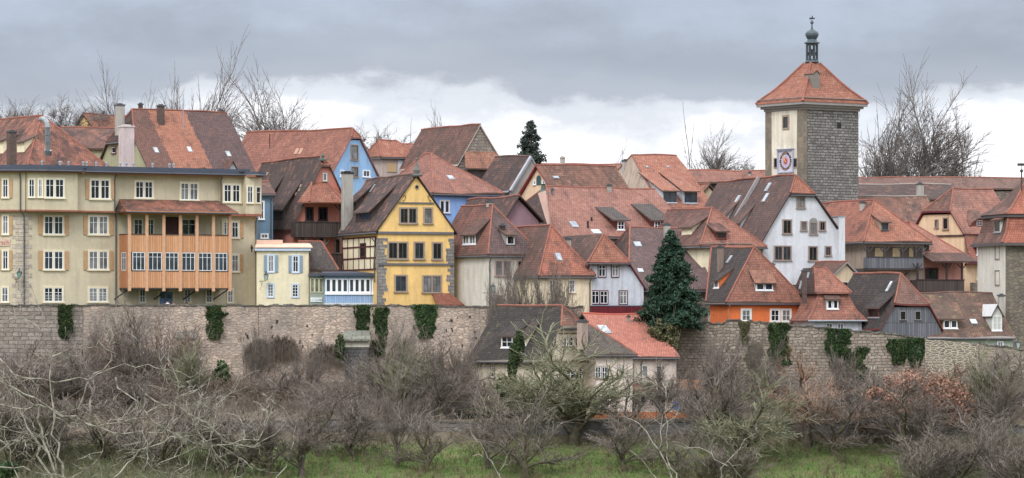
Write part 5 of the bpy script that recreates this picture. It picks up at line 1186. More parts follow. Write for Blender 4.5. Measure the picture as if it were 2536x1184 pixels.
for (o_, za_, zb2) in ((.12, MT.ze-.32, MT.ze-.1), (.35, MT.ze-.098, MT.ze+.12), (.62, MT.ze+.122, MT.ze+.36)):
    mb.prism([MT.q(-o_, -o_, za_), MT.q(w+o_, -o_, za_), MT.q(w+o_, d_+o_, za_), MT.q(-o_, d_+o_, za_)], (0, 0, zb2-za_))
mb.build('cornice', plain('tower cornice', (146, 142, 140), .8, .1), r)
cz = MT.q(w/2, d_/2, 0); zE = MT.ze+.364; H_ = Zat(157, cz.y)-zE
prof = [(1.0, 0), (.965, .06), (.86, .16), (.70, .31), (.555, .47), (.40, .66), (.27, .83), (.16, .965), (.14, 1.0)]
ex = .66; mb = MB(); rings = []
for f, h in prof:
    rings.append([cz+MT.u*((w/2+ex)*f*sx_)+MT.v*((d_/2+ex)*f*sy_)+Z*(zE+H_*h) for sx_, sy_ in ((-1, -1), (1, -1), (1, 1), (-1, 1))])
b = 0
for rg in rings: mb.v += rg
for i in range(len(rings)-1):
    for k in range(4): j = (k+1) % 4; mb.f.append([i*4+k, i*4+j, (i+1)*4+j, (i+1)*4+k]); mb.m.append(0)
mb.f += [[3, 2, 1, 0], [len(rings)*4-4+k for k in range(4)]]; mb.m += [0, 0]
ro = mb.build('roof', T_RED, r); MT.ro = ro
mb = MB()
for k in range(4): mb.tube([rg[k]+Z*.03 for rg in rings], .13, 6)
mb.build('ridge_cap', RIDGE, ro)
zg = zE+H_*.08; mb = MB()
for k in (0, 3): 
    p1, p2 = [cz+MT.u*((w/2+ex)*.97*sx_)+MT.v*((d_/2+ex)*.97*sy_)+Z*(zE+H_*.10) for sx_, sy_ in (((-1, -1), (1, -1)) if k == 0 else ((-1, 1), (-1, -1)))]
    mb.tube([p1, p2], .06, 4)
mb.build('snow_guard', plain('grey guard', (128, 116, 112)), ro)
i0 = 4; f0_, h0_ = prof[3]; f1_, h1_ = prof[5]; mm = H_*(h1_-h0_)/((d_/2+ex)*(f0_-f1_))
P0 = cz-MT.v*((d_/2+ex)*f0_)+Z*(zE+H_*h0_); MT.planes['B0'] = (P0, (Z-MT.v*mm).normalized(), -MT.v, mm)
MT.dormer('B0', (2014, 184, 2030, 219), 'gable', wm=plain('grey wood', (128, 124, 118)), gh=.3, win=False, side=.03, ov=.05, rm=T_RED2)
# lantern
zt_ = zE+H_; GC = plain('verdigris lead', (72, 84, 92), .5, .15, 4, .5); GCd = plain('dark lead', (58, 66, 74), .5, .12, 4, .5)
c = Vector((cz.x, cz.y, 0)); pz = lambda y: Zat(y, cz.y); pw = cz.y/F
mb = MB(); mb.lathe(c+Z*pz(156), [(17*pw, 0), (19*pw, 2*pw), (18*pw, 4*pw), (15*pw, 6*pw), (15*pw, 9*pw)], 8, rot=R(22)); lo_ = mb.build('lantern', GC, r)
for k in range(8):
    t = R(22+45*k); p = c+Vector((math.cos(t)*13.5*pw, math.sin(t)*13.5*pw, 0)); MB().tube([p+Z*pz(149), p+Z*pz(110)], .10, 6).build('column', GCd, lo_)
mb = MB(); mb.lathe(c+Z*pz(132), [(14.5*pw, 0), (14.5*pw, 2*pw)], 8, rot=R(22)); 
for k in range(8):
    t = R(22+45*k); t2 = R(67+45*k); p, q = [c+Vector((math.cos(a_)*13.5*pw, math.sin(a_)*13.5*pw, 0)) for a_ in (t, t2)]; mb.tube([p+Z*pz(131), q+Z*pz(131)], .05, 4)
mb.v = mb.v[16:]; nf = 10; mb.f = [[i-16 for i in f] for f in mb.f[nf:]]; mb.m = mb.m[nf:]; mb.build('rail', GCd, lo_)
mb = MB(); mb.lathe(c+Z*pz(112), [(14*pw, 0), (15*pw, 3*pw), (20*pw, 5*pw), (19*pw, 7*pw), (13*pw, 10*pw), (11*pw, 14*pw), (14*pw, 19*pw), (16.5*pw, 24*pw), (16.5*pw, 29*pw), (14*pw, 33*pw), (8*pw, 37*pw), (3*pw, 40*pw), (1.6*pw, 48*pw), (1.6*pw, 52*pw), (4*pw, 54*pw), (4.4*pw, 57*pw), (3*pw, 60*pw), (.8*pw, 62*pw), (.6*pw, 74*pw)], 16, rot=R(11)); dm = mb.build('dome', GC, lo_)
mb = MB(); q = c+Z*pz(48); mb.prism([q+Vector((x_*pw, 0, z_*pw)) for x_, z_ in ((-8, 0), (7, 1), (8, 4), (3, 3.5), (2, 7), (0, 10), (-1, 4), (-7, 5), (-5, 3))], (0, .05, 0)); mb.build('weathervane', BLACK, lo_)
mb = MB(); mb.lathe(c+Z*pz(138), [(.02, 0), (.42, .02), (.3, .35), (.12, .6), (.02, .62)], 10); mb.build('bell', GCd, lo_)
# clock
FC = MT.L; s0, s1, z0, z1 = FC.rect(1926, 370, 1965, 428, .1)
mb = MB(); FC.box(mb, s0+.1, s1-.1, z0+.1, z1-.1, .03, .09); ck = mb.build('clock', plain('clock white panel', (200, 192, 204), .7, .05), r)
mb = MB(); FC.box(mb, s0, s1, z1-.12, z1, .03, .22); FC.box(mb, s0, s1, z0, z0+.12, .03, .2); FC.box(mb, s0, s0+.12, z0+.12, z1-.12, .03, .2); FC.box(mb, s1-.12, s1, z0+.12, z1-.12, .03, .2); FC.box(mb, s0-.06, s1+.06, z1, z1+.06, .03, .3); mb.build('clock_frame', plain('pale lilac frame', (168, 176, 196), .6), ck)
ca, czz = (s0+s1)/2, (z0+z1)/2; rx_, rz_ = (s1-s0)/2-.2, (z1-z0)/2-.2; rx_ = rz_ = min(rx_, rz_)
def disc(rad, o0, o1, n=32): return MB().prism([FC.pt(ca+rad*math.cos(2*math.pi*i/n), czz+rad*math.sin(2*math.pi*i/n), o0) for i in range(n)], FC.n*(o1-o0))
GOLD = plain('gilt', (216, 170, 84), .35, .1, 3, .5); CRED = plain('clock red', (178, 62, 70), .7); CBLK = plain('clock black', (40, 34, 38), .6)
disc(rx_*.98, .09, .10).build('dial', plain('dial lilac', (190, 184, 206), .7), ck); 
mr_ = MB(); mk = MB(); mg = MB()
NUM = ['XII', 'I', 'II', 'III', 'IIII', 'V', 'VI', 'VII', 'VIII', 'IX', 'X', 'XI']
for i in range(12):
    t = math.pi/2-2*math.pi*i/12; er, et = Vector((math.cos(t), math.sin(t))), Vector((math.sin(t), -math.cos(t)))
    def pp(a_, b_, o): return FC.pt(ca+er.x*a_+et.x*b_, czz+er.y*a_+et.y*b_, o)
    ri, ro_, hw = rx_*.70, rx_*.97, rx_*.17
    mk.prism([pp(ri, -hw, .10), pp(ro_, -hw*1.1, .10), pp(ro_, hw*1.1, .10), pp(ri, hw, .10)], FC.n*.012)
    st_ = NUM[i]; wch = {'I': .33, 'V': .8, 'X': .8}; tot = sum(wch[ch] for ch in st_); x_ = -tot/2; sc_ = .09
    for ch in st_:
        wc = wch[ch]; l_, rgt = (x_+.08)*sc_, (x_+wc-.08)*sc_; mid = (x_+wc/2)*sc_
        segs = {'I': [((mid, 0), (mid, 1))], 'V': [((l_, 1), (mid, 0)), ((rgt, 1), (mid, 0))], 'X': [((l_, 0), (rgt, 1)), ((l_, 1), (rgt, 0))]}[ch]
        for (b1, h1), (b2, h2) in segs: mg.tube([pp(ri+.05+h1*(ro_-ri-.1), b1, .115), pp(ri+.05+h2*(ro_-ri-.1), b2, .115)], .014, 4)
        x_ += wc
    for j in range(3):
        t2 = t+(j-1)*.17; r1, r2 = rx_*.22, rx_*(.62 if j == 1 else .52)
        c1 = [(r1, -.07), (r1, .07), (r2, .0)]
        mr_.prism([FC.pt(ca+q_*math.cos(t2+e_), czz+q_*math.sin(t2+e_), .10) for q_, e_ in c1], FC.n*.008)
mk.build('numeral_plates', CBLK, ck); mg.build('numerals', GOLD, ck); mr_.build('rays', plain('pink rays', (190, 120, 140), .7), ck); disc(rx_*.26, .10, .12, 20).build('sun_disc', CRED, ck)
mb = MB()
for ang, ln in ((R(133), .78), (R(118), .5)):
    e_ = (math.cos(ang), math.sin(ang)); mb.tube([FC.pt(ca-e_[0]*.15, czz-e_[1]*.15, .15), FC.pt(ca+e_[0]*rx_*ln, czz+e_[1]*rx_*ln, .15)], [.045, .02], 5)
mb.build('clock_hand', GOLD, ck)
# ================================================================ NN: dark-roofed house below the wall
NN = House('dark_roofed_hillside_house', 'old cream house with a huge dark mossy roof standing below the town wall', 'house', 1345, 1482, 285, 1046, 899, 48, 7.6, plaster('stained cream render', (206, 196, 176), (110, 96, 82), .6), extra=1.5)
NN.roof(tile('black mossy tiles', (66, 62, 60), (80, 72, 68), (92, 80, 74), alt=.4, da=.4, seed=48, moss=.3), 763, e0=(.585, .8), ax=1393, ov=.35, og=.2, hipmat=T_MIX, verge=plain('pale weathered verge', (150, 140, 128)))
r = NN.root
for x0 in (1392, 1408, 1424): window(r, NN.F, (x0, 834, x0+12, 858), tw=.05, cols=1, rows=2)
mb = MB(); NN.F.pbox(mb, 1350, 893, 1480, 897, 0, .08); NN.F.pbox(mb, 1385, 824, 1447, 827, 0, .06); mb.build('timber_trim', plain('brown timber', (120, 98, 80)), r)
window(r, NN.F, (1432, 910, 1442, 940), tw=.05, cols=1, rows=2); window(r, NN.F, (1400, 915, 1425, 940), tw=.06, cols=2, rows=2)
NN.dormer('A0', (1241, 831, 1272, 864), wm=P_CREAM, m2=.5, n=1, cols=2, rows=2, side=.2, tw=.1, rm=T_BLACK, top=800); NN.dormer('A0', (1290, 836, 1303, 858), wm=P_CREAM, m2=.5, n=1, cols=1, rows=2, side=.2, rm=T_BLACK, top=790)
NN.chimney(None, 1429, 1456, 791, 828, plaster('pinkish chimney', (176, 156, 146), amt=.4), Yd=287); window(r, NN.L, (1216, 908, 1226, 936), tw=.05, cols=1, rows=2)
Wg = House('wing', None, None, 1476, 1567, 286.5, 1046, 883, 12, 7, P_PINKW, root=r, extra=1.5)
Wg.roof(tile('grey brown wing tiles', (104, 94, 88), (88, 80, 78), (120, 104, 96), alt=.5, da=.4, seed=49, moss=.25), 806, 'u', e0=(1, 0), e1=(0, 2.9), ov=.3, og=1.0, gut=True)
for rr, n in (((1472, 906, 1506, 938), 2), ((1528, 903, 1542, 930), 1), ((1478, 985, 1500, 1015), 2)): window(r, Wg.F, rr, n=n, tw=.06, cols=2, rows=2, gap=.08)
# ================================================================ OO: house with the new red roof
OO = House('new_red_roof_house', 'pinkish white house with fresh bright red roof and a skylight below the wall', 'house', 1525, 1675, 290, 1046, 890, 22, 12.5, P_PINKW, extra=1.5)
OO.roof(T_NEW, 784, 'u', ov=.3, og=.25, rmat=plain('new ridge tiles', (186, 100, 84)))
r = OO.root
for rr in ((1588, 903, 1606, 934), (1622, 904, 1640, 936), (1622, 975, 1637, 1004), (1584, 975, 1600, 1003)): window(r, OO.F, rr, tw=.06, tm=P_PINKW, cols=1, rows=1)
OO.skylight('A0', 1496, 817, .8, 1.4, gm=glassy('bright skylight glass', None)); OO.pipe(OO.F, 1588, 893, 957, off=.12); OO.pipe(OO.F, 1568, 893, 1040, off=.12)
OO.chimney(None, 1553, 1560, 779, 790, CONC, Yd=296)
zt_, zb_ = OO.F.sz(1585, 952, 0)[1], OO.F.sz(1585, 971, 1.3)[1]; a0, a1 = OO.F.sz(1562, 960, 0)[0], OO.F.sz(1596, 960, 0)[0]
slab(r, 'porch_roof', [OO.F.pt(a0, zt_, 0), OO.F.pt(a0+.5, zt_, 0), OO.F.pt(a1+.6, zb_, 1.3), OO.F.pt(a0-.1, zb_, 1.3)], T_NEW, .1)
an = MB(); s0, s1, z0, z1 = OO.F.rect(1673, 941, 1738, 966, -.3); OO.F.box(an, OO.w+.02, s1, z0, z1, -3, -.3); F_ = OO.F; F_.box(an, OO.w+.02, s1, z0-2.6, z0-2.4, -3, -.3)
for a in (OO.w+.1, (OO.w+s1)/2, s1-.1): F_.box(an, a-.06, a+.06, z0-2.4, z0, -.5, -.35)
ao = an.build('glazed_annex', WOODNEW, r); an = MB(); F_.box(an, OO.w+.1, s1-.1, z0-2.4, z0, -.9, -.8); an.build('pane', GLB, ao)
tz = Zat(1022, 283); mb = MB(); mb.prism([at(1462, 1020, 282.5), at(1738, 1020, 282.5), at(1738, 1020, 282.5)+Vector((0, .2, 0)), at(1462, 1020, 282.5)+Vector((0, .2, 0))], (0, 0, -.9))
o = mb.build('terrace_fence', boards('rust orange boards', (176, 110, 74), (160, 96, 64), .2, (90, 56, 40)), None, origin=at(1600, 1041, 282.5)); tag(o, 'rust orange board fence round the terrace of the red-roofed house', 'fence')
o = MB().cbox(at(1677, 1014, 283.6), .5, .5, .7).tube([at(1669, 1012, 283.6), at(1669, 985, 283.6)], .04, 5).build('water_butt', plain('blue plastic', (62, 108, 180), .5), None, origin=at(1677, 1014, 283.6)); tag(o, 'small blue barrel on the terrace beside the wooden annex', 'barrel')
# ================================================================ terrain
def interp(t, x):
    if x <= t[0][0]: return t[0][1]
    for (a, b), (c, d) in zip(t, t[1:]):
        if x <= c: return b+(d-b)*(x-a)/(c-a)
    return t[-1][1]
WY = [(-400, 296.5), (0, 298.6), (58, 298.8), (640, 305.0), (760, 304.6), (1000, 302.6), (1240, 300.8), (1450, 299.0), (1680, 297.5), (2000, 295.5), (2300, 293.8), (2536, 291.5), (3000, 289)]
WT = [(-400, 757), (640, 758), (1000, 758), (1240, 762), (1450, 762), (1451, 806), (1680, 804), (1794, 802), (1795, 795), (1900, 800), (1993, 809), (2127, 822), (2294, 839), (2424, 852), (2536, 868), (3000, 905)]
ZT = [(-400, .6), (1440, .6), (1500, -.6), (1680, -.9), (2000, -1.2), (2300, -2.2), (2536, -3.2)]
from mathutils import noise
def ground(X, Y):
    p = CX+F*X/max(Y, 60); p = max(-900, min(3400, p)); wy = interp(WY, p); n = noise.noise(Vector((X*.08, Y*.08, 0)))
    if Y > wy+1.5: return interp(ZT, p)+min(max(0, Y-wy-8), 62)*.13-max(0, Y-420)*.05+(n*.3 if Y > wy+6 else 0)
    foot = -4.9 if p < 1400 else (-6.2 if p < 1700 else -5.2)
    if Y > 274:
        t = min(1, (Y-274)/(wy-274)); z = -7.35+(foot+7.35)*t
        z += n*.5*max(0, min(1, (wy-Y)/3))*min(1, (Y-274)/3)
        if 1350 < p < 1780 and Y > 276: z = min(z, -7.7) if 1400 < p < 1740 else min(z, -7.0)
        return z
    if Y > 272.4: return -9.0+(Y-272.4)/1.6*1.6
    z = -9.0-(272.4-Y)*.21+n*.35*min(1, (272.4-Y)/4)
    if Y < 235: z = -9.0-(272.4-235)*.21-(235-Y)*.28
    if Y < 150: z = -9-7.85-23.8+(150-Y)*.20
    return z
def grid(name, xs, ys, mat, kind='structure'):
    vs = [(x, y, ground(x, y)) for y in ys for x in xs]; nx = len(xs)
    fs = [(j*nx+i, j*nx+i+1, (j+1)*nx+i+1, (j+1)*nx+i) for j in range(len(ys)-1) for i in range(nx-1)]
    me = bpy.data.meshes.new(name); me.from_pydata(vs, [], fs); me.materials.append(mat)
    me.polygons.foreach_set('use_smooth', [True]*len(fs))
    o = bpy.data.objects.new(name, me); COL.objects.link(o); o['kind'] = kind; return o
gm = M('grass and leaf litter', .95, .1)
n1_ = gm.noise(gm.vec(), .22, 5, .6); n2_ = gm.noise(gm.vec(), 1.6, 5, .65); n3_ = gm.noise(gm.vec(), .9, 4, .6)
gr_ = gm.mix(gm.range(n2_, .35, .65), lin((82, 102, 56)), lin((104, 120, 70)))
gr_ = gm.mix(gm.range(n3_, .5, .7, 0, .6), gr_, lin((128, 120, 98)))
lt_ = gm.mix(gm.range(n2_, .35, .65), lin((98, 88, 76)), lin((124, 114, 100)))
patch_ = gm.range(gm.noise(gm.vec(), .5, 6, .68), .52, .60, 0, .8); gr_ = gm.mix(patch_, gr_, lin((116, 110, 78)))
yy = gm.n('ShaderNodeSeparateXYZ', {0: gm.vec()}).outputs[1]
f_ = gm.range(gm.math('ADD', yy, gm.math('MULTIPLY', gm.math('SUBTRACT', n1_, .5), 6.0)), 270.0, 273.0)
col = gm.mix(f_, gr_, lt_)
gm.bump(gm.noise(gm.vec(), 3, 5, .7), .8, .2); GRM = gm.done(col)
xs = [-1500, -700, -350, -200, -140, -100]+[-80+i*1.6 for i in range(101)]+[100, 140, 200, 350, 700, 1500]
ys = [-300, -60, 0, 40, 80, 120, 150, 180, 200, 215, 225]+[230+i*1.1 for i in range(38)]+[272, 272.4, 273.2, 274, 275]+[276+i*1.0 for i in range(50)]+[330+i*5 for i in range(20)]+[440, 500, 700, 1200, 3000]
grid('ground', xs, ys, GRM)
# ================================================================ town wall
def wallstrip(name, p0, p1, step, mat, label, topf, yf, zbot, thick=.8, jag=.12, cat='wall', capmat=None):
    rnd = random.Random(int(p0)); loc = at((p0+p1)/2, 800, yf((p0+p1)/2)); loc.z = zbot
    root = empty(name, loc, label, cat)
    n = max(1, int((p1-p0)/step)); top = []
    front = []
    for i in range(n+1):
        p = p0+(p1-p0)*i/n; y = yf(p); q = at(p, 800, y); zt = Zat(topf(p), y)+rnd.uniform(-jag, jag)*.5; front.append((q, zt))
    mb = MB(); mc = MB(); fN = Vector((0, 1, 0))
    nz = 8
    for i in range(n):
        (a, za), (b_, zb_) = front[i], front[i+1]; zm = (za+zb_)/2
        dx = (b_-a).normalized(); nn = Vector((dx.y, -dx.x, 0))
        A0, B0 = Vector((a.x, a.y, zbot)), Vector((b_.x, b_.y, zbot))
        mb.face([A0+Z*0, B0, Vector((b_.x, b_.y, zb_)), Vector((a.x, a.y, za))])
        mb.face([Vector((a.x, a.y, za)), Vector((b_.x, b_.y, zb_)), Vector((b_.x, b_.y+thick, zb_)), Vector((a.x, a.y+thick, za))])
        mb.face([Vector((b_.x, b_.y+thick, zbot)), Vector((a.x, a.y+thick, zbot)), Vector((a.x, a.y+thick, za)), Vector((b_.x, b_.y+thick, zb_))])
        L_ = (b_-a).length
        if capmat: mc.prism([Vector((a.x, a.y-.07, za)), Vector((b_.x-dx.x*.02, b_.y-.07, zb_)), Vector((b_.x-dx.x*.02, b_.y+thick+.05, zb_)), Vector((a.x, a.y+thick+.05, za))], (0, 0, rnd.uniform(.08, .17)))
    for i in (0, n):
        a, za = front[i]; mb.face([Vector((a.x, a.y, zbot)), Vector((a.x, a.y+thick, zbot)), Vector((a.x, a.y+thick, za)), Vector((a.x, a.y, za))])
    w_ = mb.build('masonry', mat, root, fix=False)
    if capmat: mc.build('coping', capmat, root)
    return root
wy = lambda p: interp(WY, p); wt = lambda p: interp(WT, p)
CAPM = stone('coping stone', (128, 124, 118), (108, 104, 98), (90, 86, 80), .8, .3, dirt=.6)
WSg = stone('dark grey wall ashlar', (164, 154, 146), (136, 128, 120), (122, 114, 106), .75, .34, .08, .03, dirt=.55)
WSp = stone('pink grey rubble', (190, 174, 160), (160, 148, 138), (176, 160, 150), .44, .22, .14, .03, pink=(204, 184, 168), dirt=.45, rubble=True)
WSr = stone('grey rubble', (172, 160, 146), (140, 130, 120), (122, 112, 102), .50, .25, .16, .035, dirt=.45)
WSc = stone('rubble in cream mortar', (158, 148, 134), (128, 122, 114), (186, 176, 158), .42, .2, .14, .07, dirt=.2, rubble=True)
WSl = stone('lower wall rubble', (146, 140, 138), (120, 114, 112), (132, 124, 120), .6, .3, .12, .04, dirt=.5, rubble=True)
wallstrip('town_wall', -150, 205, 14, WSg, 'dark grey block section of the town wall at far left below the quoined corner', wt, wy, -9, capmat=CAPM)
wallstrip('town_wall', 206, 640, 12, WSp, 'pinkish rubble town wall below the wooden gallery', wt, wy, -9, capmat=CAPM)
wallstrip('town_wall', 641, 1446, 12, WSp, 'long pinkish rubble town wall below the sun room and yellow house', wt, wy, -9, capmat=CAPM)
wallstrip('town_wall', 1590, 2290, 10, WSr, 'grey rubble town wall carrying the orange and board-clad houses', lambda p: wt(max(p, 1680)), wy, -9.5, capmat=CAPM, jag=.2)
wallstrip('town_wall', 2291, 2424, 10, WSc, 'repaired stretch of town wall with wide cream mortar joints', wt, lambda p: wy(p)-.1, -9.5, capmat=None, jag=.15)
wallstrip('town_wall', 2425, 2720, 10, stone('buff blocks', (160, 150, 134), (134, 128, 120), (166, 158, 140), .6, .3, .10, .04, dirt=.3), 'buff block town wall sloping down at the right edge', wt, wy, -9.5, capmat=CAPM)
low = lambda p: interp([(400, 1052), (860, 1040), (1180, 1048), (1450, 1046), (1700, 1046), (2050, 1050), (2536, 1056)], p)
wallstrip('retaining_wall', 400, 1175, 16, WSl, 'low grey retaining wall above the grass on the left half', low, lambda p: 273.2, -11, thick=.6, capmat=CAPM)
wallstrip('retaining_wall', 1176, 2560, 16, stone('lower wall blocks', (142, 138, 138), (112, 110, 112), (126, 120, 118), .9, .36, .08, .03, dirt=.5), 'grey block retaining wall above the grass on the right half', low, lambda p: 273.0, -11, thick=.6, capmat=CAPM)
# rock outcrops and putlog holes in the wall
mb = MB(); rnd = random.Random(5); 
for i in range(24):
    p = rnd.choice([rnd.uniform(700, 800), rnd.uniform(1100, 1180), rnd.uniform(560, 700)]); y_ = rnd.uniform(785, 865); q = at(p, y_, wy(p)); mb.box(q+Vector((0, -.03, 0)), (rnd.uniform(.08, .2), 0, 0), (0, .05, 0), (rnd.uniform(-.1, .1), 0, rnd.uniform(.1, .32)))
# (dark blocks paint the shade of the holes; they are parts of the wall)
hw = [o for o in bpy.data.objects if o.name.startswith('town_wall') and o.get('label', '').startswith('long pinkish')][0]
mb.build('putlog_hole', plain('painted hole shade', (62, 54, 52), .95), hw)['kind'] = 'stuff'
# buttress tower
bt = empty('buttress', at(885, 960, 300.5), 'square grey buttress with a slab roof and white band on the town wall', 'buttress')
c = at(886, 850, 302.6); bw_ = 58*302/F
def bx_(c, w, d, z0, z1, mat, name, par): return MB().prism([Vector((c.x-w/2, c.y-d, z0)), Vector((c.x+w/2, c.y-d, z0)), Vector((c.x+w/2, c.y+1, z0)), Vector((c.x-w/2, c.y+1, z0))], (0, 0, z1-z0)).build(name, mat, par)
bx_(c, bw_, 2.0, -8, Zat(860, 300), stone('sooty buttress blocks', (104, 104, 104), (84, 86, 88), (70, 70, 72), .6, .3, dirt=.6), 'shaft', bt)
bx_(c, bw_+.04, 2.05, Zat(860, 300)+.001, Zat(845, 300), plaster('whitewashed stone', (196, 192, 180), amt=.4), 'white_band', bt)
zt_ = Zat(845, 300)+.002
slab(bt, 'slab_roof', [Vector((c.x-bw_/2-.35, c.y-2.35, zt_)), Vector((c.x+bw_/2+.2, c.y-2.35, zt_)), Vector((c.x+bw_/2+.0, c.y+.6, zt_+.75)), Vector((c.x-bw_/2-.2, c.y+.6, zt_+.75))], stone('slab roof stone', (140, 140, 128), (118, 120, 112), (90, 90, 84), .8, .5, dirt=.5), .14)
sb = empty('wall_ledge', at(462, 850, 302.5), 'small tiled ledge jutting from the pink town wall', 'ledge'); c = at(462, 836, 302.8)
bx_(c, 1.5, .7, Zat(905, 303), Zat(838, 303), WSp, 'pier', sb); slab(sb, 'slab_roof', [Vector((c.x-.9, c.y-.9, Zat(840, 303))), Vector((c.x+.9, c.y-.9, Zat(840, 303))), Vector((c.x+.9, c.y+.3, Zat(822, 303))), Vector((c.x-.9, c.y+.3, Zat(822, 303)))], CAPM, .12)
bs = empty('bird_box', at(2158, 912, 293.8), 'small pale stone box hanging on the rubble wall at right', 'box'); c = at(2161, 915, 293.9)
MB().cbox((c.x, c.y-.1, c.z), .3, .35, .42).build('box_body', plain('pale box', (190, 182, 172)), bs); MB().cbox((c.x, c.y-.1, c.z+.421), .42, .5, .06).build('box_lid', CONC, bs)
# picket fence on the lower terrace at right
fe = empty('picket_fence', at(2160, 1046, 274.5), 'pale weathered picket fence above the lower wall at right', 'fence'); mb = MB(); Yf = 273.9
for i in range(56):
    q = at(2062+i*3.4, 1052, Yf); mb.box(q, (.05, 0, 0), (0, .03, 0), (0, 0, .75+.05*((i*7) % 3)))
mb.build('pickets', plain('grey pickets', (142, 138, 132)), fe); mb = MB()
for y_ in (1034, 1046): a, b_ = at(2060, y_, Yf), at(2254, y_, Yf); mb.box(a+Vector((0, .035, 0)), b_-a, (0, .05, 0), (0, 0, .06))
mb.build('rail', plain('grey pickets', (142, 138, 132)), fe)
# ================================================================ people behind the wall
def person(px, py_head, Y, label, hair, coat, face_dir, seated=False):
    top = at(px, py_head, Y); foot = top.z-1.55; s = 1.72
    root = empty('person', Vector((top.x, top.y, foot)), label, 'person'); zz = foot
    skin = plain('skin', (206, 160, 138), .6)
    sk = [(0, 0, .92), (0, 0, 1.12), (0, 0, 1.38), (0, .0, 1.47), (0, 0, 1.56), (0, 0, 1.66)]; vr = [.14, .13, .15, .06, .09, .075]
    ed = [(i, i+1) for i in range(5)]
    def chain(start, pts, rs):
        k = start
        for p, r_ in zip(pts, rs): sk.append(p); vr.append(r_); ed.append((k, len(sk)-1)); k = len(sk)-1
    for sg_ in (-1, 1):
        chain(0, [(sg_*.1, 0, .88), (sg_*.11, 0, .48), (sg_*.11, .02, .08), (sg_*.11, -.14, .03)], [.10, .065, .045, .04])
        chain(2, [(sg_*.19, 0, 1.40), (sg_*.25, -.06, 1.12), (sg_*.20, -.28, 1.08), (sg_*.17, -.36, 1.09)], [.06, .045, .035, .03])
    me = bpy.data.meshes.new('person_body'); me.from_pydata([(a, b_, c_-.06) for a, b_, c_ in sk], ed, [])
    o = bpy.data.objects.new('body', me); COL.objects.link(o); o.parent = root; o.rotation_euler = (0, 0, face_dir)
    md = o.modifiers.new('skin', 'SKIN'); md.use_smooth_shade = True
    for i, rr_ in enumerate(vr): me.skin_vertices[0].data[i].radius = (rr_, rr_)
    me.skin_vertices[0].data[0].use_root = True
    o.modifiers.new('sub', 'SUBSURF').levels = 1; me.materials.append(skin)
    def rot(m, name, mat): q = m.build(name, mat, None, smooth=True, origin=(0, 0, 0)); q.parent = root; q.rotation_euler = (0, 0, face_dir); return q
    m = MB(); m.lathe((0, 0, 0), [(.17, .80), (.185, 1.0), (.20, 1.25), (.19, 1.34), (.09, 1.42)], 12)
    for sg_ in (-1, 1): m.tube([(sg_*.17, 0, 1.33), (sg_*.26, -.05, 1.06), (sg_*.21, -.25, 1.02)], [.075, .065, .055], 8)
    rot(m, 'coat', coat)
    m = MB(); m.lathe((0, .025, 0), [(.06, 1.42), (.105, 1.50), (.11, 1.58), (.08, 1.65), (.02, 1.675)], 12); rot(m, 'hair', hair)
    m = MB(); m.tube([(0, -.085, 1.54), (0, -.125, 1.50)], [.012, .02], 5)
    for sg_ in (-1, 1): m.tube([(sg_*.10, 0, 1.54), (sg_*.115, 0, 1.48)], .018, 5)
    rot(m, 'nose_and_ears', skin)
    for sg_ in (-1, 1):
        m = MB(); m.lathe((sg_*.035, -.088, 1.535), [(.002, -.01), (.012, 0), (.002, .01)], 6); rot(m, 'eye', BLACK)
    return root
HB = plain('black hair', (34, 30, 34), .5)
person(415, 746, wy(415)+1.35, 'person with dark hair and pale top standing behind the wall at the blue door', HB, plain('pale top', (222, 222, 216), .8), R(-35))
person(430, 749, wy(430)+1.45, 'person with fair face and grey jacket behind the wall, right of the dark-haired one', plain('brown hair', (96, 74, 60), .6), plain('grey jacket', (104, 112, 112), .8), R(40))
person(462, 751, wy(462)+1.35, 'person with a dark cap, head just above the wall right of the blue door', HB, plain('navy coat', (52, 54, 66), .8), R(10))
# ================================================================ vegetation
class Tw:
    """fast mesh for branches: polyline tubes with few sides"""
    def __init__(s): s.v = []; s.f = []
    def limb(s, pts, rs, n=3):
        b = len(s.v)
        for i, p in enumerate(pts):
            d = pts[min(i+1, len(pts)-1)]-pts[max(i-1, 0)]
            a = d.cross(Vector((.3, .2, .9)))
            if a.length < 1e-6: a = Vector((1, 0, 0))
            a.normalize(); c = d.cross(a).normalized()
            for k in range(n):
                t = 2*math.pi*k/n; q = p+(a*math.cos(t)+c*math.sin(t))*rs[i]; s.v.append(q[:])
        for i in range(len(pts)-1):
            for k in range(n):
                l = (k+1) % n; s.f.append((b+i*n+k, b+i*n+l, b+(i+1)*n+l, b+(i+1)*n+k))
    def leaf(s, p, r, rnd, up=.0):
        a = Vector((rnd.uniform(-1, 1), rnd.uniform(-1, 1), rnd.uniform(-1, 1)+up)).normalized()
        c = a.cross(Vector((rnd.uniform(-1, 1), rnd.uniform(-1, 1), rnd.uniform(-1, 1)))).normalized()
        b = len(s.v); s.v += [(p-a*r)[:], (p+c*r*.55)[:], (p+a*r)[:], (p-c*r*.55)[:]]; s.f.append((b, b+1, b+2, b+3))
    def mesh(s, name, mat, smooth=True):
        me = bpy.data.meshes.new(name); me.from_pydata(s.v, [], s.f); me.materials.append(mat)
        if smooth: me.polygons.foreach_set('use_smooth', [True]*len(s.f))
        return me
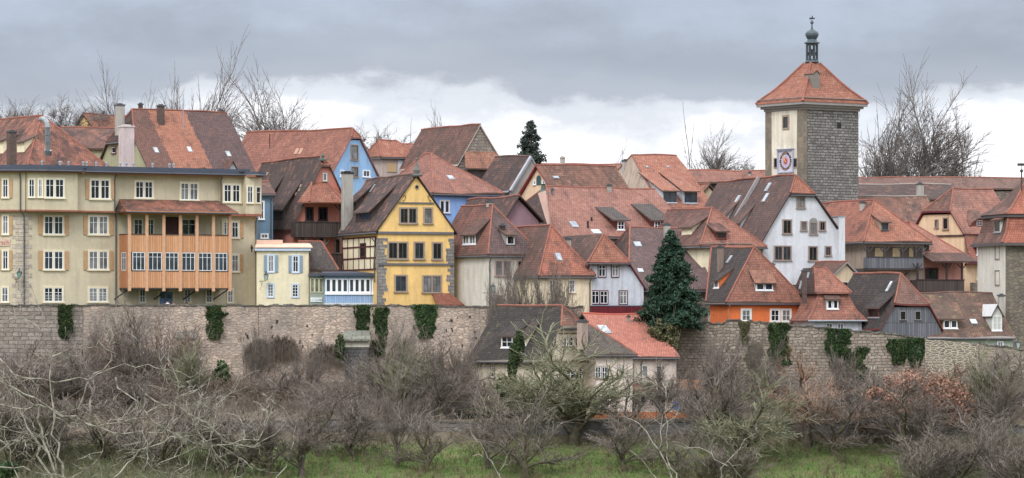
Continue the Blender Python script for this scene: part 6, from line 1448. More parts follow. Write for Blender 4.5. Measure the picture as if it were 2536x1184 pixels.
def grow(tw_big, tw_fine, rnd, p, d, L, r, lev, maxlev, nch, wig, upb, spread, lr, fine_from, tips=None, rmin=.007, seg=None):
    n = seg or max(3, min(8, int(5-lev*.5)))
    pts = [p.copy()]; rs = [r]; q = p.copy(); dd = d.normalized(); taper = .55 if lev < maxlev else .25
    for i in range(n):
        dd = (dd+Vector((rnd.gauss(0, wig), rnd.gauss(0, wig), rnd.gauss(0, wig)+upb))).normalized()
        q = q+dd*(L/n); pts.append(q.copy()); rs.append(max(rmin*.6, r*(1-(1-taper)*(i+1)/n)))
    (tw_fine if lev >= fine_from else tw_big).limb(pts, rs, 6 if lev == 0 else (4 if lev == 1 else 3))
    if lev >= maxlev:
        if tips is not None: tips.append(q.copy())
        return
    k = nch[lev]
    for i in range(k):
        t = rnd.uniform(.35 if lev == 0 else .2, 1.0); j = min(n-1, int(t*n)); f = t*n-j
        s0 = pts[j].lerp(pts[j+1], f); base = (pts[j+1]-pts[j]).normalized()
        ax = Vector((rnd.gauss(0, 1), rnd.gauss(0, 1), rnd.gauss(0, 1))); ax = (ax-base*ax.dot(base)).normalized()
        a = rnd.uniform(spread*.6, spread*1.25); nd = base*math.cos(a)+ax*math.sin(a)
        grow(tw_big, tw_fine, rnd, s0, nd, L*lr*rnd.uniform(.7, 1.15)*(1-.25*t), max(rmin, rs[j]*rnd.uniform(.45, .62)), lev+1, maxlev, nch, wig*1.08, upb, spread, lr, fine_from, tips, rmin)
    # the leader carries on
    grow(tw_big, tw_fine, rnd, pts[-1], dd, L*lr, rs[-1], lev+1, maxlev, nch, wig, upb, spread*.9, lr, fine_from, tips, rmin)
PROTO = {}
def bare_proto(key, seed, H, trunk_r, nch=(6, 5, 5, 4), wig=.14, upb=.05, spread=.75, lr=.68, trunk_frac=.3, stems=1, lean=.12, m_tr=None, m_tw=None, rmin=.012, tips=None):
    rnd = random.Random(seed); big, fine = Tw(), Tw()
    for s_ in range(stems):
        d = Vector((rnd.gauss(0, lean), rnd.gauss(0, lean), 1)); 
        if stems > 1: d = Vector((rnd.gauss(0, .45), rnd.gauss(0, .45), 1))
        r0 = trunk_r*(1 if stems == 1 else rnd.uniform(.5, 1))
        grow(big, fine, rnd, Vector((rnd.gauss(0, .2)*(stems > 1), rnd.gauss(0, .2)*(stems > 1), -.4)), d, H*trunk_frac, r0, 0, len(nch), nch, wig, upb, spread, lr, 2, tips, rmin)
    # fix the overall height
    zs_ = sorted(v[2] for v in fine.v); zmax = zs_[int(len(zs_)*.992)]; k = H/zmax
    for t in (big, fine): t.v = [(a*k, b*k, c*k) for a, b, c in t.v]
    if tips is not None:
        for i, p in enumerate(tips): tips[i] = p*k
    n_ = len(fine.v); mx_, my_, mz_ = (sum(v[i] for v in fine.v)/n_ for i in range(3))      # stand the crown over its foot
    for t in (big, fine): t.v = [(a-mx_*min(1.3, max(0, c/mz_)), b-my_*min(1.3, max(0, c/mz_)), c) for a, b, c in t.v]
    ws = sorted(abs(v[0]) for v in fine.v); PW_ = 2*ws[int(len(ws)*.96)]
    PROTO[key] = (big.mesh(key+'_trunk', m_tr), fine.mesh(key+'_twigs', m_tw), H, PW_); return key
BK1 = bark('grey brown bark', (92, 84, 78), (120, 114, 104)); TW1 = bark('brown grey twigs', (108, 100, 94), (138, 128, 120))
TW2_ = bark('greenish twigs', (114, 116, 94), (142, 140, 116)); TW3_ = bark('reddish twigs', (116, 101, 90), (142, 126, 114)); TWs = bark('skyline twigs', (106, 100, 98), (128, 122, 118))
TWo = bark('orange brown twigs', (134, 110, 94), (156, 128, 110)); TWp = bark('pale lichen bark', (176, 171, 160), (108, 100, 92), 6.0); BKo = bark('old bark', (84, 76, 68), (110, 106, 84)); TWd = bark('bramble stems', (104, 95, 86), (132, 121, 110))
bare_proto('orchard', 11, 8.0, .14, (6, 5, 4, 4), .15, .04, .72, .74, .28, m_tr=BKo, m_tw=TW1, rmin=.014)
bare_proto('orchard_green', 12, 8.0, .12, (7, 5, 5, 4), .15, .03, .72, .76, .25, m_tr=BKo, m_tw=TW2_, rmin=.014)
bare_proto('ash', 13, 14, .22, (8, 5, 4, 4), .10, .06, .50, .72, .32, m_tr=BK1, m_tw=TW1, rmin=.014)
bare_proto('willow', 14, 9, .14, (6, 4, 4, 3), .10, .08, .50, .74, .26, stems=3, m_tr=BKo, m_tw=TW1, rmin=.014)
bare_proto('rust', 15, 9, .13, (9, 6, 5, 4), .10, .05, .62, .66, .40, m_tr=BK1, m_tw=TWo, rmin=.012)
bare_proto('sky_round', 16, 9, .12, (11, 6, 5, 4), .08, .01, .48, .72, .46, m_tr=TWs, m_tw=TWs, rmin=.012)
bare_proto('sky_wide', 36, 9, .13, (12, 6, 5, 4), .09, .0, .56, .73, .42, m_tr=TWs, m_tw=TWs, rmin=.012)
bare_proto('sky_tall', 17, 9, .10, (9, 6, 4, 3), .08, .06, .42, .70, .38, m_tr=TWs, m_tw=TWs, rmin=.014)
bare_proto('sky_curly', 18, 7, .11, (9, 6, 5, 3), .20, .0, .7, .72, .4, m_tr=TWs, m_tw=TWs, rmin=.014)
bare_proto('sky_pole', 33, 10, .07, (16, 3, 2), .06, .05, .6, .22, .85, m_tr=TWs, m_tw=TWs, rmin=.018)
bare_proto('orchard_b', 31, 8.0, .14, (7, 5, 4, 4), .14, .05, .66, .74, .3, m_tr=BK1, m_tw=TW1, rmin=.014)
bare_proto('ash_b', 32, 14, .2, (8, 5, 4, 4), .09, .07, .45, .72, .3, m_tr=BK1, m_tw=TW2_, rmin=.014)
bare_proto('shrub', 19, 3.2, .05, (5, 5, 4), .22, .05, .8, .72, .42, stems=6, m_tr=TW1, m_tw=TW1, rmin=.014)
bare_proto('shrub_red', 20, 3.2, .05, (5, 5, 4), .22, .05, .8, .72, .42, stems=6, m_tr=TW3_, m_tw=TW3_, rmin=.014)
bare_proto('shrub_grey', 21, 3.0, .05, (5, 5, 4), .28, .02, .9, .72, .40, stems=6, m_tr=TWd, m_tw=TWd, rmin=.014)
bare_proto('sapling', 22, 8, .08, (9, 6, 4, 2), .10, .12, .5, .62, .46, stems=3, m_tr=TW1, m_tw=TW1, rmin=.014)
bare_proto('tall_sapling', 37, 8, .09, (10, 6, 5, 3), .09, .10, .5, .66, .48, stems=3, m_tr=TW1, m_tw=TW1, rmin=.016)
bare_proto('fan', 38, 9, .13, (8, 6, 5, 4), .09, .04, .55, .74, .28, m_tr=BKo, m_tw=TW1, rmin=.012)
bare_proto('shrub_olive', 23, 3.2, .05, (5, 5, 4), .22, .05, .7, .72, .42, stems=6, m_tr=TW2_, m_tw=TW2_, rmin=.014)
def plant(key, X, Y, zb, sc, rz, name, label, cat='tree', group=None, sz=1.0, sxy=1.0, mat=None):
    bigm, finem, H, PW_ = PROTO[key]; k = sc
    if sxy > 5: sxy = (sxy*Y/F)/PW_/k     # a width in photo pixels
    root = empty(name, Vector((X, Y, zb)), label, cat, group); root.rotation_euler = (0, 0, rz); root.scale = (k*sxy, k*sxy, k*sz)
    a = bpy.data.objects.new('trunk', bigm); b = bpy.data.objects.new('crown', finem)
    for o in (a, b): COL.objects.link(o); o.parent = root
    return root
def plantpx(key, px, ytop, ybase, Y, name, label, cat='tree', group=None, sxy=1.0, rz=0, ground_snap=True):
    X = (px-CX)/F*Y; zt = Zat(ytop, Y); zb = ground(X, Y)-.1 if ground_snap else Zat(ybase, Y)
    if ybase is not None and not ground_snap: zb = Zat(ybase, Y)
    h = zt-zb; return plant(key, X, Y, zb, h/PROTO[key][2], rz, name, label, cat, group, sxy=sxy)
# ---- skyline trees behind the town
sk = [('sky_curly', -30, 268, 372, 'curly bare tree on the far left skyline at the picture edge'), ('sky_curly', 32, 262, 376, 'second curly bare tree on the far left skyline'),
      ('sky_curly', 92, 262, 380, 'third curly bare tree on the left skyline, above the steel flue'), ('sky_curly', 150, 252, 384, 'tallest curly bare tree above the patched hip roof'),
      ('sky_curly', 212, 262, 388, 'curly bare tree just left of the orange roofed little house'), ('sky_round', 305, 222, 400, 'round bare tree behind the brick chimney of the three-coloured roof'),
      ('sky_round', 522, 188, 392, 'tall round bare tree above the big three-coloured roof'), ('sky_tall', 455, 232, 402, 'slim bare tree left of the tall round one over the three-coloured roof'),
      ('sky_wide', 662, 203, 386, 'wide bare tree standing alone right of the three-coloured roof'), ('sky_curly', 905, 318, 402, 'low gnarled bare tree above the sky blue gable'),
      ('sky_curly', 960, 322, 404, 'low gnarled bare tree above the grey pink house'), ('sky_tall', 1088, 287, 420, 'faint bare tree behind the barn ridge'),
      ('sky_pole', 1022, 300, 410, 'thin birch-like sapling left of the barn'), ('sky_tall', 1532, 385, 402, 'small bare tree beside the orange red twin dormer roof'),
      ('sky_wide', 1775, 330, 396, 'spreading bare tree left of the clock tower'), ('sky_pole', 1716, 262, 398, 'tall thin bare sapling left of the clock tower'),
      ('sky_curly', 1860, 400, 400, 'small bare tree touching the left side of the clock tower'),
      ('sky_round', 2200, 250, 392, 'bare tree directly right of the clock tower'), ('sky_wide', 2300, 217, 396, 'tallest bare tree right of the clock tower'), ('sky_tall', 2372, 300, 400, 'rightmost bare tree over the covered wall')]
skw = [130, 120, 120, 130, 120, 125, 165, 100, 185, 100, 100, 70, 34, 66, 120, 46, 60, 170, 215, 120]
for i, (k, px, yt, Y, lb) in enumerate(sk):
    X = (px-CX)/F*Y; zt = Zat(yt, Y); g_ = ground(X, Y)-.2; sc_ = skw[i]*1.05*Y/F/PROTO[k][3]; asp = 1.25 if 'tall' in k else (2.0 if 'pole' in k else 1.0)
    zb = zt-PROTO[k][2]*sc_*asp
    o = plant(k, X, Y, zb, sc_, i*1.7, 'bare_tree', lb, 'tree', 'bare trees on the skyline', sz=asp)
    if zb > g_:
        tk = Tw(); tk.limb([Vector((0, 0, (g_-zb)/sc_/asp)), Vector((.1, 0, (g_-zb)/sc_/asp*.5)), Vector((0, 0, .0))], [.30, .26, .22], 7); q = bpy.data.objects.new('lower_trunk', tk.mesh('lower_trunk', BK1)); COL.objects.link(q); q.parent = o
# ---- conifers and leafy masses
def conifer(px, yt, yb, Y, half, label, mat, name='conifer', n=90, droop=.25, dens=1.0, leafsz=.16, seed=1, power=.8, prof=None, rough=.25):
    rnd = random.Random(seed); X = (px-CX)/F*Y; zb = Zat(yb, Y); h = Zat(yt, Y)-zb
    root = empty(name, Vector((X, Y, zb)), label, 'tree'); tr, cr = Tw(), Tw()
    tr.limb([Vector((0, 0, -1.0)), Vector((0, 0, h*.5)), Vector((0, 0, h*.97))], [.28, .18, .03], 6)
    for i in range(n):
        t = ((i+.5)/n); zz = h*(.04+.94*t); rr = half*((1-t)**power)*rnd.uniform(1-rough, 1+rough*.6)+.15
        if prof: rr = half*interp(prof, t)*rnd.uniform(1-rough, 1+rough*.5)
        for b in range(3 if t < .85 else 2):
            a = rnd.uniform(0, 2*math.pi); d = Vector((math.cos(a), math.sin(a), 0)); L_ = rr*rnd.uniform(.7, 1.05)
            p0 = Vector((0, 0, zz)); pe = p0+d*L_-Z*(L_*droop)+Z*.15; pm = p0.lerp(pe, .5)+Z*L_*.08
            tr.limb([p0, pm, pe], [.04, .025, .01], 3)
            m = int(L_*22*dens)+4
            for j in range(m):
                f = rnd.uniform(.15, 1.05)**.7; q = p0.lerp(pe, f)+Vector((rnd.gauss(0, .16), rnd.gauss(0, .16), rnd.gauss(0, .10)+.08*math.sin(f*3)))*(.6+.5*L_/half)
                cr.leaf(q, leafsz*rnd.uniform(.6, 1.3), rnd, -.2)
    for tw_, nm, mt in ((tr, 'trunk', BK1), (cr, 'crown', mat)):
        o = bpy.data.objects.new(nm, tw_.mesh(nm, mt, nm == 'trunk')); COL.objects.link(o); o.parent = root
    return root
LG = leafy('dark blue green needles', (34, 56, 46), (64, 90, 70), .9); LG2 = leafy('spruce needles', (48, 58, 54), (70, 80, 72), 1.4)
LI = leafy('ivy leaves', (44, 62, 40), (84, 100, 62), 1.5); LI2 = leafy('bright ivy', (48, 70, 46), (80, 102, 64), 1.5); LD = leafy('dry russet leaves', (146, 110, 94), (172, 134, 116), 1.2); LO = leafy('olive leaves', (84, 88, 62), (112, 108, 78), 1.4)
conifer(1662, 570, 804, 296.5, 2.75, 'large dark blue-green conifer standing between pale blue and orange houses', LG, n=130, dens=5.0, leafsz=.115, droop=.38, seed=3, prof=[(0, .92), (.12, 1.0), (.35, .86), (.6, .60), (.8, .38), (.92, .2), (1, .05)])
conifer(1315, 300, 455, 362, 1.9, 'dark spruce alone on the skyline above the grey gable', LG2, 'spruce', n=60, dens=2.2, leafsz=.13, seed=4, power=.7, rough=.45, droop=.1)
conifer(548, 897, 1000, 292, 1.1, 'small dark conical evergreen at the foot of the pink wall', LI, 'evergreen', n=50, dens=2.0, seed=5, power=.7)
def leafmass(name, label, cat, blobs, mat, n=2600, leafsz=.09, seed=1, stem=True, group=None, Yt=None):
    """blobs: (px, py, rx_px, ry_px, Y, depth_m); irregular cloud of small leaves on some stems"""
    rnd = random.Random(seed); px, py, rx, ry, Y, dp = blobs[0]; base = at(px, py+ry, Y)
    root = empty(name, base, label, cat, group); cr, st = Tw(), Tw(); tot = sum(b[2]*b[3] for b in blobs)
    for (px, py, rx, ry, Y, dp) in blobs:
        c = at(px, py, Y); ax, az = rx*Y/F, ry*Y/F; k = int(n*rx*ry/tot); off = rnd.uniform(0, 50)
        for i in range(k):
            while True:
                q = Vector((rnd.uniform(-1, 1), rnd.uniform(-1, 1), rnd.uniform(-1, 1)))
                l = q.length
                if l < .01: continue
                lim = .80+.45*noise.noise(q.normalized()*2.2+Vector((off, 0, 0)))
                if l < lim and l > lim*.45 and noise.noise(q*3+Vector((0, off, 0))) > -.28: break
            cr.leaf(c+Vector((q.x*ax, q.y*dp, q.z*az))-base, leafsz*rnd.uniform(.6, 1.35), rnd)
        for i in range(6): 
            e = c+Vector((rnd.uniform(-.6, .6)*ax, rnd.uniform(-.5, .5)*dp, rnd.uniform(-.2, .7)*az))-base; f = Vector((rnd.uniform(-.4, .4)*ax, 0, -az*1.0))+c-base
            st.limb([f, f.lerp(e, .5)+Vector((rnd.uniform(-.1, .1), 0, 0)), e], [.04, .03, .01], 3)
    for tw_, nm, mt in ((st, 'stems', BK1), (cr, 'leaves', mat)):
        o = bpy.data.objects.new(nm, tw_.mesh(nm, mt, nm == 'stems')); COL.objects.link(o); o.parent = root
    return root
def ivy(px0, y0, px1, y1, label, mat=None, n=2600, seed=1, narrow=.6, dp=.28, ls=.10):
    rnd = random.Random(seed); pc = (px0+px1)/2; Y = interp(WY, pc)-.15; mat = mat or LI
    base = at(pc, y1, Y); root = empty('ivy', base, label, 'ivy', 'ivy curtains on the town walls'); cr, st = Tw(), Tw(); off = rnd.uniform(0, 99)
    for i in range(n):
        for _ in range(30):
            f = rnd.random(); hw = (px1-px0)/2*((1-f)+narrow*f)*(1+.45*noise.noise(Vector((f*6, off, 0)))); g = rnd.uniform(-1, 1)
            if noise.noise(Vector((g*2, f*4, off))) > -.34+.4*max(0, f-.75)+.45*max(0, abs(g)-.75): break
        x = pc+g*hw+6*noise.noise(Vector((f*3, off+9, 0))); q = at(x, y0+(y1-y0)*f, Y); q.y -= rnd.random()**.7*dp*(1-.5*abs(g))-.1
        cr.leaf(q-base, ls*rnd.uniform(.6, 1.4), rnd, -.4)
    for i in range(7):
        a = at(pc+rnd.uniform(-.5, .5)*(px1-px0)*narrow, y1+4, Y+.12)-base; b = at(pc+rnd.uniform(-.8, .8)*(px1-px0)/2, y0+6, Y+.12)-base; st.limb([a, a.lerp(b, .5)+Vector((rnd.uniform(-.2, .2), 0, 0)), b], [.04, .03, .015], 3)
    for tw_, nm, mt in ((st, 'stems', BK1), (cr, 'leaves', mat)):
        o = bpy.data.objects.new(nm, tw_.mesh(nm, mt, nm == 'stems')); COL.objects.link(o); o.parent = root
for a in ((140, 755, 184, 836, 'narrow ivy curtain on the dark grey wall below the leftmost windows'), (503, 757, 557, 840, 'square ivy curtain under the right end of the wooden gallery'),
          (877, 756, 920, 830, 'ivy hanging above the square buttress, left of its thinner neighbour'), (922, 762, 962, 880, 'long thin ivy trail directly right of the buttress'),
          (1023, 755, 1085, 835, 'ivy curtain below the yellow house, widest on the long pink wall'), (1900, 800, 1958, 905, 'dense square ivy block on the grey wall under the orange house'),
          (2040, 815, 2112, 905, 'ragged ivy below the white mansard house'), (2090, 860, 2150, 955, 'ivy cascade low on the right-hand grey wall'), (2200, 840, 2250, 900, 'small upright ivy bush on the wall under the boards gable'),
          (2244, 838, 2290, 905, 'ivy beside the pale repaired masonry'), (1832, 797, 1856, 850, 'thin olive ivy strip left of the orange house windows')):
    ivy(*a[:5], seed=a[0], n=int((a[2]-a[0])*(a[3]-a[1])*1.15)+700, mat=(LO if a[0] in (1832,) else (LI2 if a[0] % 3 == 0 else LI)), narrow=.9 if a[0] == 1900 else .6)
leafmass('hedge', 'tall green hedge behind the wall right of the new red roof', 'hedge', [(1645, 825, 42, 38, 294.5, 1.2), (1665, 855, 22, 30, 294, 1.0)], LO, 5200, .11, 31)
leafmass('bush', 'evergreen bush at the foot of the pink wall, left one of a pair', 'bush', [(620, 990, 26, 28, 288, .8)], LI, 2200, .1, 32)
leafmass('bush', 'smaller evergreen bush beside its twin below the pink wall', 'bush', [(684, 988, 18, 18, 287, .6)], LI2, 1300, .1, 33)
leafmass('bush', 'dark evergreen bush in front of the buttress', 'bush', [(862, 990, 20, 24, 286, .7)], LI, 1500, .1, 34)
leafmass('bush', 'large round ivy-dark bush above the lower wall in the middle', 'bush', [(1188, 1040, 34, 38, 277, 1.0), (1150, 1030, 20, 26, 277.5, .8)], LI, 4200, .1, 35)
leafmass('ivy_tree', 'ivy-covered tree trunk in front of the dark-roofed hillside house', 'tree', [(1270, 900, 14, 60, 279, .5), (1250, 960, 26, 28, 279, .8), (1285, 860, 16, 50, 279, .5), (1262, 1000, 14, 30, 279, .5)], LI, 6000, .1, 36)
leafmass('bush', 'green shrub under the russet tree at right', 'bush', [(2340, 1050, 44, 18, 274.8, .8)], LI, 2200, .09, 37)
leafmass('bush', 'bright green bush at the bottom left corner', 'bush', [(15, 1165, 34, 24, 240, 1.0)], LI2, 1800, .09, 38)
leafmass('bush', 'ivy clump hanging on the left side of the buttress', 'bush', [(842, 860, 14, 40, 299.5, .5)], LI, 1400, .09, 39)
leafmass('bush', 'olive shrub in front of the small wall ledge', 'bush', [(462, 870, 34, 36, 296, .7)], LO, 2000, .08, 40)
leafmass('bush', 'green creeper below the conifer at the end of the grey wall', 'bush', [(1868, 880, 30, 40, 293, .5)], LO, 1800, .08, 41)
# ---- bramble domes hanging on the pink wall
for i, (px, yt, yb, wdt, lb) in enumerate([(640, 840, 930, 60, 'left bramble dome on the pink wall'), (698, 832, 925, 90, 'middle and largest bramble dome on the pink wall'), (812, 850, 935, 95, 'right bramble dome beside the buttress')]):
    rnd = random.Random(60+i); Y = interp(WY, px)-.3; base = at(px, yb, Y); root = empty('bramble', base, 'brown '+lb, 'bramble', 'brambles on the pink wall'); tw_ = Tw()
    for j in range(520):
        a = rnd.uniform(0, math.pi); rr_ = rnd.random()**.4*rnd.uniform(.75, 1.18); c0 = at(px+rnd.uniform(-.5, .5)*wdt*.5, yt+(yb-yt)*.25, Y)-base; hw = wdt/2*Y/F; vh = (yb-yt)*Y/F
        e = Vector((math.cos(a)*hw*rr_, -rnd.random()*.7, vh*(.62+.38*math.sin(a)*rr_))); dn = e+Vector((math.cos(a)*.12, -.1, -vh*rnd.uniform(.15, .45)))
        m_ = e.lerp(dn, .4)+Vector((math.cos(a)*.10, -.1, .08)); tw_.limb([Vector((e.x*.5, 0, vh*.6)), e, m_, dn], [.02, .017, .014, .010], 3)
    o = bpy.data.objects.new('stems', tw_.mesh('stems', TWd)); COL.objects.link(o); o.parent = root
# ---- undergrowth on the bank between the walls: what nobody could count
def thicket(name, label, region, n, keys_mat, hrange, seed, step=None):
    rnd = random.Random(seed); tw_ = Tw(); x0, x1, Y0, Y1 = region
    for i in range(n):
        px = rnd.uniform(x0, x1); Y = rnd.uniform(Y0, Y1 if callable(Y1) is False else Y1(px)); X = (px-CX)/F*Y
        if 1400 < px < 1740 and Y > 282: continue
        zb = ground(X, Y); h = rnd.uniform(*hrange); b = Vector((X, Y, zb-.05)); k = rnd.randint(5, 9)
        for j in range(k):
            d = Vector((rnd.gauss(0, .35), rnd.gauss(0, .35), 1)).normalized(); L_ = h*rnd.uniform(.5, 1.1)
            p1 = b+d*L_*.5; p2 = p1+(d+Vector((rnd.gauss(0, .4), rnd.gauss(0, .4), -.15))).normalized()*L_*.5
            tw_.limb([b, p1, p2], [.02, .013, .007], 3)
            for q in range(3):
                s_ = p1.lerp(p2, rnd.random()); tw_.limb([s_, s_+Vector((rnd.gauss(0, .3), rnd.gauss(0, .3), rnd.uniform(-.1, .35)))*L_*.5], [.010, .006], 3)
    o = bpy.data.objects.new(name, tw_.mesh(name, keys_mat)); COL.objects.link(o); tag(o, label, 'undergrowth', kind='stuff'); return o
thicket('undergrowth', 'brown leafless undergrowth covering the bank under the left wall', (-60, 760, 275, 297), 900, TWd, (.8, 1.9), 71)
thicket('undergrowth', 'reddish leafless undergrowth at the foot of the left wall', (60, 760, 284, 298), 600, TW3_, (1.0, 2.4), 72)
thicket('undergrowth', 'grey leafless undergrowth in the middle of the bank', (760, 1420, 275, 297), 800, TW1, (.8, 2.2), 73)
thicket('undergrowth', 'grey brown undergrowth under the right wall', (1700, 2600, 274.5, 293), 1000, TW1, (.8, 2.2), 74)
thicket('undergrowth', 'dry olive stalks on the grass slope at bottom left', (-60, 560, 240, 271), 1300, TW2_, (.6, 1.8), 75)
thicket('undergrowth', 'olive twiggy scrub at the bottom right', (2250, 2620, 245, 270), 900, TW2_, (1.0, 2.4), 76)
thicket('undergrowth', 'brown dead stalks scattered over the meadow and against the lower wall', (-20, 2600, 258, 273), 900, bark('dead stalks', (112, 102, 82), (138, 128, 104)), (.4, 1.3), 78)
# grass blades and tufts
rnd = random.Random(77); tw_ = Tw()
for i in range(26000):
    Y = rnd.uniform(250, 272.6); px = rnd.uniform(-20, 2560); X = (px-CX)/F*Y; z = ground(X, Y); h = rnd.uniform(.08, .3); a = rnd.uniform(-.5, .5)
    b = len(tw_.v); w = .04; tw_.v += [(X-w, Y, z-.02), (X+w, Y, z-.02), (X+a*h, Y+rnd.uniform(-.5, .5)*h, z+h)]; tw_.f.append((b, b+1, b+2))
o = bpy.data.objects.new('grass', tw_.mesh('grass', leafy('grass blades', (80, 102, 54), (108, 122, 74), .5))); COL.objects.link(o); tag(o, 'short green meadow grass below the lower retaining wall', 'grass', kind='stuff')
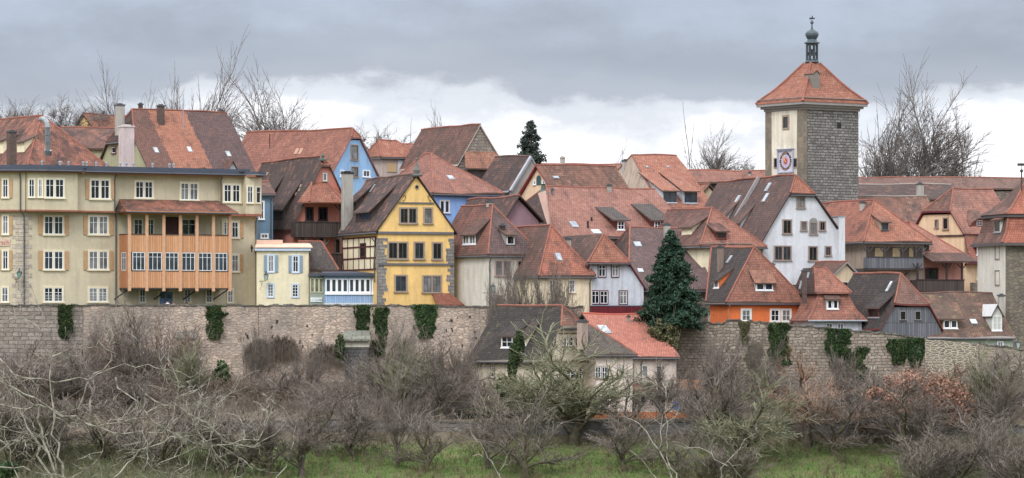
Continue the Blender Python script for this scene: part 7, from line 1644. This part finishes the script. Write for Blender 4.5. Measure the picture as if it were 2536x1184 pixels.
# ---- trees and shrubs in front of the walls: key, px, ytop, Y, width, name, label
FT = [
 ('fan', 345, 765, 288, 230, 'bare_tree', 'bare tree with fine crown rising to the wall top below the wooden gallery'),
 ('shrub_red', 300, 800, 291, 130, 'bare_shrub', 'reddish bare shrub before the wall, left of the fine-crowned tree'),
 ('shrub_red', 410, 790, 292, 120, 'bare_shrub', 'tall reddish shrub climbing the wall under the gallery'),
 ('ash', 215, 850, 284, 150, 'bare_tree', 'bare tree in front of the dark grey wall section'),
 ('orchard', 120, 880, 280, 200, 'bare_tree', 'grey bare tree low at the far left of the bank'),
 ('shrub', 480, 880, 288, 110, 'bare_shrub', 'grey shrub between the ledge and the conical evergreen'),
 ('sapling', 640, 800, 291, 90, 'bare_sapling', 'cluster of thin saplings before the bramble domes'),
 ('shrub_red', 560, 930, 285, 110, 'bare_shrub', 'reddish shrub below the conical evergreen'),
 ('orchard', 800, 930, 268, 190, 'bare_tree', 'dark bare tree on the grass below the buttress'),
 ('fan', 960, 820, 283, 200, 'bare_tree', 'bare tree with greenish crown just right of the buttress'),
 ('shrub_grey', 1080, 840, 289, 220, 'bare_shrub', 'wide grey brown shrub before the long pink wall'),
 ('shrub_grey', 1120, 930, 281, 200, 'bare_shrub', 'dense dark shrub left of the round dark bush'),
 ('orchard', 1045, 1000, 264, 150, 'bare_tree', 'short dark bare tree on the meadow, left of centre'),
 ('ash', 985, 930, 266, 130, 'bare_tree', 'twin-trunk bare tree on the meadow below the buttress'),
 ('tall_sapling', 1300, 655, 297.5, 150, 'bare_sapling', 'tall sapling thicket in front of the pale cream house'),
 ('tall_sapling', 1385, 690, 296.5, 150, 'bare_sapling', 'tall saplings in front of the red-hipped cream house'),
 ('tall_sapling', 1235, 700, 297, 100, 'bare_sapling', 'saplings at the left corner of the dark-roofed hillside house'),
 ('orchard_green', 1420, 820, 272, 330, 'bare_tree', 'big spreading greenish bare tree before the hillside houses, widest in the middle'),
 ('orchard_green', 1335, 850, 277, 240, 'bare_tree', 'greenish bare tree in front of the huge dark roof'),
 ('orchard', 1300, 980, 262, 200, 'bare_tree', 'forked bare tree on the meadow in the middle'),
 ('shrub_olive', 1240, 1000, 276, 120, 'bare_shrub', 'olive shrub beside the round dark bush'),
 ('ash', 1640, 900, 274, 130, 'bare_tree', 'slim bare tree in front of the pinkish white house'),
 ('fan', 1775, 885, 270, 270, 'bare_tree', 'large grey many-stemmed tree right of the rust orange fence'),
 ('orchard_green', 1850, 930, 266, 240, 'bare_tree', 'dense greenish bare tree below the orange house'),
 ('shrub', 1790, 830, 290, 150, 'bare_shrub', 'grey shrub climbing the wall below the orange house'),
 ('rust', 2005, 880, 271, 230, 'bare_tree', 'round-crowned tree with orange brown twigs before the right wall'),
 ('orchard', 2080, 960, 268, 180, 'bare_tree', 'dark bare tree right of the orange-twigged one'),
 ('fan', 2245, 930, 268, 290, 'bare_tree', 'vase-shaped grey tree under the russet leaves'),
 ('rust', 2380, 905, 280, 170, 'bare_tree', 'rust twigged tree before the pale repaired wall'),
 ('orchard', 2490, 850, 276, 200, 'bare_tree', 'dark gnarled tree at the right edge before the buff wall'),
 ('orchard', 2440, 1010, 262, 170, 'bare_tree', 'grey bare tree low at the right'),
 ('willow', 2340, 1060, 256, 240, 'bare_tree', 'twiggy grey olive tree at the bottom right'),
 ('willow', 2510, 1050, 255, 220, 'bare_tree', 'twiggy grey olive tree in the bottom right corner'),
 ('orchard', 650, 1000, 262, 170, 'bare_tree', 'dark small tree on the grass left of centre'),
 ('willow', 420, 980, 264, 260, 'bare_tree', 'olive many-stemmed tree on the lower slope at left'),
 ('orchard', 250, 960, 268, 240, 'bare_tree', 'dark bare tree behind the pale foreground branches'),
 ('willow', 60, 960, 262, 280, 'bare_tree', 'many-stemmed tree at the bottom left'),
 ('shrub_red', 170, 870, 290, 150, 'bare_shrub', 'reddish shrub before the dark grey wall'),
 ('shrub_red', 680, 960, 284, 130, 'bare_shrub', 'reddish shrub between the evergreen pair and the brambles'),
 ('shrub_grey', 900, 930, 290, 110, 'bare_shrub', 'grey shrub at the foot of the buttress'),
 ('shrub', 2180, 930, 284, 160, 'bare_shrub', 'grey shrub under the ivy cascade at right'),
 ('shrub_red', 2300, 900, 288, 140, 'bare_shrub', 'reddish shrub below the pale repaired wall'),
 ('orchard', 1560, 1000, 264, 180, 'bare_tree', 'dark bare tree in front of the rust orange fence'),
 ('orchard_b', 880, 960, 268, 200, 'bare_tree', 'wide bare tree on the meadow, left of the buttress foot'),
 ('ash_b', 1010, 850, 277, 170, 'bare_tree', 'slender tree with olive twigs before the pink wall, right of the buttress'),
 ('fan', 1090, 865, 275, 200, 'bare_tree', 'many-stemmed bare tree left of the round dark bush'),
 ('orchard_b', 1210, 960, 265, 190, 'bare_tree', 'low forked bare tree on the meadow left of the big greenish tree'),
 ('orchard_b', 2150, 930, 272, 220, 'bare_tree', 'spreading bare tree left of the russet leaves'),
 ('ash_b', 2425, 870, 273, 180, 'bare_tree', 'tall olive-twigged tree before the buff wall'),
 ('willow', 1800, 1095, 256, 200, 'bare_tree', 'low twiggy tree at the bottom, right of the pale curving branch'),
 ('orchard_b', 745, 1000, 262, 180, 'bare_tree', 'gnarled bare tree on the grass below the bramble domes'),
 ('willow', 560, 1000, 262, 220, 'bare_tree', 'many-stemmed tree on the slope left of the meadow'),
 ('orchard_b', 330, 900, 277, 220, 'bare_tree', 'bare tree before the tall reddish shrub under the gallery'),
 ('ash_b', 470, 850, 283, 150, 'bare_tree', 'olive-twigged tree beside the wall ledge'),
 ('ash', 60, 850, 284, 180, 'bare_tree', 'tall bare tree before the dark blocks at the far left'),
 ('shrub_grey', 855, 930, 284, 150, 'bare_shrub', 'brown shrub left of the buttress foot'),
 ('shrub', 1000, 890, 289, 150, 'bare_shrub', 'grey shrub under the long thin ivy trail'),
 ('shrub', 1900, 900, 290, 150, 'bare_shrub', 'grey shrub below the square ivy block'),
 ('shrub_grey', 2420, 920, 287, 150, 'bare_shrub', 'brown shrub before the buff blocks'),
 ('orchard', 100, 1010, 268, 240, 'bare_tree', 'dark bare tree low behind the pale foreground boughs'),
 ('orchard', 1690, 1040, 262, 150, 'bare_tree', 'small bare tree on the meadow below the wooden annex'),
 ('orchard', 2300, 1060, 262, 190, 'bare_tree', 'small bare tree below the green shrub at right'),
 ('sapling', 1000, 805, 290, 110, 'bare_sapling', 'thin saplings beside the long thin ivy trail'),
 ('sapling', 1095, 845, 289, 120, 'bare_sapling', 'thin saplings before the pale patch of the pink wall'),
 ('sapling', 1745, 845, 289, 110, 'bare_sapling', 'thin saplings at the left end of the right-hand wall'),
 ('sapling', 1885, 815, 289, 90, 'bare_sapling', 'thin saplings between olive ivy and square ivy'),
 ('sapling', 2085, 865, 287, 110, 'bare_sapling', 'thin saplings under the ragged ivy'),
 ('sapling', 765, 845, 290, 110, 'bare_sapling', 'thin saplings between the bramble domes'),
 ('sapling', 262, 790, 292, 120, 'bare_sapling', 'thin saplings before the pink wall near the far left'),
 ('sapling', 140, 835, 291, 120, 'bare_sapling', 'thin saplings before the dark blocks at left'),
 ('sapling', 1150, 835, 288, 110, 'bare_sapling', 'thin saplings left of the huge dark roof'),
 ('fan', 1640, 905, 275, 150, 'bare_tree', 'fan-shaped bare tree before the pinkish white house corner'),
 ('ash', 1545, 925, 271, 140, 'bare_tree', 'thin bare tree before the downpipe of the pinkish white house'),
 ('fan', 2120, 905, 276, 200, 'bare_tree', 'fan-shaped bare tree under the ivy cascade'),
 ('ash', 2480, 900, 270, 200, 'bare_tree', 'tall dark bare tree close to the right edge'),
 ('fan', 1895, 895, 280, 170, 'bare_tree', 'fan-shaped bare tree under the square ivy block'),
 ('fan', 200, 880, 280, 230, 'bare_tree', 'fan-shaped bare tree before the reddish thicket at left'),
 ('ash', 690, 900, 284, 150, 'bare_tree', 'slim bare tree before the bramble domes'),
 ('shrub_olive', 1640, 770, 295, 80, 'bare_shrub', 'bare climber rising over the green hedge'),
]
for i, (k, px, yt, Y, wx, nm, lb) in enumerate(FT):
    X = (px-CX)/F*Y; zb = ground(X, Y)-.1; zt = Zat(yt, Y)
    plant(k, X, Y, zb, (zt-zb)/PROTO[k][2], i*2.399, nm, lb, 'tree' if 'tree' in nm else ('sapling' if 'sap' in nm else 'shrub'), 'bare trees and shrubs below the walls', sxy=wx)
# ---- russet leaf clusters of the tree at right
rt = leafmass('russet_tree', 'wide tree still carrying dry russet leaves before the pale wall', 'tree', [(2255, 945, 80, 34, 271, 1.6), (2325, 970, 70, 55, 271, 1.8), (2180, 985, 60, 34, 271, 1.5), (2370, 1000, 48, 75, 272, 1.4), (2250, 1000, 80, 36, 271, 1.6)], LD, 4300, .12, 81)
# ---- pale lichened branches close to the camera
def near_tree(name, label, Y, limbs, seed, sub=6, depth=3, mat=None, rb=.035, wig=.3, lensub=1.0, rm=.008, root_at=None):
    """limbs: lists of photo points (x, y, dY) for the visible main boughs; twigs grow from them; the trunk runs down to the slope"""
    rnd = random.Random(seed); mat = mat or TWp; big, fine = Tw(), Tw()
    allp = []
    for li, (r0, pts) in enumerate(limbs):
        P = [at(p[0], p[1], Y+(p[2] if len(p) > 2 else 0)) for p in pts]; Q = []
        for a, b in zip(P, P[1:]):
            n = max(2, int((b-a).length/.22))
            for j in range(n): Q.append(a.lerp(b, j/n)+Vector((rnd.gauss(0, .042), rnd.gauss(0, .042), rnd.gauss(0, .042))))
        Q.append(P[-1]); n = len(Q); rs = [max(rm, r0*.64*(1-.8*i/(n-1))) for i in range(n)]
        big.limb(Q, rs, 6); allp.append((Q, rs))
    for Q, rs in allp:
        n = len(Q)
        for i in range(2, n):
            for _ in range(1 if rnd.random() < sub/10 else 0):
                base = (Q[i]-Q[i-1]).normalized(); ax = Vector((rnd.gauss(0, 1), rnd.gauss(0, .6), rnd.gauss(0, 1))); ax = (ax-base*ax.dot(base)).normalized()
                nd = base*.75+ax*.75
                grow(big, fine, rnd, Q[i], nd, lensub*rnd.uniform(.4, 1.2), max(rm*1.3, rs[i]*.55), 4-depth, 4, (4, 3, 3, 3), wig, .02, .8, .72, 2, None, rm, seg=5)
    # roots: trunk down to the ground
    q = allp[0][0][0]; g = ground(q.x, q.y); tr = Tw(); tr.limb([Vector((q.x-.8, q.y+.3, g-.3)), Vector((q.x-.5, q.y+.1, (g+q.z)*.5)), q], [limbs[0][0]*2.2, limbs[0][0]*1.6, limbs[0][0]], 8)
    for Q, rs in allp[1:]:
        s0 = Q[0]
        if s0.z < Zat(1160, Y) : tr.limb([Vector((q.x-.6, q.y+.1, (g+q.z)*.5)), (Vector((q.x-.6, q.y+.1, (g+q.z)*.5))+s0)*.5+Vector((0, 0, -.6)), s0], [rs[0]*1.5, rs[0]*1.2, rs[0]], 6)
    base = Vector((q.x-.8, q.y+.3, g)); root = empty(name, base, label, 'tree', 'pale lichened branches near the camera')
    for t_, nm in ((tr, 'trunk'), (big, 'bough'), (fine, 'twigs')):
        if not t_.v: continue
        me = t_.mesh(nm, mat); o = bpy.data.objects.new(nm, me); COL.objects.link(o); o.parent = root; o.location = -base
    return root
near_tree('near_tree', 'pale lichen-covered tree filling the bottom left foreground', 78, [
  (.055, [(150, 1230), (80, 1080), (40, 980), (5, 930)]), (.05, [(150, 1230), (110, 1090), (100, 1010), (30, 960), (-20, 900)]),
  (.05, [(170, 1230), (140, 1130), (125, 960), (125, 870), (80, 800)]), (.035, [(-30, 925), (60, 975), (160, 1030), (280, 1070), (400, 1070), (480, 1000)]),
  (.03, [(0, 1000), (100, 1010), (240, 1055), (360, 1030), (440, 985), (490, 965)]), (.03, [(-20, 860), (40, 930), (160, 945), (300, 905), (390, 900), (470, 935)]),
  (.03, [(130, 880), (170, 870), (260, 870)]), (.035, [(250, 1230), (330, 1130), (400, 1095), (500, 1060), (600, 1110)]), (.03, [(500, 1200), (522, 1110), (570, 1100), (640, 1085), (680, 1010), (672, 990)]),
  (.028, [(360, 980), (430, 1010), (520, 1050), (560, 1090), (620, 1105), (700, 1060), (710, 1040)]), (.025, [(300, 1230), (400, 1150), (480, 1110), (540, 1085)]), (.022, [(690, 1180), (715, 1120), (735, 1040)]),
  (.028, [(-20, 1150), (60, 1160), (160, 1180), (240, 1230)]), (.028, [(280, 940), (340, 1000), (370, 1020), (440, 990), (510, 950)]), (.022, [(0, 800), (60, 790), (100, 775)]), (.028, [(60, 1230), (20, 1120), (10, 1060), (30, 1000)]),
  (.024, [(200, 1010), (230, 930), (300, 880), (240, 840)]), (.024, [(380, 1240), (430, 1170), (480, 1120), (470, 1190)]), (.02, [(520, 1060), (540, 1035), (590, 1030)])], 91, sub=3.4, depth=2)
near_tree('near_branch', 'pale twisting branch rising from the bottom edge, centre', 84, [(.03, [(1290, 1230), (1240, 1170), (1205, 1130), (1190, 1098), (1168, 1075)]), (.018, [(1205, 1130), (1170, 1130)])], 92, sub=2, depth=1, lensub=.6)
near_tree('near_branch', 'pale twisting branches from the bottom edge right of centre', 84, [(.04, [(1680, 1230), (1650, 1150), (1620, 1090), (1580, 1050), (1540, 1030)]), (.03, [(1640, 1210), (1600, 1150), (1560, 1115)]), (.03, [(1690, 1230), (1655, 1130), (1648, 1050), (1655, 990), (1640, 960), (1570, 930)])], 93, sub=2.5, depth=1, lensub=.8)
near_tree('near_branch', 'pale forked twig curving up right of the twisting branches', 84, [(.024, [(1760, 1230), (1795, 1160), (1830, 1110), (1870, 1070), (1876, 1060)]), (.018, [(1800, 1150), (1730, 1110), (1670, 1100)])], 94, sub=1.5, depth=1, lensub=.4)
